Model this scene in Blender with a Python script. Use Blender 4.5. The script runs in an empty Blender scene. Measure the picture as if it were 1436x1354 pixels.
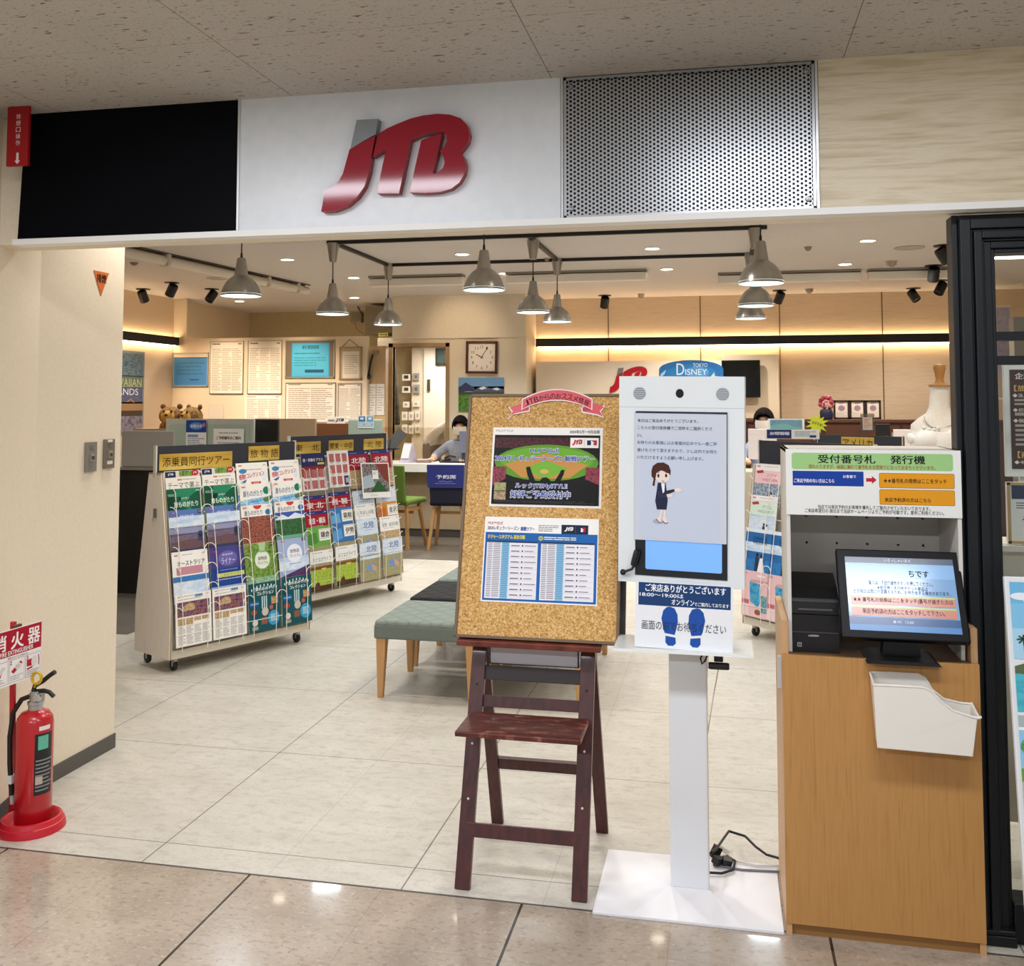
import bpy, math, random
from mathutils import Vector, Matrix, Euler
from mathutils.geometry import tessellate_polygon
random.seed(7)
SC = bpy.context.scene
COL = SC.collection
PI = math.pi
R = math.radians

# ------------------------------------------------------------------ camera
F, PX, PY = 1387.0, 718.0, 485.0
PITCH, YAW, HC = math.atan(78 / F), R(12.0), 1.65
cam_d = bpy.data.cameras.new('camera')
cam = bpy.data.objects.new('camera', cam_d); COL.objects.link(cam)
cam.location = (0, 0, HC)
cam.rotation_euler = (PI / 2 + PITCH, 0, YAW)
cam_d.sensor_width = 36; cam_d.lens = 36 * F / 1436
cam_d.shift_y = -(677 - PY) / 1436
cam_d.clip_start = 0.02; cam_d.clip_end = 100
SC.camera = cam

def ray(u, v):
    x = (u - PX) / F; y = -(v - PY) / F
    c, s = math.cos(PITCH), math.sin(PITCH)
    fy = c - s * y; fz = s + c * y
    cy, sy = math.cos(YAW), math.sin(YAW)
    return Vector((x * cy - fy * sy, x * sy + fy * cy, fz))
def at_y(u, v, y):
    d = ray(u, v); t = y / d.y; return Vector((d.x * t, y, HC + d.z * t))
def at_x(u, v, x):
    d = ray(u, v); t = x / d.x; return Vector((x, d.y * t, HC + d.z * t))
def at_z(u, v, z=0.0):
    d = ray(u, v); t = (z - HC) / d.z; return Vector((d.x * t, d.y * t, z))

# ------------------------------------------------------------------ materials
def lin(h, a=True):
    h = h.lstrip('#'); o = []
    for i in (0, 2, 4):
        c = int(h[i:i + 2], 16) / 255
        o.append(c / 12.92 if c <= .04045 else ((c + .055) / 1.055) ** 2.4)
    return tuple(o) + ((1.0,) if a else ())
_mc = {}
def base_mat(name):
    m = bpy.data.materials.new(name); m.use_nodes = True
    return m, m.node_tree.nodes, m.node_tree.links, m.node_tree.nodes['Principled BSDF']
def M(h, rough=.5, metal=0., emit=0., spec=.5, coat=0.):
    k = (h, rough, metal, emit, spec, coat)
    if k in _mc: return _mc[k]
    m, n, l, b = base_mat('plain_' + h.lstrip('#'))
    b.inputs['Base Color'].default_value = lin(h)
    b.inputs['Roughness'].default_value = rough
    b.inputs['Metallic'].default_value = metal
    b.inputs['Specular IOR Level'].default_value = spec
    if coat: b.inputs['Coat Weight'].default_value = coat; b.inputs['Coat Roughness'].default_value = .08
    if emit:
        b.inputs['Emission Color'].default_value = lin(h); b.inputs['Emission Strength'].default_value = emit
    _mc[k] = m; return m
def ramp(n, cols, pos=None, interp='LINEAR'):
    r = n.new('ShaderNodeValToRGB'); e = r.color_ramp.elements; r.color_ramp.interpolation = interp
    k = len(cols)
    for i, c in enumerate(cols):
        p = pos[i] if pos else i / max(1, k - 1)
        if i < 2: el = e[i]; el.position = p
        else: el = e.new(p)
        el.color = lin(c)
    return r
def coords(n, l, kind='Object', scale=(1, 1, 1), rot=(0, 0, 0)):
    t = n.new('ShaderNodeTexCoord'); mp = n.new('ShaderNodeMapping')
    mp.inputs['Scale'].default_value = scale; mp.inputs['Rotation'].default_value = rot
    l.new(t.outputs[kind], mp.inputs['Vector']); return mp
def noise_mat(name, cols, scale=(1, 1, 1), ns=10., detail=4., rough=.5, bump=0., pos=None, metal=0., emit=0., coat=0., spec=.5, nrough=.5):
    if name in _mc: return _mc[name]
    m, n, l, b = base_mat(name)
    mp = coords(n, l, 'Object', scale)
    t = n.new('ShaderNodeTexNoise'); t.inputs['Scale'].default_value = ns; t.inputs['Detail'].default_value = detail
    t.inputs['Roughness'].default_value = nrough
    l.new(mp.outputs[0], t.inputs['Vector'])
    if pos is None:
        k = len(cols); pos = [.3 + .4 * i / max(1, k - 1) for i in range(k)]
    r = ramp(n, cols, pos); l.new(t.outputs[0], r.inputs[0]); l.new(r.outputs[0], b.inputs['Base Color'])
    if emit:
        l.new(r.outputs[0], b.inputs['Emission Color']); b.inputs['Emission Strength'].default_value = emit
    b.inputs['Roughness'].default_value = rough; b.inputs['Metallic'].default_value = metal
    b.inputs['Specular IOR Level'].default_value = spec
    if coat: b.inputs['Coat Weight'].default_value = coat
    if bump:
        bp = n.new('ShaderNodeBump'); bp.inputs['Strength'].default_value = bump; bp.inputs['Distance'].default_value = .004
        l.new(t.outputs[0], bp.inputs['Height']); l.new(bp.outputs[0], b.inputs['Normal'])
    _mc[name] = m; return m
def mth(n, l, op, a, b=None, c=None):
    x = n.new('ShaderNodeMath'); x.operation = op
    for i, v in enumerate((a, b, c)):
        if v is None: continue
        if isinstance(v, (int, float)): x.inputs[i].default_value = v
        else: l.new(v, x.inputs[i])
    return x.outputs[0]
def mixc(n, l, f, a, b):
    x = n.new('ShaderNodeMix'); x.data_type = 'RGBA'
    if isinstance(f, (int, float)): x.inputs[0].default_value = f
    else: l.new(f, x.inputs[0])
    for i, v in ((6, a), (7, b)):
        if isinstance(v, tuple): x.inputs[i].default_value = v
        else: l.new(v, x.inputs[i])
    return x.outputs[2]
def line_mask(n, l, coord, pitch, off, half):
    """1 on grout lines at off + k*pitch, half-width half (metres)"""
    a = mth(n, l, 'ADD', coord, -off + pitch * 100 + pitch / 2)
    a = mth(n, l, 'MODULO', a, pitch)
    a = mth(n, l, 'SUBTRACT', a, pitch / 2)
    a = mth(n, l, 'ABSOLUTE', a)
    return mth(n, l, 'LESS_THAN', a, half)
def tile_mat(name, cols, rough, lines, ns=3., speck=None, grout='#6f6a62', bump=0., coat=0., stretch=(1, 1, 1), spec=.5, fine=None):
    """floor/ceiling tiles: world position (objects sit at the origin); lines = [(axis, pitch, off, half, strength)]"""
    m, n, l, b = base_mat(name)
    mp = coords(n, l, 'Object', stretch)
    t = n.new('ShaderNodeTexNoise'); t.inputs['Scale'].default_value = ns; t.inputs['Detail'].default_value = 8; t.inputs['Roughness'].default_value = .62
    l.new(mp.outputs[0], t.inputs['Vector'])
    r = ramp(n, cols, [.3 + .4 * i / (len(cols) - 1) for i in range(len(cols))]); l.new(t.outputs[0], r.inputs[0])
    col = r.outputs[0]
    if fine:
        f = n.new('ShaderNodeTexNoise'); f.inputs['Scale'].default_value = fine[0]; f.inputs['Detail'].default_value = 3
        mp3 = coords(n, l, 'Object', fine[3] if len(fine) > 3 else (1, 1, 1)); l.new(mp3.outputs[0], f.inputs['Vector'])
        fr = ramp(n, ['#ffffff', fine[1]], [fine[2], fine[2] + .09]); l.new(f.outputs[0], fr.inputs[0])
        x = n.new('ShaderNodeMix'); x.data_type = 'RGBA'; x.blend_type = 'MULTIPLY'; x.inputs[0].default_value = 1.
        l.new(col, x.inputs[6]); l.new(fr.outputs[0], x.inputs[7]); col = x.outputs[2]
    if speck:
        for (sc, stretch2, lo, hi, c) in speck:
            mp2 = coords(n, l, 'Object', stretch2)
            v = n.new('ShaderNodeTexNoise'); v.inputs['Scale'].default_value = sc; v.inputs['Detail'].default_value = 2
            l.new(mp2.outputs[0], v.inputs['Vector'])
            rr = ramp(n, ['#000000', '#ffffff'], [lo, hi]); l.new(v.outputs[0], rr.inputs[0])
            col = mixc(n, l, rr.outputs[0], col, lin(c))
    tc = n.new('ShaderNodeTexCoord'); sp = n.new('ShaderNodeSeparateXYZ'); l.new(tc.outputs['Object'], sp.inputs[0])
    for (ax, pitch, off, half, stg) in lines:
        k = line_mask(n, l, sp.outputs[ax], pitch, off, half)
        k = mth(n, l, 'MULTIPLY', k, stg)
        col = mixc(n, l, k, col, lin(grout))
    l.new(col, b.inputs['Base Color'])
    b.inputs['Roughness'].default_value = rough; b.inputs['Specular IOR Level'].default_value = spec
    if coat: b.inputs['Coat Weight'].default_value = coat; b.inputs['Coat Roughness'].default_value = .05
    if bump:
        bp = n.new('ShaderNodeBump'); bp.inputs['Strength'].default_value = bump; bp.inputs['Distance'].default_value = .01
        l.new(t.outputs[0], bp.inputs['Height']); l.new(bp.outputs[0], b.inputs['Normal'])
    return m
def wood_mat(name, cols, axis='z', ns=6., rough=.45, stretch=14., dist=1.2, coat=0.):
    if name in _mc: return _mc[name]
    s = {'x': (1, stretch, stretch), 'y': (stretch, 1, stretch), 'z': (stretch, stretch, 1)}[axis]
    m, n, l, b = base_mat(name)
    mp = coords(n, l, 'Object', s)
    t = n.new('ShaderNodeTexNoise'); t.inputs['Scale'].default_value = ns; t.inputs['Detail'].default_value = 6
    t.inputs['Distortion'].default_value = dist
    l.new(mp.outputs[0], t.inputs['Vector'])
    r = ramp(n, cols, [.25 + .5 * i / (len(cols) - 1) for i in range(len(cols))]); l.new(t.outputs[0], r.inputs[0])
    l.new(r.outputs[0], b.inputs['Base Color']); b.inputs['Roughness'].default_value = rough
    if coat: b.inputs['Coat Weight'].default_value = coat
    _mc[name] = m; return m
def glass_mat(name, tint='#ffffff', refl=.08, rough=.0):
    if name in _mc: return _mc[name]
    m = bpy.data.materials.new(name); m.use_nodes = True; n = m.node_tree.nodes; l = m.node_tree.links
    n.clear(); o = n.new('ShaderNodeOutputMaterial'); mx = n.new('ShaderNodeMixShader')
    t = n.new('ShaderNodeBsdfTransparent'); t.inputs[0].default_value = lin(tint)
    g = n.new('ShaderNodeBsdfGlossy'); g.inputs['Roughness'].default_value = rough
    mx.inputs[0].default_value = refl
    l.new(t.outputs[0], mx.inputs[1]); l.new(g.outputs[0], mx.inputs[2]); l.new(mx.outputs[0], o.inputs[0])
    _mc[name] = m; return m

# ------------------------------------------------------------------ objects
def tag(o, label=None, cat=None, group=None, kind=None):
    if label: o['label'] = label
    if cat: o['category'] = cat
    if group: o['group'] = group
    if kind: o['kind'] = kind
    return o
def thing(name, label, cat, loc=(0, 0, 0), rz=0., group=None, kind=None, rot=None):
    o = bpy.data.objects.new(name, None); COL.objects.link(o)
    o.empty_display_size = .05
    o.location = loc; o.rotation_euler = rot if rot else (0, 0, rz)
    return tag(o, label, cat, group, kind)
def copy_tree(o, parent=None):
    c = o.copy(); COL.objects.link(c); c.parent = parent
    for ch in list(o.children): copy_tree(ch, c)
    return c
def xf(loc=(0, 0, 0), rot=(0, 0, 0), s=(1, 1, 1)):
    return Matrix.Translation(loc) @ Euler(rot).to_matrix().to_4x4() @ Matrix.Diagonal((*s, 1))

class MB:
    def __init__(self): self.V = []; self.Fc = []; self.mi = []; self.sm = []; self.mats = []
    def _m(self, m):
        if m not in self.mats: self.mats.append(m)
        return self.mats.index(m)
    def add(self, verts, faces, mat, smooth=False, X=None):
        k = len(self.V); i = self._m(mat)
        self.V += [tuple(X @ Vector(v)) for v in verts] if X is not None else [tuple(v) for v in verts]
        for f in faces: self.Fc.append([k + j for j in f]); self.mi.append(i); self.sm.append(smooth)
        return self
    def face(self, pts, mat, X=None): return self.add(pts, [list(range(len(pts)))], mat, False, X)
    def box(self, a, b, mat, X=None):
        x0, y0, z0 = a; x1, y1, z1 = b
        v = [(x0, y0, z0), (x1, y0, z0), (x1, y1, z0), (x0, y1, z0), (x0, y0, z1), (x1, y0, z1), (x1, y1, z1), (x0, y1, z1)]
        return self.add(v, [(0, 3, 2, 1), (4, 5, 6, 7), (0, 1, 5, 4), (1, 2, 6, 5), (2, 3, 7, 6), (3, 0, 4, 7)], mat, False, X)
    def hexa(self, v, mat):
        return self.add(v, [(0, 3, 2, 1), (4, 5, 6, 7), (0, 1, 5, 4), (1, 2, 6, 5), (2, 3, 7, 6), (3, 0, 4, 7)], mat)
    def prism(self, pts, d0, d1, mat, X=None, plane='xz', smooth=False):
        """2-D outline pulled from depth d0 to d1 along the plane's normal"""
        def P(p, d):
            if plane == 'xz': return (p[0], d, p[1])
            if plane == 'yz': return (d, p[0], p[1])
            return (p[0], p[1], d)
        n = len(pts)
        tris = tessellate_polygon([[Vector((p[0], p[1], 0)) for p in pts]])
        v = [P(p, d0) for p in pts] + [P(p, d1) for p in pts]
        f = [tuple(t) for t in tris] + [tuple(n + j for j in reversed(t)) for t in tris]
        self.add(v, f, mat, False, X)
        sides = [(i, (i + 1) % n, n + (i + 1) % n, n + i) for i in range(n)]
        return self.add(v, sides, mat, smooth, X)
    def tube(self, path, r, mat, n=8, closed=False, X=None, r2=None):
        path = [Vector(p) for p in path]; k = len(path); V = []; up = None
        for i, p in enumerate(path):
            a = path[i - 1] if (i or closed) else p
            b = path[(i + 1) % k] if (i < k - 1 or closed) else p
            t = (b - a).normalized()
            if up is None: up = Vector((0, 0, 1)) if abs(t.z) < .9 else Vector((1, 0, 0))
            s = t.cross(up).normalized(); up = s.cross(t).normalized()
            rr = r if r2 is None else r + (r2 - r) * i / (k - 1)
            for j in range(n):
                a_ = 2 * PI * j / n
                V.append(p + (s * math.cos(a_) + up * math.sin(a_)) * rr)
        fs = []
        for i in range(k if closed else k - 1):
            for j in range(n):
                fs.append((i * n + j, i * n + (j + 1) % n, ((i + 1) % k) * n + (j + 1) % n, ((i + 1) % k) * n + j))
        if not closed: fs += [tuple(range(n))[::-1], tuple((k - 1) * n + j for j in range(n))]
        return self.add(V, fs, mat, True, X)
    def bar(self, a, b, w, d, mat, side=(1, 0, 0)):
        """rectangular bar from a to b; w across `side`, d across the third axis"""
        a = Vector(a); b = Vector(b); t = (b - a).normalized(); s = Vector(side); s = (s - t * s.dot(t)).normalized(); q = t.cross(s)
        v = [p + s * i * w / 2 + q * j * d / 2 for p in (a, b) for i, j in ((-1, -1), (1, -1), (1, 1), (-1, 1))]
        return self.hexa(v, mat)
    def lathe(self, prof, mat, n=24, X=None, smooth=True, arc=2 * PI):
        V = []; k = len(prof); full = abs(arc - 2 * PI) < 1e-6; nn = n if full else n + 1
        for (r, z) in prof:
            for j in range(nn):
                a = arc * j / n; V.append((r * math.cos(a), r * math.sin(a), z))
        fs = []
        for i in range(k - 1):
            for j in range(n):
                j2 = (j + 1) % nn
                fs.append((i * nn + j, i * nn + j2, (i + 1) * nn + j2, (i + 1) * nn + j))
        return self.add(V, fs, mat, smooth, X)
    def ball(self, c, rad, mat, n=16, X=None):
        k = n // 2
        prof = [(max(1e-4, math.sin(PI * i / k)), -math.cos(PI * i / k)) for i in range(k + 1)]
        T = xf(c, (0, 0, 0), rad if isinstance(rad, (tuple, list)) else (rad,) * 3)
        return self.lathe(prof, mat, n, (X @ T) if X is not None else T)
    def build(self, name, parent=None, loc=(0, 0, 0), rot=(0, 0, 0), bevel=0., label=None, cat=None, group=None, kind=None, angle=40, seg=2, sub=0):
        me = bpy.data.meshes.new(name); me.from_pydata(self.V, [], self.Fc)
        for m in self.mats: me.materials.append(m)
        me.polygons.foreach_set('material_index', self.mi); me.polygons.foreach_set('use_smooth', self.sm)
        me.validate(); me.update()
        if any(self.sm) and not bevel:
            me.set_sharp_from_angle(angle=R(angle))
        o = bpy.data.objects.new(name, me); COL.objects.link(o)
        o.location = loc; o.rotation_euler = rot; o.parent = parent
        if bevel:
            b = o.modifiers.new('bevel', 'BEVEL'); b.width = bevel; b.segments = seg; b.limit_method = 'ANGLE'; b.angle_limit = R(35)
        if sub:
            s = o.modifiers.new('smooth', 'SUBSURF'); s.levels = sub; s.render_levels = sub
        return tag(o, label, cat, group, kind)

# ------------------------------------------------------------------ lettering
_tc = bpy.data.curves.new('lettering', 'FONT'); _to = bpy.data.objects.new('lettering', _tc)
_tc.resolution_u = 3
_tx = {}
def glyphs(s, bold=0., shear=0.):
    k = (s, bold, shear)
    if k not in _tx:
        _tc.body = s; _tc.offset = bold; _tc.shear = shear
        me = bpy.data.meshes.new_from_object(_to)
        V = [(v.co.x, v.co.y) for v in me.vertices]; P = [list(p.vertices) for p in me.polygons]
        bpy.data.meshes.remove(me)
        xs = [v[0] for v in V] or [0, 1]; ys = [v[1] for v in V] or [0, 1]
        _tx[k] = (V, P, min(xs), max(xs), min(ys), max(ys))
    return _tx[k]
EPS = .0004
def ink(c): return M(c, .5, spec=.22)
class Art:
    """printed matter on a sheet of w x h metres; design units U across, V down. Local frame: x right, z up, face toward -y."""
    def __init__(self, mb, w, h, U, V, X=None, y0=0., eps=EPS):
        self.mb, self.w, self.h, self.U, self.V, self.y0, self.eps = mb, w, h, U, V, y0, eps
        self.X = X if X is not None else Matrix.Identity(4)
    def P(self, u, v, L): return self.X @ Vector(((u / self.U - .5) * self.w, self.y0 - L * self.eps, (.5 - v / self.V) * self.h))
    def poly(self, pts, col, L=1, mat=None):
        if len(pts) > 4:
            tr = tessellate_polygon([[Vector((p[0], -p[1], 0)) for p in pts]])
        else: tr = [list(range(len(pts)))]
        self.mb.add([self.P(u, v, L) for u, v in pts], [list(t) for t in tr], mat or (ink(col) if isinstance(col, str) else col))
        return self
    def rect(self, u0, v0, u1, v1, col, L=1): return self.poly([(u0, v1), (u1, v1), (u1, v0), (u0, v0)], col, L)
    def rrect(self, u0, v0, u1, v1, r, col, L=1):
        pts = []
        for cx, cy, a0 in ((u1 - r, v1 - r, 0), (u0 + r, v1 - r, 90), (u0 + r, v0 + r, 180), (u1 - r, v0 + r, 270)):
            for k in range(5):
                a = R(a0 + 22.5 * k); pts.append((cx + r * math.cos(a), cy + r * math.sin(a)))
        return self.poly(pts, col, L)
    def oval(self, cu, cv, ru, rv, col, L=1, n=20, a0=0, a1=360):
        return self.poly([(cu + ru * math.cos(R(a0 + (a1 - a0) * k / n)), cv + rv * math.sin(R(a0 + (a1 - a0) * k / n))) for k in range(n + (0 if a1 - a0 == 360 else 1))], col, L)
    def line(self, pts, wd, col, L=1):
        for (a, b) in zip(pts[:-1], pts[1:]):
            dx, dy = b[0] - a[0], b[1] - a[1]; q = math.hypot(dx, dy) or 1; nx, ny = -dy / q * wd / 2, dx / q * wd / 2
            self.poly([(a[0] + nx, a[1] + ny), (a[0] - nx, a[1] - ny), (b[0] - nx, b[1] - ny), (b[0] + nx, b[1] + ny)], col, L)
        return self
    def text(self, s, u0, v0, u1, v1, col, L=3, bold=0., shear=0., rot=0.):
        """lettering fitted to the box u0..u1, v0..v1"""
        V, P, x0, x1, y0, y1 = glyphs(s, 0., shear)
        sx = (u1 - u0) / max(1e-6, x1 - x0); sy = (v1 - v0) / max(1e-6, y1 - y0)
        cu, cv = (u0 + u1) / 2, (v0 + v1) / 2; c, q = math.cos(R(rot)), math.sin(R(rot))
        e = max(0., bold) * (v1 - v0)          # heavier weights: overprint with small shifts
        if e <= 0: sh = [(0, 0)]
        elif bold < .015: sh = [(-e, 0), (e, 0)]
        elif bold < .05: sh = [(-e, -e * .5), (e, -e * .5), (-e, e * .5), (e, e * .5)]
        else: sh = [(e * math.cos(PI * k / 4), e * math.sin(PI * k / 4)) for k in range(8)]
        for q_, (ax, ay) in enumerate(sh):
            out = []
            for x, y in V:
                u = u0 + (x - x0) * sx; v = v1 - (y - y0) * sy
                du, dv = u - cu + ax, v - cv + ay
                out.append(self.P(cu + du * c - dv * q, cv + du * q + dv * c, L + q_ * .1))
            self.mb.add(out, P, ink(col) if isinstance(col, str) else col)
        return self
    def vtext(self, s, uc, v0, size, step, col, L=3, bold=0.):
        for i, ch in enumerate(s): self.text(ch, uc - size / 2, v0 + i * step, uc + size / 2, v0 + i * step + size, col, L, bold)
        return self
    def lines(self, u0, v0, u1, v1, n, col, L=2, fill=.45, seed=1, gap=.0):
        """rows of text too small to read"""
        rd = random.Random(seed); st = (v1 - v0) / n
        for i in range(n):
            v = v0 + st * i; x = u0; end = u1 - (u1 - u0) * rd.choice((0, 0, .1, .3))
            while x < end:
                wl = (u1 - u0) * rd.uniform(.08, .3); e = min(x + wl, end)
                self.rect(x, v, e, v + st * fill, col, L); x = e + (u1 - u0) * .02
        return self
def photo(name, cols, ns=9., scale=(1, 1, 1), rough=.4):
    return noise_mat('print_' + name, cols, scale, ns * 1.9, 9., rough, spec=.22, nrough=.68)
def sheet(w, h, col='#f2f0ea', th=.0012, rough=.4):
    mb = MB(); mb.box((-w / 2, 0, -h / 2), (w / 2, th, h / 2), M(col, rough)); return mb
def mlb(A, u0, v0, u1, v1, L=4):
    """batter badge: blue and red halves with a white batter between"""
    w = u1 - u0; h = v1 - v0
    A.rect(u0, v0, u0 + w * .55, v1, '#14264f', L); A.rect(u0 + w * .55, v0, u1, v1, '#b3202c', L)
    A.poly([(u0 + w * .38, v1), (u0 + w * .42, v0 + h * .45), (u0 + w * .36, v0 + h * .2), (u0 + w * .5, v0 + h * .08), (u0 + w * .6, v0 + h * .3), (u0 + w * .8, v0 + h * .55), (u0 + w * .62, v0 + h * .6), (u0 + w * .7, v1)], '#f4f4f4', L + 1)
JTB_J1 = [(342, 233), (445, 227), (432, 302), (372, 335), (312, 372)]
JTB_J2 = [(308, 374), (370, 339), (431, 307), (413, 410), (402, 480), (380, 550), (345, 602), (295, 645), (235, 668), (172, 672), (190, 570), (225, 555), (255, 528), (276, 490)]
JTB_TB = [(445, 300), (490, 272), (540, 250), (600, 226), (660, 211), (730, 203), (790, 207), (840, 224), (872, 256), (884, 300), (876, 340), (838, 388), (858, 415), (866, 450), (858, 492), (835, 532), (795, 563), (740, 578), (670, 583), (597, 580),
          (622, 460), (652, 330), (700, 310), (751, 297), (730, 395), (706, 492), (735, 482), (757, 462), (764, 436), (758, 408), (742, 384), (762, 362), (774, 335), (772, 310), (756, 290),
          (700, 294), (645, 308), (600, 330), (572, 460), (545, 585), (440, 585), (460, 480), (482, 377), (450, 390), (420, 409)]
def jtb(A, u0, v0, u1, v1, c1, c2, L=4):
    for pts, c in ((JTB_J1, c1), (JTB_J2, c2), (JTB_TB, c2)):
        A.poly([(u0 + (x - 172) / 712 * (u1 - u0), v0 + (y - 203) / 469 * (v1 - v0)) for x, y in pts], c, L)

# ------------------------------------------------------------------ figures
def skin(name, joints, edges, mats, parent=None, sub=1, paint=None, root=0):
    """one continuous surface grown over connected joints {key: (pos, radius)}"""
    keys = list(joints); idx = {k: i for i, k in enumerate(keys)}
    me = bpy.data.meshes.new(name); me.from_pydata([joints[k][0] for k in keys], [(idx[a], idx[b]) for a, b in edges], [])
    o = bpy.data.objects.new(name, me); COL.objects.link(o)
    o.modifiers.new('skin', 'SKIN')
    if not me.skin_vertices:
        bpy.context.view_layer.objects.active = o
    for k in keys:
        r = joints[k][1]; r = r if isinstance(r, tuple) else (r, r)
        me.skin_vertices[0].data[idx[k]].radius = r
    me.skin_vertices[0].data[root].use_root = True
    o.modifiers['skin'].use_smooth_shade = True
    s = o.modifiers.new('sub', 'SUBSURF'); s.levels = sub; s.render_levels = sub
    dg = bpy.context.evaluated_depsgraph_get(); dg.update()
    m2 = bpy.data.meshes.new_from_object(o.evaluated_get(dg))
    o.modifiers.clear(); o.data = m2
    m2.materials.clear()
    for m in mats: m2.materials.append(m)
    for p in m2.polygons:
        p.use_smooth = True
        p.material_index = paint(p.center) if paint else 0
    o.parent = parent
    return o
# ================================================================== SETTING
ZC = 3.04        # shop ceiling
ZM = 2.76        # ceiling outside the shop front
FY = 3.30        # shop-front line
wall_paint = noise_mat('wall_paint', ['#e4d8c2', '#e9deca'], (1, 1, 1), 60, 3, .6, .05)
warm_paint = noise_mat('warm_paint', ['#dfd2bb', '#e5d9c3'], (1, 1, 1), 40, 3, .65, .05)
wood_wall = wood_mat('pale_panel_wood', ['#cfb594', '#dec7a8', '#d6bd9d'], 'x', 4, .5, 18, .3)
white_panel = M('#e9ecec', .35)
white_trim = M('#eeeeea', .4)

floor_m = tile_mat('shop_floor_tiles', ['#b9b4a8', '#c1bdb2', '#c8c4ba'], .42,
                   [(0, .975, -2.06, .0026, .85), (0, .4875, -1.573, .001, .45), (1, .4875, 4.43, .001, .45), (1, .975, 4.43, .0024, .8)],
                   3.2, grout='#5e584f', stretch=(1, 1.9, 1), speck=[(16, (1, 1.7, 1), .5, .85, '#aaa497'), (70, (1, 1.5, 1), .55, .85, '#a49d90')], coat=0., spec=.35)
mb = MB(); mb.box((-8, FY - .01, -.06), (5, 15.2, 0), floor_m); mb.build('floor', kind='structure')
mall_m = tile_mat('polished_mall_tiles', ['#9c8f80', '#a89b8b', '#b2a696'], .2,
                  [(0, .97, -1.635, .0045, .95), (0, .97, -1.15, .0008, .35), (1, .97, 2.95, .0008, .35)],
                  5., speck=[(36, (1, 1.5, 1), .54, .68, '#998a7b'), (44, (1, 1.5, 1), .6, .68, '#b5a898'), (80, (1, 1.3, 1), .64, .7, '#8f7f70')], grout='#15130f', coat=.55, bump=.012)
mb = MB(); mb.box((-8, -7, -.06), (5, FY - .01, 0), mall_m); mb.build('floor', kind='structure')
mb = MB(); mb.box((-2.7, FY - .014, -.02), (2.2, FY - .006, .0012), M('#4b4741', .5)); mb.build('trim_1', kind='structure')
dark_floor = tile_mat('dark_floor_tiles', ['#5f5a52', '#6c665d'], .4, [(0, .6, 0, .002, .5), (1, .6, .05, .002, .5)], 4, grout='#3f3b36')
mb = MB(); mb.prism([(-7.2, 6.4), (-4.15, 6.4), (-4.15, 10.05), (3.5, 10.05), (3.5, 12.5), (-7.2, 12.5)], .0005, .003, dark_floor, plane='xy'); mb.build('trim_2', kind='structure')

ceil_m = tile_mat('pitted_ceiling_board', ['#bcb8b1', '#c2beb7'], .8,
                  [(0, .957, -.562, .0016, .75), (1, .957, 2.74, .001, .6)], 3,
                  speck=[(21, (1, 3.4, 1), .66, .675, '#6c6153'), (34, (.9, 4, 1), .68, .70, '#7d7162'), (120, (1, 1, 1), .62, .7, '#a09482')], grout='#5a5146', spec=.2)
mb = MB(); mb.box((-8, -7, ZM), (5, FY + .2, ZM + .05), ceil_m); mb.build('ceiling', kind='structure')
mb = MB(); mb.box((-8, FY + .1, ZC), (5, 15.2, ZC + .05), noise_mat('shop_ceiling', ['#d6cec8', '#dbd4ce'], (1, 1, 1), 30, 3, .7)); mb.build('ceiling', kind='structure')

# shop-front header: core, then its face panels
fx = [-2.65, -1.727, -.526, .310, 2.3]
mb = MB(); mb.box((-2.95, FY + .045, 2.262), (2.3, FY + .20, ZM), wall_paint); mb.box((-2.95, FY + .15, ZM), (2.3, FY + .2, ZC + .02), wall_paint)
hdr = mb.build('wall_front', kind='structure')
mb = MB(); mb.prism([(fx[0] + .002, 2.272), (fx[1] - .003, 2.272), (fx[1] - .003, ZM), (fx[0] + .025, ZM)], FY, FY + .045, M('#020308', .6, spec=.08)); mb.build('black_panel', hdr)
mb = MB(); mb.box((fx[1] + .003, FY, 2.272), (fx[2] - .006, FY + .045, ZM), noise_mat('white_laminate', ['#dce2e6', '#e2e7ea'], (1, 1, 1), 25, 2, .3)); mb.build('white_panel', hdr)
elm = noise_mat('bleached_elm', ['#c6b693', '#d8caac', '#e0d4b9', '#cfc09f'], (.8, 1, 11), 3.0, 9., .45, pos=[.36, .46, .54, .64], nrough=.62)
mb = MB(); mb.box((fx[3] + .006, FY, 2.272), (2.3, FY + .045, ZM), elm); mb.build('wood_panel', hdr)
mb = MB(); mb.box((-2.66, FY - .014, 2.25), (2.3, FY + .05, 2.272), white_trim); mb.build('bottom_trim', hdr)
for k, x in enumerate((fx[1], fx[2], fx[3])):
    mb = MB(); mb.box((x - .004, FY - .004, 2.272), (x + .004, FY + .04, ZM), M('#d9dcdc', .3, .6)); mb.build('metal_strip', hdr)
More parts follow.
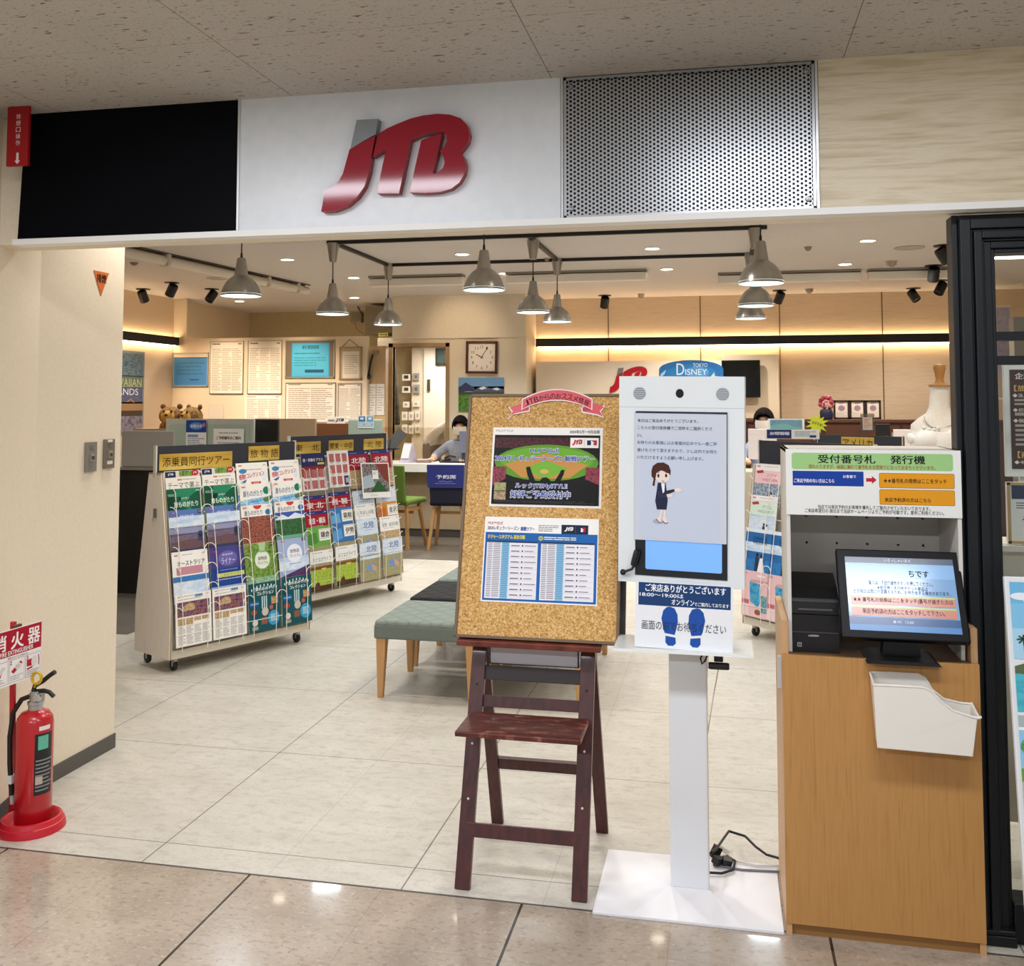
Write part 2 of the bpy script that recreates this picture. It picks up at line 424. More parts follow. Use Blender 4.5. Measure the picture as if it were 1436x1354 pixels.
# perforated grille with real holes
steel = M('#b9bcbe', .32, .85)
gx0, gx1, gz0, gz1 = fx[2] + .006, fx[3] - .006, 2.274, ZM - .004
g = thing('ventilation_grille', 'perforated silver metal grille panel right of the white logo panel', 'grille', ((gx0 + gx1) / 2, FY, gz0))
cx = (gx0 + gx1) / 2
p = .0148; px_ = p * .866; rad = .0047
mb = MB(); ncol = int((gx1 - gx0 - .02) / px_); nrow = int((gz1 - gz0 - .012) / p)
cosa = [(math.cos(PI / 6 * k), math.sin(PI / 6 * k)) for k in range(12)]
hexb = [p / math.sqrt(3) / max(abs(math.cos(((PI / 6 * k + PI / 6) % (PI / 3)) - PI / 6)), .01) * .866 for k in range(12)]
for i in range(ncol + 1):
    for j in range(nrow + 1):
        if i % 2 and j == nrow: continue
        x = gx0 + .011 + i * px_ - cx; z = .0085 + j * p + (p / 2 if i % 2 else 0)
        v = [(x + c * rad, 0, z + s * rad) for c, s in cosa]
        hx = []
        for k, (c, s) in enumerate(cosa):
            d = p / math.sqrt(3) if k % 2 == 0 else p / 2
            xx = min(max(x + c * d, gx0 - cx), gx1 - cx); zz = min(max(z + s * d, 0), gz1 - gz0); hx.append((xx, 0, zz))
        mb.add(v + hx, [(k, (k + 1) % 12, 12 + (k + 1) % 12, 12 + k) for k in range(12)], steel)
mb.build('perforated_plate', g)
mb = MB(); w2 = (gx1 - gx0) / 2; hh = gz1 - gz0
for a, b in (((-w2, -.003, 0), (-w2 + .009, .004, hh)), ((w2 - .009, -.003, 0), (w2, .004, hh)), ((-w2, -.003, 0), (w2, .004, .007)), ((-w2, -.003, hh - .008), (w2, .004, hh))): mb.box(a, b, steel)
mb.build('edge_frame', g)
mb = MB(); mb.box((-w2, .03, 0), (w2, .04, hh), M('#07080a', .7)); mb.build('backing', g)
for sx in (-1, 1):
    for z in (.03, hh - .03):
        mb = MB(); mb.lathe([(.0001, .0), (.010, .0), (.008, .005), (.0001, .006)], M('#8f9396', .3, .8), 12, xf((sx * (w2 - .025), -.001, z), (PI / 2, 0, 0))); mb.build('fixing_bolt', g)

# raised logo
lg = thing('logo_sign', 'raised red and grey slanted letter logo on the white shop-front panel', 'sign', at_y(555, 228, FY))
def lpt(x, y):
    q = at_y(400 + x / 3.419, 100 + y / 3.419, FY - .035) - lg.location; return (q.x, q.z)
red_gloss = M('#930820', .5, spec=.15, coat=.55)
for nm, pts, m in (('grey_tip', JTB_J1, M('#7e8486', .35)), ('letter_J', JTB_J2, red_gloss), ('letters_TB', JTB_TB, red_gloss)):
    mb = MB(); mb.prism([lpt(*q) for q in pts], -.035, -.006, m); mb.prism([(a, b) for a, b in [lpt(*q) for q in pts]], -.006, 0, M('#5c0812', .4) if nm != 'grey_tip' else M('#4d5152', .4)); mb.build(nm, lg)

# left side wall and its baseboards
mb = MB(); mb.prism([(-2.868, 4.33), (-2.868, 3.724), (-2.573, 2.66), (-3.6, 2.66), (-3.6, 4.33)], 0, ZC, wall_paint, plane='xy'); mb.build('wall_left', kind='structure')
bb = M('#55524d', .5)
mb = MB(); mb.box((-2.9, 3.72, 0), (-2.862, 4.334, .067), bb); mb.build('baseboard_left', kind='structure')
mb = MB(); mb.prism([(-2.862, 3.727), (-2.88, 3.727), (-2.6, 2.66), (-2.567, 2.66)], 0, .067, M('#2c2a28', .5), plane='xy'); mb.build('baseboard_left', kind='structure')

# inner walls
mb = MB(); mb.box((-7.35, 4.3, 0), (-7.25, 14.4, ZC), wood_wall); mb.build('wall_left', kind='structure')
mb = MB(); mb.box((-3.6, 4.25, 0), (-7.3, 4.33, ZC), wall_paint); mb.build('wall_front', kind='structure')
mb = MB(); mb.box((-2.56, 13.201, 0), (4.4, 13.3, ZC), wood_wall)
for px in (853, 982, 1093, 1237):
    x = at_y(px, 440, 13.2).x; mb.box((x - .006, 13.194, 1.4), (x + .006, 13.2, ZC), M('#6e5636', .6))
mb.build('wall_back', kind='structure')
mb = MB(); mb.box((-7.3, 14.3, 0), (-2.4, 14.4, ZC), noise_mat('recess_paint', ['#b7a67f', '#beae88'], (1, 1, 1), 20, 2, .7)); mb.build('wall_back', kind='structure')
mb = MB(); mb.box((4.3, 3.5, 0), (4.4, 13.3, ZC), warm_paint); mb.build('wall_right', kind='structure')
# left part of the back: notice wall, door wall, soffit box
mb = MB(); mb.box((-7.25, 12.1, 0), (-4.487, 12.18, 2.497), M('#ead9bf', .6)); mb.build('wall_notice', kind='structure')
mb = MB(); mb.box((-7.25, 12.1, 2.497), (-7.06, 12.12, ZC), M('#e7d7bd', .6)); mb.build('column_left', kind='structure')
dx0, dx1, dz = -4.27, -3.545, 2.37
mb = MB(); mb.box((-4.49, 12.5, 0), (dx0, 12.58, 2.5), warm_paint); mb.box((dx1, 12.5, 0), (-2.47, 12.58, 2.5), warm_paint); mb.box((dx0, 12.5, dz), (dx1, 12.58, 2.5), warm_paint); mb.box((-2.55, 12.58, 0), (-2.475, 13.2, 2.478), warm_paint)
mb.build('wall_door', kind='structure')
mb = MB(); mb.box((-4.27, 12.46, 2.478), (-2.47, 13.2, ZC), warm_paint); mb.build('beam_soffit', kind='structure')
d = thing('door_1', None, None, (dx0, 12.5, 0), kind='structure')
mb = MB(); tf = M('#a58a64', .5)
mb.box((-.06, -.015, 0), (0, .09, dz + .05), tf); mb.box((dx1 - dx0, -.015, 0), (dx1 - dx0 + .05, .09, dz + .05), tf); mb.box((-.06, -.015, dz), (dx1 - dx0 + .05, .09, dz + .05), tf); mb.build('door_frame', d)

# warm LED strips behind black light rails on the walls
def wall_rail(name, label, a, b, out):
    a = Vector(a); b = Vector(b); t = (b - a); L = t.length
    o = thing(name, label, 'light rail', a, math.atan2(t.y, t.x))
    mb = MB(); mb.box((0, -.09, -.055), (L, -.07, .055), M('#0b0a09', .5)); mb.box((0, -.07, -.055), (L, .0, -.045), M('#0b0a09', .5)); mb.build('rail_housing', o)
    mb = MB(); mb.box((.02, -.05, .03), (L - .02, -.012, .042), M('#ffe0b4', .5, emit=15)); mb.box((.02, -.06, -.068), (L - .02, -.012, -.056), M('#ffe0b4', .5, emit=15)); mb.build('led_strip', o)
    return o
wall_rail('wall_light_rail', 'long black light rail glowing warm across the pale wooden back wall', (-2.46, 13.2, 2.445), (3.6, 13.2, 2.445), 1)
wall_rail('wall_light_rail', 'short black light rail glowing above the islands poster on the left wall', (-7.25, 8.6, 2.46), (-7.25, 12.09, 2.46), 1)

# right shop window with its dark moulded frame
navy = M('#14181d', .42, spec=.4)
WX0, WX1, WZ = .727, 2.6, 2.248
wnd = thing('window_1', None, None, (WX0, 3.36, 0), kind='structure')
mb = MB()
steps = [(.0, .018, .02), (.018, .05, -.012), (.05, .058, .0), (.058, .082, -.018), (.082, .09, -.004), (.09, .112, .004), (.112, .126, .018)]
for a, b, y in steps:
    mb.box((a, y, 0), (b, .10, WZ - a), navy)                      # left post, stepped moulding
    mb.box((b, y, WZ - b), (WX1 - WX0, .10, WZ - a), navy)         # header, stepped moulding
mb.box((.0, -.025, 0), (.126, .1, .03), navy); mb.box((.0, -.02, .03), (.126, .1, .045), navy)
mb.box((.126, 0, 0), (WX1 - WX0, .1, .12), navy)
mb.build('window_frame', wnd, bevel=.003)
for z in (1.858, 1.781):
    mb = MB(); mb.box((.11, .03, z - .014), (WX1 - WX0, .07, z + .014), navy); mb.build('window_bar', wnd)
mb = MB(); mb.box((.12, .047, .1), (WX1 - WX0, .053, WZ - .1), glass_mat('window_glass', '#f6f9f8', .03)); mb.build('window_pane', wnd)

# ================================================================== CEILING FITTINGS
alu = noise_mat('brushed_aluminium', ['#9d9a94', '#aeaba5', '#bdbab4'], (3, 3, .3), 3, 2, .3, metal=.85)
black = M('#0c0c0d', .45)
def pendant_proto():
    o = thing('pendant_lamp', 'x', 'pendant lamp', (0, 0, 0), group='aluminium pendant lamps under the black ceiling track')
    mb = MB(); mb.lathe([(.1425, 0), (.140, .004), (.134, .03), (.122, .065), (.102, .1), (.078, .125), (.05, .145), (.046, .148)], alu, 32)
    mb.lathe([(.1385, .002), (.130, .03), (.117, .065), (.098, .097), (.074, .12), (.046, .14)], M('#eaf6f6', .5, emit=.5), 32); mb.build('lamp_shade', o)
    mb = MB(); mb.lathe([(.1385, .016), (.0001, .016)], M('#dff6f8', .5, emit=3.2), 32); mb.build('diffuser', o)
    mb = MB(); mb.lathe([(.050, .143), (.048, .15), (.040, .2), (.031, .262), (.026, .27), (.0001, .272)], alu, 24); mb.build('neck', o)
    mb = MB(); mb.lathe([(.009, .27), (.008, .30), (.0035, .315)], black, 10); mb.tube([(0, 0, .3), (0, 0, ZC - 2.39 - .16)], .0045, black, 8); mb.build('cord', o)
    h = ZC - 2.39 - .03
    mb = MB(); mb.lathe([(.0001, h - .165), (.030, h - .165), (.033, h - .15), (.052, h - .02), (.052, h), (.0001, h)], alu, 24); mb.build('ceiling_cup', o)
    return o
pl = {(0, 0): 'large pendant lamp left of the white logo panel, nearest the left wall', (1, 0): 'large pendant lamp below the red logo, in front of the centre lamps', (2, 0): 'large pendant lamp below the silver grille, topmost of three overlapping lamps',
      (0, 1): 'mid-sized pendant lamp above the certificates, between two lamps of the left row', (1, 1): 'middle lamp of the centre row, hanging just right above the clock', (2, 1): 'middle lamp of the three overlapping pendant lamps under the silver grille',
      (0, 2): 'smallest left pendant lamp, hanging in front of the grey electrical box', (1, 2): 'smallest centre pendant lamp near the left end of the glowing wall rail', (2, 2): 'lowest and furthest of the three overlapping pendant lamps under the grille'}
pp = pendant_proto(); first = True
pend_pos = []
for j, yy in enumerate((6.35, 8.0, 9.45)):
    for i, xx in enumerate((-3.285, -1.56, .265)):
        o = pp if first else copy_tree(pp); first = False
        yj = yy + (.0, .2, 0)[i] * (j == 1)
        rowx = {(0, 0): -3.29, (1, 0): -1.54, (2, 0): .245}.get((i, j), xx)
        o.location = (rowx, yj, (2.385, 2.40, 2.42)[j]); o['label'] = pl[(i, j)]
        o.rotation_euler.z = random.random() * 6
        pend_pos.append((rowx, yj, (2.385, 2.40, 2.42)[j]))
def track(label, a, b):
    mb = MB(); mb.bar((0, 0, 0), Vector(b) - Vector(a), .035, .03, black, side=(0, 1, 0) if abs(b[0] - a[0]) > .5 else (1, 0, 0))
    mb.build('lighting_track', loc=a, label=label, cat='lighting track', group='black lighting track under the shop ceiling')
zt = ZC - .015
track('nearest long black track crossing the shop ceiling side to side', (-3.34, 8.0, zt), (.36, 8.0, zt))
track('furthest long black track crossing the shop ceiling side to side', (-3.3, 9.45, zt), (.36, 9.45, zt))
track('leftmost short black track running away from the shop front', (-3.285, 8.02, zt), (-3.285, 9.43, zt))
track('centre short black track running away between two long tracks', (-1.56, 8.02, zt), (-1.56, 9.43, zt))
track('right short black track above three overlapping pendant lamps', (.28, 8.02, zt), (.28, 9.43, zt))
# downlights
dl_pos = []
def downlight_proto():
    o = thing('downlight', 'x', 'downlight', group='small round downlights in the shop ceiling')
    mb = MB(); mb.lathe([(.062, 0), (.082, 0), (.08, -.005), (.062, -.006), (.06, .01)], M('#e8e2d8', .5), 24); mb.build('trim_ring', o)
    mb = MB(); mb.lathe([(.0001, -.003), (.063, -.003)], M('#fff2dc', .5, emit=14), 24); mb.build('lens', o); return o
dp = downlight_proto(); first = True
for u, v, lb in ((403, 363.5, 'round downlight left of the mid-left pendant cup under the black panel'), (648, 356, 'round downlight just left of the front centre pendant, between the tracks'), (708, 383, 'round downlight at the right edge of the front centre pendant shade'),
                 (496, 389, 'round downlight between two left pendants, upper of a close pair'), (497, 417, 'round downlight between two left pendants, lower of a close pair'), (336, 422, 'round downlight right under the front left pendant lamp'),
                 (915, 348, 'round downlight right of the centre track, under the silver grille'), (935, 377, 'round downlight above the end of the second linear fixture'), (1217, 337, 'round downlight nearest the window, under the pale wood panel'), (1185, 370, 'round downlight between linear fixtures and smoke detector')):
    o = dp if first else copy_tree(dp); first = False
    q = at_z(u, v, ZC); o.location = (q.x, q.y, ZC - .001); o['label'] = lb; dl_pos.append(q)
# black spotlights
def spot_proto():
    o = thing('spotlight', 'x', 'spotlight', group='black adjustable ceiling spotlights')
    mb = MB(); mb.lathe([(.0001, 0), (.085, 0), (.085, -.008), (.0001, -.01)], black, 24); mb.build('ceiling_plate', o)
    mb = MB(); mb.tube([(0, 0, -.005), (0, 0, -.05)], .014, black, 8); mb.build('stem', o)
    mb = MB(); mb.lathe([(.0001, .07), (.05, .07), (.056, .05), (.056, -.07), (.05, -.075), (.047, -.06), (.0001, -.06)], black, 24, xf((0, 0, -.09), (R(35), 0, 0))); mb.build('lamp_head', o)
    return o
sp0 = spot_proto(); first = True
for u, v, rz, lb in ((201, 405, 0, 'black spotlight above the left wall light rail, nearest the cream wall'), (241, 396, 1.2, 'black angled spotlight above the white corner column at left'), (297, 405, 2.6, 'black spotlight just left of the front left pendant lamp'),
                 (848, 414, .3, 'black spotlight at the middle of the glowing back wall'), (1093, 407, .6, 'black spotlight just right of the overlapping pendant lamps'), (1281, 404, 4., 'black angled spotlight low over the mannequin side of the back wall'),
                 (1309, 372, 0, 'black upright spotlight between others near the dark window frame'), (1323, 344, 5.1, 'largest black spotlight, touching the dark window frame at top'), (1319, 393, 2.2, 'black spotlight tip just below the upright one beside the window frame')):
    o = sp0 if first else copy_tree(sp0); first = False
    q = at_z(u, v, ZC); o.location = (q.x, q.y, ZC); o.rotation_euler.z = rz; o['label'] = lb
# linear fixtures
def linear(label, u0, v0, u1, v1, lit=False, y=None):
    a = at_z(u0, v0, 2.97); b = at_z(u1, v1, 2.97); y = y or (a.y + b.y) / 2
    xa, xb = at_y(u0, v0, y).x, at_y(u1, v1, y).x; L = xb - xa
    o = thing('ceiling_fixture', label, 'ceiling fixture', (xa, y, ZC), group='long linear fixtures under the shop ceiling')
    mb = MB(); mb.box((0, -.07, -.022), (L, .09, -.0005), M('#8f867a', .5)); mb.build('mounting_channel', o)
    mb = MB(); mb.box((0, -.05, -.115), (L, .07, -.03), M('#ece5da', .5), ) ; mb.build('fixture_body', o, bevel=.008)
    if lit:
        mb = MB(); mb.box((.02, -.04, -.125), (L - .02, .06, -.1155), M('#ffffff', .5, emit=6)); mb.build('diffuser', o)
linear('long linear ceiling fixture left of the centre pendants, above the soffit', 519, 396, 650, 392, y=10.4)
linear('linear ceiling fixture behind the smallest centre pendant lamp', 710, 388, 907, 386, y=10.4)
linear('linear ceiling fixture behind the overlapping pendant lamps', 1007, 393, 1207, 386, y=10.9)
linear('linear ceiling fixture ending behind the dark window frame', 1217, 386, 1352, 383, y=10.9)
linear('lit white linear lamp seen through the top of the shop window', 1392, 390, 1475, 388, lit=True, y=9.4)
# roller tube at left
a = at_z(176, 353, 2.975); b = at_z(430, 407, 2.975)
o = thing('roller_blind', 'long white roller tube with brackets running away under the left shop ceiling', 'roller blind', (a.x, a.y, ZC), math.atan2(b.y - a.y, b.x - a.x)); L = (b - a).length
mb = MB(); mb.tube([(-1.6, 0, -.07), (L, 0, -.07)], .048, M('#ded5c6', .5), 16); mb.build('roller_tube', o)
mb = MB(); mb.box((-1.6, .02, -.014), (L, .032, -.001), M('#3f3a33', .5)); mb.box((-1.6, -.05, -.012), (L, -.03, -.001), M('#4f4940', .5)); mb.build('track', o)
for x in (.55, L * .72, L - .25):
    mb = MB(); mb.box((x - .03, -.058, -.125), (x + .03, .058, -.001), M('#c9bfb0', .5)); mb.build('bracket', o, bevel=.02)
# round ceiling devices
def disc(name, label, cat, u, v, r, rings=True, h=.02, col='#bdb1a0', group=None):
    q = at_z(u, v, ZC); mb = MB(); mb.lathe([(.0001, 0), (r, 0), (r, -.006), (r * .8, -.008), (r * .78, -.004 if rings else -h), (r * .5, -.010 if rings else -h), (r * .45, -.005 if rings else -h * 1.4), (.0001, -.012 if rings else -h * 1.5)], M(col, .6), 28)
    mb.build(name, loc=(q.x, q.y, ZC - .0005), label=label, cat=cat, group=group)
disc('ceiling_speaker', 'round flush ceiling diffuser near the window-side downlight', 'ceiling speaker', 1275, 347, .13)
disc('ceiling_speaker', 'round flush ceiling diffuser above the left back corner', 'ceiling speaker', 305, 390, .12)
disc('smoke_detector', 'round smoke detector right of the lower window-side downlight', 'smoke detector', 1250, 366, .06, False, .04, '#b5a794')
disc('smoke_detector', 'round smoke detector above the overlapping pendant lamps at the back wall', 'smoke detector', 1135, 405, .055, False, .04, '#b5a794')
disc('smoke_detector', 'round smoke detector right of the middle spotlight on the back ceiling', 'smoke detector', 899, 412, .05, False, .04, '#b5a794')
disc('sprinkler_head', 'tiny sprinkler head right of the centre track on the ceiling', 'sprinkler', 1133, 346, .035, False, .025, '#9c8f7d')
disc('sprinkler_head', 'tiny sprinkler head on the ceiling close to the left wall', 'sprinkler', 188, 368, .04, False, .02, '#8f836f')
disc('sprinkler_head', 'tiny sprinkler head right beside the third black track end', 'sprinkler', 767, 362, .03, False, .02, '#9c8f7d')
# ================================================================== FOREGROUND
# ---- step easel
rw = noise_mat('red_brown_wood', ['#32100f', '#43171499'[:7], '#4d1c18'], (8, 8, 1), 7, 4, .38, coat=.15)
worn = noise_mat('worn_red_step', ['#4a1c15', '#5a2419', '#8a5545', '#b8988a'], (2.2, 5, 1), 7, 9, .4, pos=[.42, .54, .63, .74], nrough=.7)
ez = thing('step_easel', 'dark red wooden step-stool easel with a scuffed shelf, holding the cork board', 'easel', (-.6825, 3.6, 0))
XL, XR = -.2, .2
for x, n_ in ((XL, 'a'), (XR, 'b')):
    mb = MB(); mb.bar((x, -.256, 0), (x, .0, .775), .052, .024, rw)
    for z_, in ((.27,), (.44,), (.63,)): mb.lathe([(.0001, 0), (.005, 0), (.004, .003), (.0001, .003)], M('#d8cfc4', .4) if z_ < .6 else M('#1a0908', .5), 8, xf((x, -.256 + .33 * z_ - .0135, z_), (PI / 2 - .32, 0, 0)))
    mb.build('leg', ez, bevel=.002)
    mb = MB(); mb.bar((x - (.0 if x < 0 else -.012), .285, 0), (x, .03, .74), .046, .022, rw); mb.build('leg', ez, bevel=.002)
mb = MB(); mb.bar((XL, -.20, .175), (XR, -.20, .175), .045, .02, rw, side=(0, .3, 1)); mb.build('front_crossbar', ez, bevel=.0015)
mb = MB(); mb.bar((XL, .205, .262), (XR, .205, .262), .045, .02, rw, side=(0, -.3, 1)); mb.build('rear_crossbar', ez, bevel=.0015)
mb = MB(); mb.bar((XL, -.03, .665), (XR, -.03, .665), .05, .02, M('#1d0b0a', .45), side=(0, .3, 1)); mb.build('upper_crossbar', ez, bevel=.0015)
mb = MB(); mb.bar((XL, -.06, .572), (XR, -.06, .572), .04, .016, rw, side=(0, .3, 1)); mb.build('shelf_crossbar', ez, bevel=.0015)
mb = MB(); mb.box((-.214, -.315, .524), (.214, -.09, .542), worn); mb.build('step_shelf', ez, bevel=.004)
mb = MB(); mb.box((-.262, -.12, .777), (.258, .07, .797), noise_mat('worn_red_top', ['#4d1d15', '#6b2e20', '#7a3c2b'], (3, 6, 1), 6, 4, .4)); mb.build('top_plate', ez, bevel=.003)

# ---- plastic leaflet box under the top plate
mb = MB(); fr = M('#c9c7cd', .35); mb.box((-.165, 0, 0), (.165, .10, .003), fr); mb.box((-.165, 0, 0), (.165, .004, .088), fr); mb.box((-.165, .096, 0), (.165, .1, .088), fr); mb.box((-.165, 0, 0), (-.161, .1, .088), fr); mb.box((.161, 0, 0), (.165, .1, .088), fr)
A = Art(mb, .33, .088, 330, 88, X=xf((0, 0, .044)))
A.lines(20, 8, 300, 34, 3, '#a9a7b4', 1, seed=3)
mb.build('leaflet_box', loc=(-.6825, 3.59, .692), label='translucent white plastic leaflet box tucked under the red easel top', cat='box')

# ---- cork board
TH = R(-14)
bx, by, bz = -.662, 3.515, .799
def on_board(dx, s, o=0.):
    return (bx + dx, by - s * math.sin(TH) - o * math.cos(TH), bz + s * math.cos(TH) + o * math.sin(TH))
m, n, l, b = base_mat('cork'); mp = coords(n, l)
v1 = n.new('ShaderNodeTexVoronoi'); v1.inputs['Scale'].default_value = 210; l.new(mp.outputs[0], v1.inputs['Vector'])
n1 = n.new('ShaderNodeTexNoise'); n1.inputs['Scale'].default_value = 120; n1.inputs['Detail'].default_value = 4; l.new(mp.outputs[0], n1.inputs['Vector'])
sp_ = n.new('ShaderNodeSeparateColor'); l.new(v1.outputs['Color'], sp_.inputs[0])
mx_ = mth(n, l, 'MULTIPLY_ADD', sp_.outputs[0], .5, mth(n, l, 'MULTIPLY', n1.outputs[0], .55))
rr_ = ramp(n, ['#8a6230', '#bb8d4c', '#d3a764', '#e6c68c'], [.18, .36, .6, .82]); l.new(mx_, rr_.inputs[0]); l.new(rr_.outputs[0], b.inputs['Base Color']); b.inputs['Roughness'].default_value = .8
bp = n.new('ShaderNodeBump'); bp.inputs['Strength'].default_value = .25; bp.inputs['Distance'].default_value = .002; l.new(mx_, bp.inputs['Height']); l.new(bp.outputs[0], b.inputs['Normal'])
cork = m
cb = thing('cork_board', 'large cork notice board in a thin brown frame leaning on the red easel', 'notice board', (bx, by, bz), rot=(TH, 0, 0))
W, H = .598, .905
mb = MB(); mb.box((-W / 2 + .008, -.006, .008), (W / 2 - .008, .006, H - .008), cork)
mb.add([], [], cork); mb.build('cork_panel', cb)
fw = M('#6f5a43', .45)
mb = MB(); e = .011
mb.box((-W / 2, -.012, 0), (-W / 2 + e, .012, H), fw); mb.box((W / 2 - e, -.012, 0), (W / 2, .012, H), fw); mb.box((-W / 2, -.012, H - e), (W / 2, .012, H), fw); mb.box((-W / 2, -.012, 0), (W / 2, .012, e), fw); mb.build('board_frame', cb, bevel=.002)
q = on_board(.0, 0, -.03)
mb = MB(); mb.box((-W / 2 + .02, -.012, -.02), (W / 2 + .018, .006, .86), M('#17130f', .5)); mb.build('black_board', loc=(q[0], q[1], q[2] + .004), rot=(TH, 0, 0), label='black board edge showing behind and right of the cork board', cat='board')

# ribbon
mb = MB(); rb = M('#d9525c', .4); rd2 = M('#b23440', .4); wh = M('#f4e9e6', .4)
A = Art(mb, .372, .122, 562, 182)
def T(pts): return [(x - 268, y - 84) for x, y in pts]
arc = lambda r0, x0, x1, yb, n_=14: [(x0 + (x1 - x0) * k / n_, yb - r0 * (1 - (2 * k / n_ - 1) ** 2)) for k in range(n_ + 1)]
A.poly(T([(266, 188), (300, 190), (352, 162), (395, 190), (395, 215), (300, 232), (268, 262), (290, 218)]), wh, 1)
A.poly(T([(832, 182), (798, 180), (748, 152), (690, 195), (700, 222), (790, 238), (824, 252), (806, 214)]), wh, 1)
A.poly(T([(276, 192), (352, 166), (390, 190), (390, 208), (305, 226), (276, 248), (296, 214)]), rb, 2)
A.poly(T([(824, 187), (752, 158), (700, 195), (702, 214), (790, 230), (818, 244), (800, 210)]), rb, 2)
A.poly(T([(352, 168), (388, 190), (388, 206), (352, 206)]), rd2, 3); A.poly(T([(750, 160), (700, 192), (704, 214), (752, 206)]), rd2, 3)
top = arc(58, 346, 757, 142); bot = arc(54, 346, 757, 206)
A.poly(T(top + bot[::-1]), wh, 4)
top = arc(56, 352, 751, 146); bot = arc(54, 352, 751, 200)
A.poly(T(top + bot[::-1]), rb, 5)
s_ = 'JTBからのおススメ情報'
wds = [.8, .85, .85] + [1] * 10; wds = wds[:len(s_)]; tot = sum(wds); x = 362
for ch, wd in zip(s_, wds):
    ww = (741 - 362) * wd / tot; xm = x + ww / 2; yy = 163 - 52 * (1 - ((xm - 551.5) / 205) ** 2)
    ang = math.degrees(math.atan(2 * 52 * (xm - 551.5) / 205 ** 2))
    A.text(ch, xm - ww * .45 - 268, yy - 84 - 1, xm + ww * .45 - 268, yy - 84 + 32, '#3c1013', 6, .012, rot=ang); x += ww
mb.box((-.06, .0005, .03), (.06, .003, .045), M('#c0525a', .6))
mb.build('ribbon_banner', loc=on_board(.045, .868, .012), rot=(TH, 0, 0), label='red paper ribbon banner with dark lettering at the top of the cork board', cat='banner')

# baseball poster
mb = sheet(.42, .3); A = Art(mb, .42, .3, 640, 457)
A.text('MySTYLE', 18, 14, 120, 30, '#a88a8c', 1); A.text('2024年5月〜9月出発', 450, 14, 622, 34, '#3a3a40', 1, .02)
A.rect(12, 44, 626, 444, '#15100f', 1)
A.rect(12, 60, 626, 120, photo('crowd_dark', ['#120b0c', '#2a1215', '#5b2028', '#150d0e'], 60), 2)
A.oval(320, 205, 300, 105, '#5f9a2c', 3, 28); A.oval(320, 190, 270, 75, '#6fae33', 4, 28)
A.poly([(80, 215), (320, 150), (560, 215), (460, 290), (320, 300), (180, 290)], '#c9914c', 5); A.poly([(190, 240), (320, 190), (450, 240), (320, 300)], '#79b53a', 6); A.oval(312, 255, 24, 13, '#d9b06a', 7)
A.rect(12, 230, 90, 350, photo('crowd_red', ['#3a0f16', '#6d2a36', '#a04a58', '#1c0a0d'], 70), 7); A.rect(548, 230, 626, 350, photo('crowd_red', ['#3a0f16'], 70), 7)
A.poly([(12, 340), (90, 300), (150, 330), (230, 300), (300, 330), (400, 320), (500, 310), (560, 300), (626, 330), (626, 444), (12, 444)], '#0d0c0d', 8)
A.poly([(205, 232), (228, 228), (240, 262), (262, 310), (282, 320), (300, 292), (325, 288), (345, 300), (352, 320), (372, 312), (402, 262), (408, 246), (428, 244), (424, 268), (390, 345), (250, 345), (216, 280)], '#0a0a0b', 9)
A.rect(456, 60, 618, 118, '#f1efea', 10); jtb(A, 466, 70, 526, 104, '#8b1724', '#c01e2e', 11); A.rect(536, 68, 537.5, 110, '#a0a0a0', 11); mlb(A, 552, 74, 608, 102, 11)
def outlined(s, u0, v0, u1, v1, L=12, b=.03):
    A.text(s, u0, v0, u1, v1, '#fbfbfd', L, b + .045); A.text(s, u0 + 1, v0 + 1, u1 - 1, v1 - 1, '#2a4fa0', L + 2, b)
outlined('MLB™公式', 224, 122, 392, 150); outlined('2024年レギュラーシーズン観戦ツアー', 22, 164, 596, 198)
outlined('ルックJTBMySTYLE', 148, 324, 446, 356); outlined('好評ご予約受付中', 122, 366, 466, 408)
A.rect(26, 322, 94, 368, photo('thumb_a', ['#7a6a9a', '#c9b27a', '#5f8a4a', '#d8d0c0'], 90), 10); A.rect(26, 372, 94, 420, photo('thumb_b', ['#3b2f28', '#8a7350', '#c4b090', '#4a3a2c'], 90), 10)
A.lines(30, 424, 600, 440, 2, '#4a4648', 10, .3, 5)
mb.build('baseball_tour_poster', loc=on_board(.014, .628, .0075), rot=(TH, 0, 0), label='landscape baseball stadium poster, upper of two sheets on the cork board', cat='poster')

# schedule poster
mb = sheet(.425, .306, '#f3f2ee'); A = Art(mb, .425, .306, 690, 498)
A.text('MLB™公式', 18, 28, 112, 46, '#c2242f', 1, .02, .2); A.text('2024レギュラーシーズン', 18, 54, 212, 78, '#24305a', 1, .02); A.text('観戦ツアー', 222, 56, 306, 80, '#1c4fa0', 1, .03)
A.lines(330, 44, 450, 86, 4, '#5a5a60', 1, .35, 8); A.rect(468, 38, 628, 92, '#14203a', 1); jtb(A, 486, 50, 540, 78, '#e8e8ea', '#e8e8ea', 2); A.rect(552, 46, 553, 84, '#8a90a0', 2); mlb(A, 566, 52, 612, 78, 2)
A.rect(8, 92, 684, 490, '#1b62ad', 1)
A.text('ドジャースタジアム 試合日程', 26, 106, 250, 130, '#f0e23a', 3, .03)
A.oval(346, 122, 15, 13, '#d8d23a', 2); A.text('MLB', 336, 117, 356, 127, '#1b62ad', 4, .03)
A.lines(366, 112, 640, 134, 2, '#e8ecd0', 2, .5, 11)
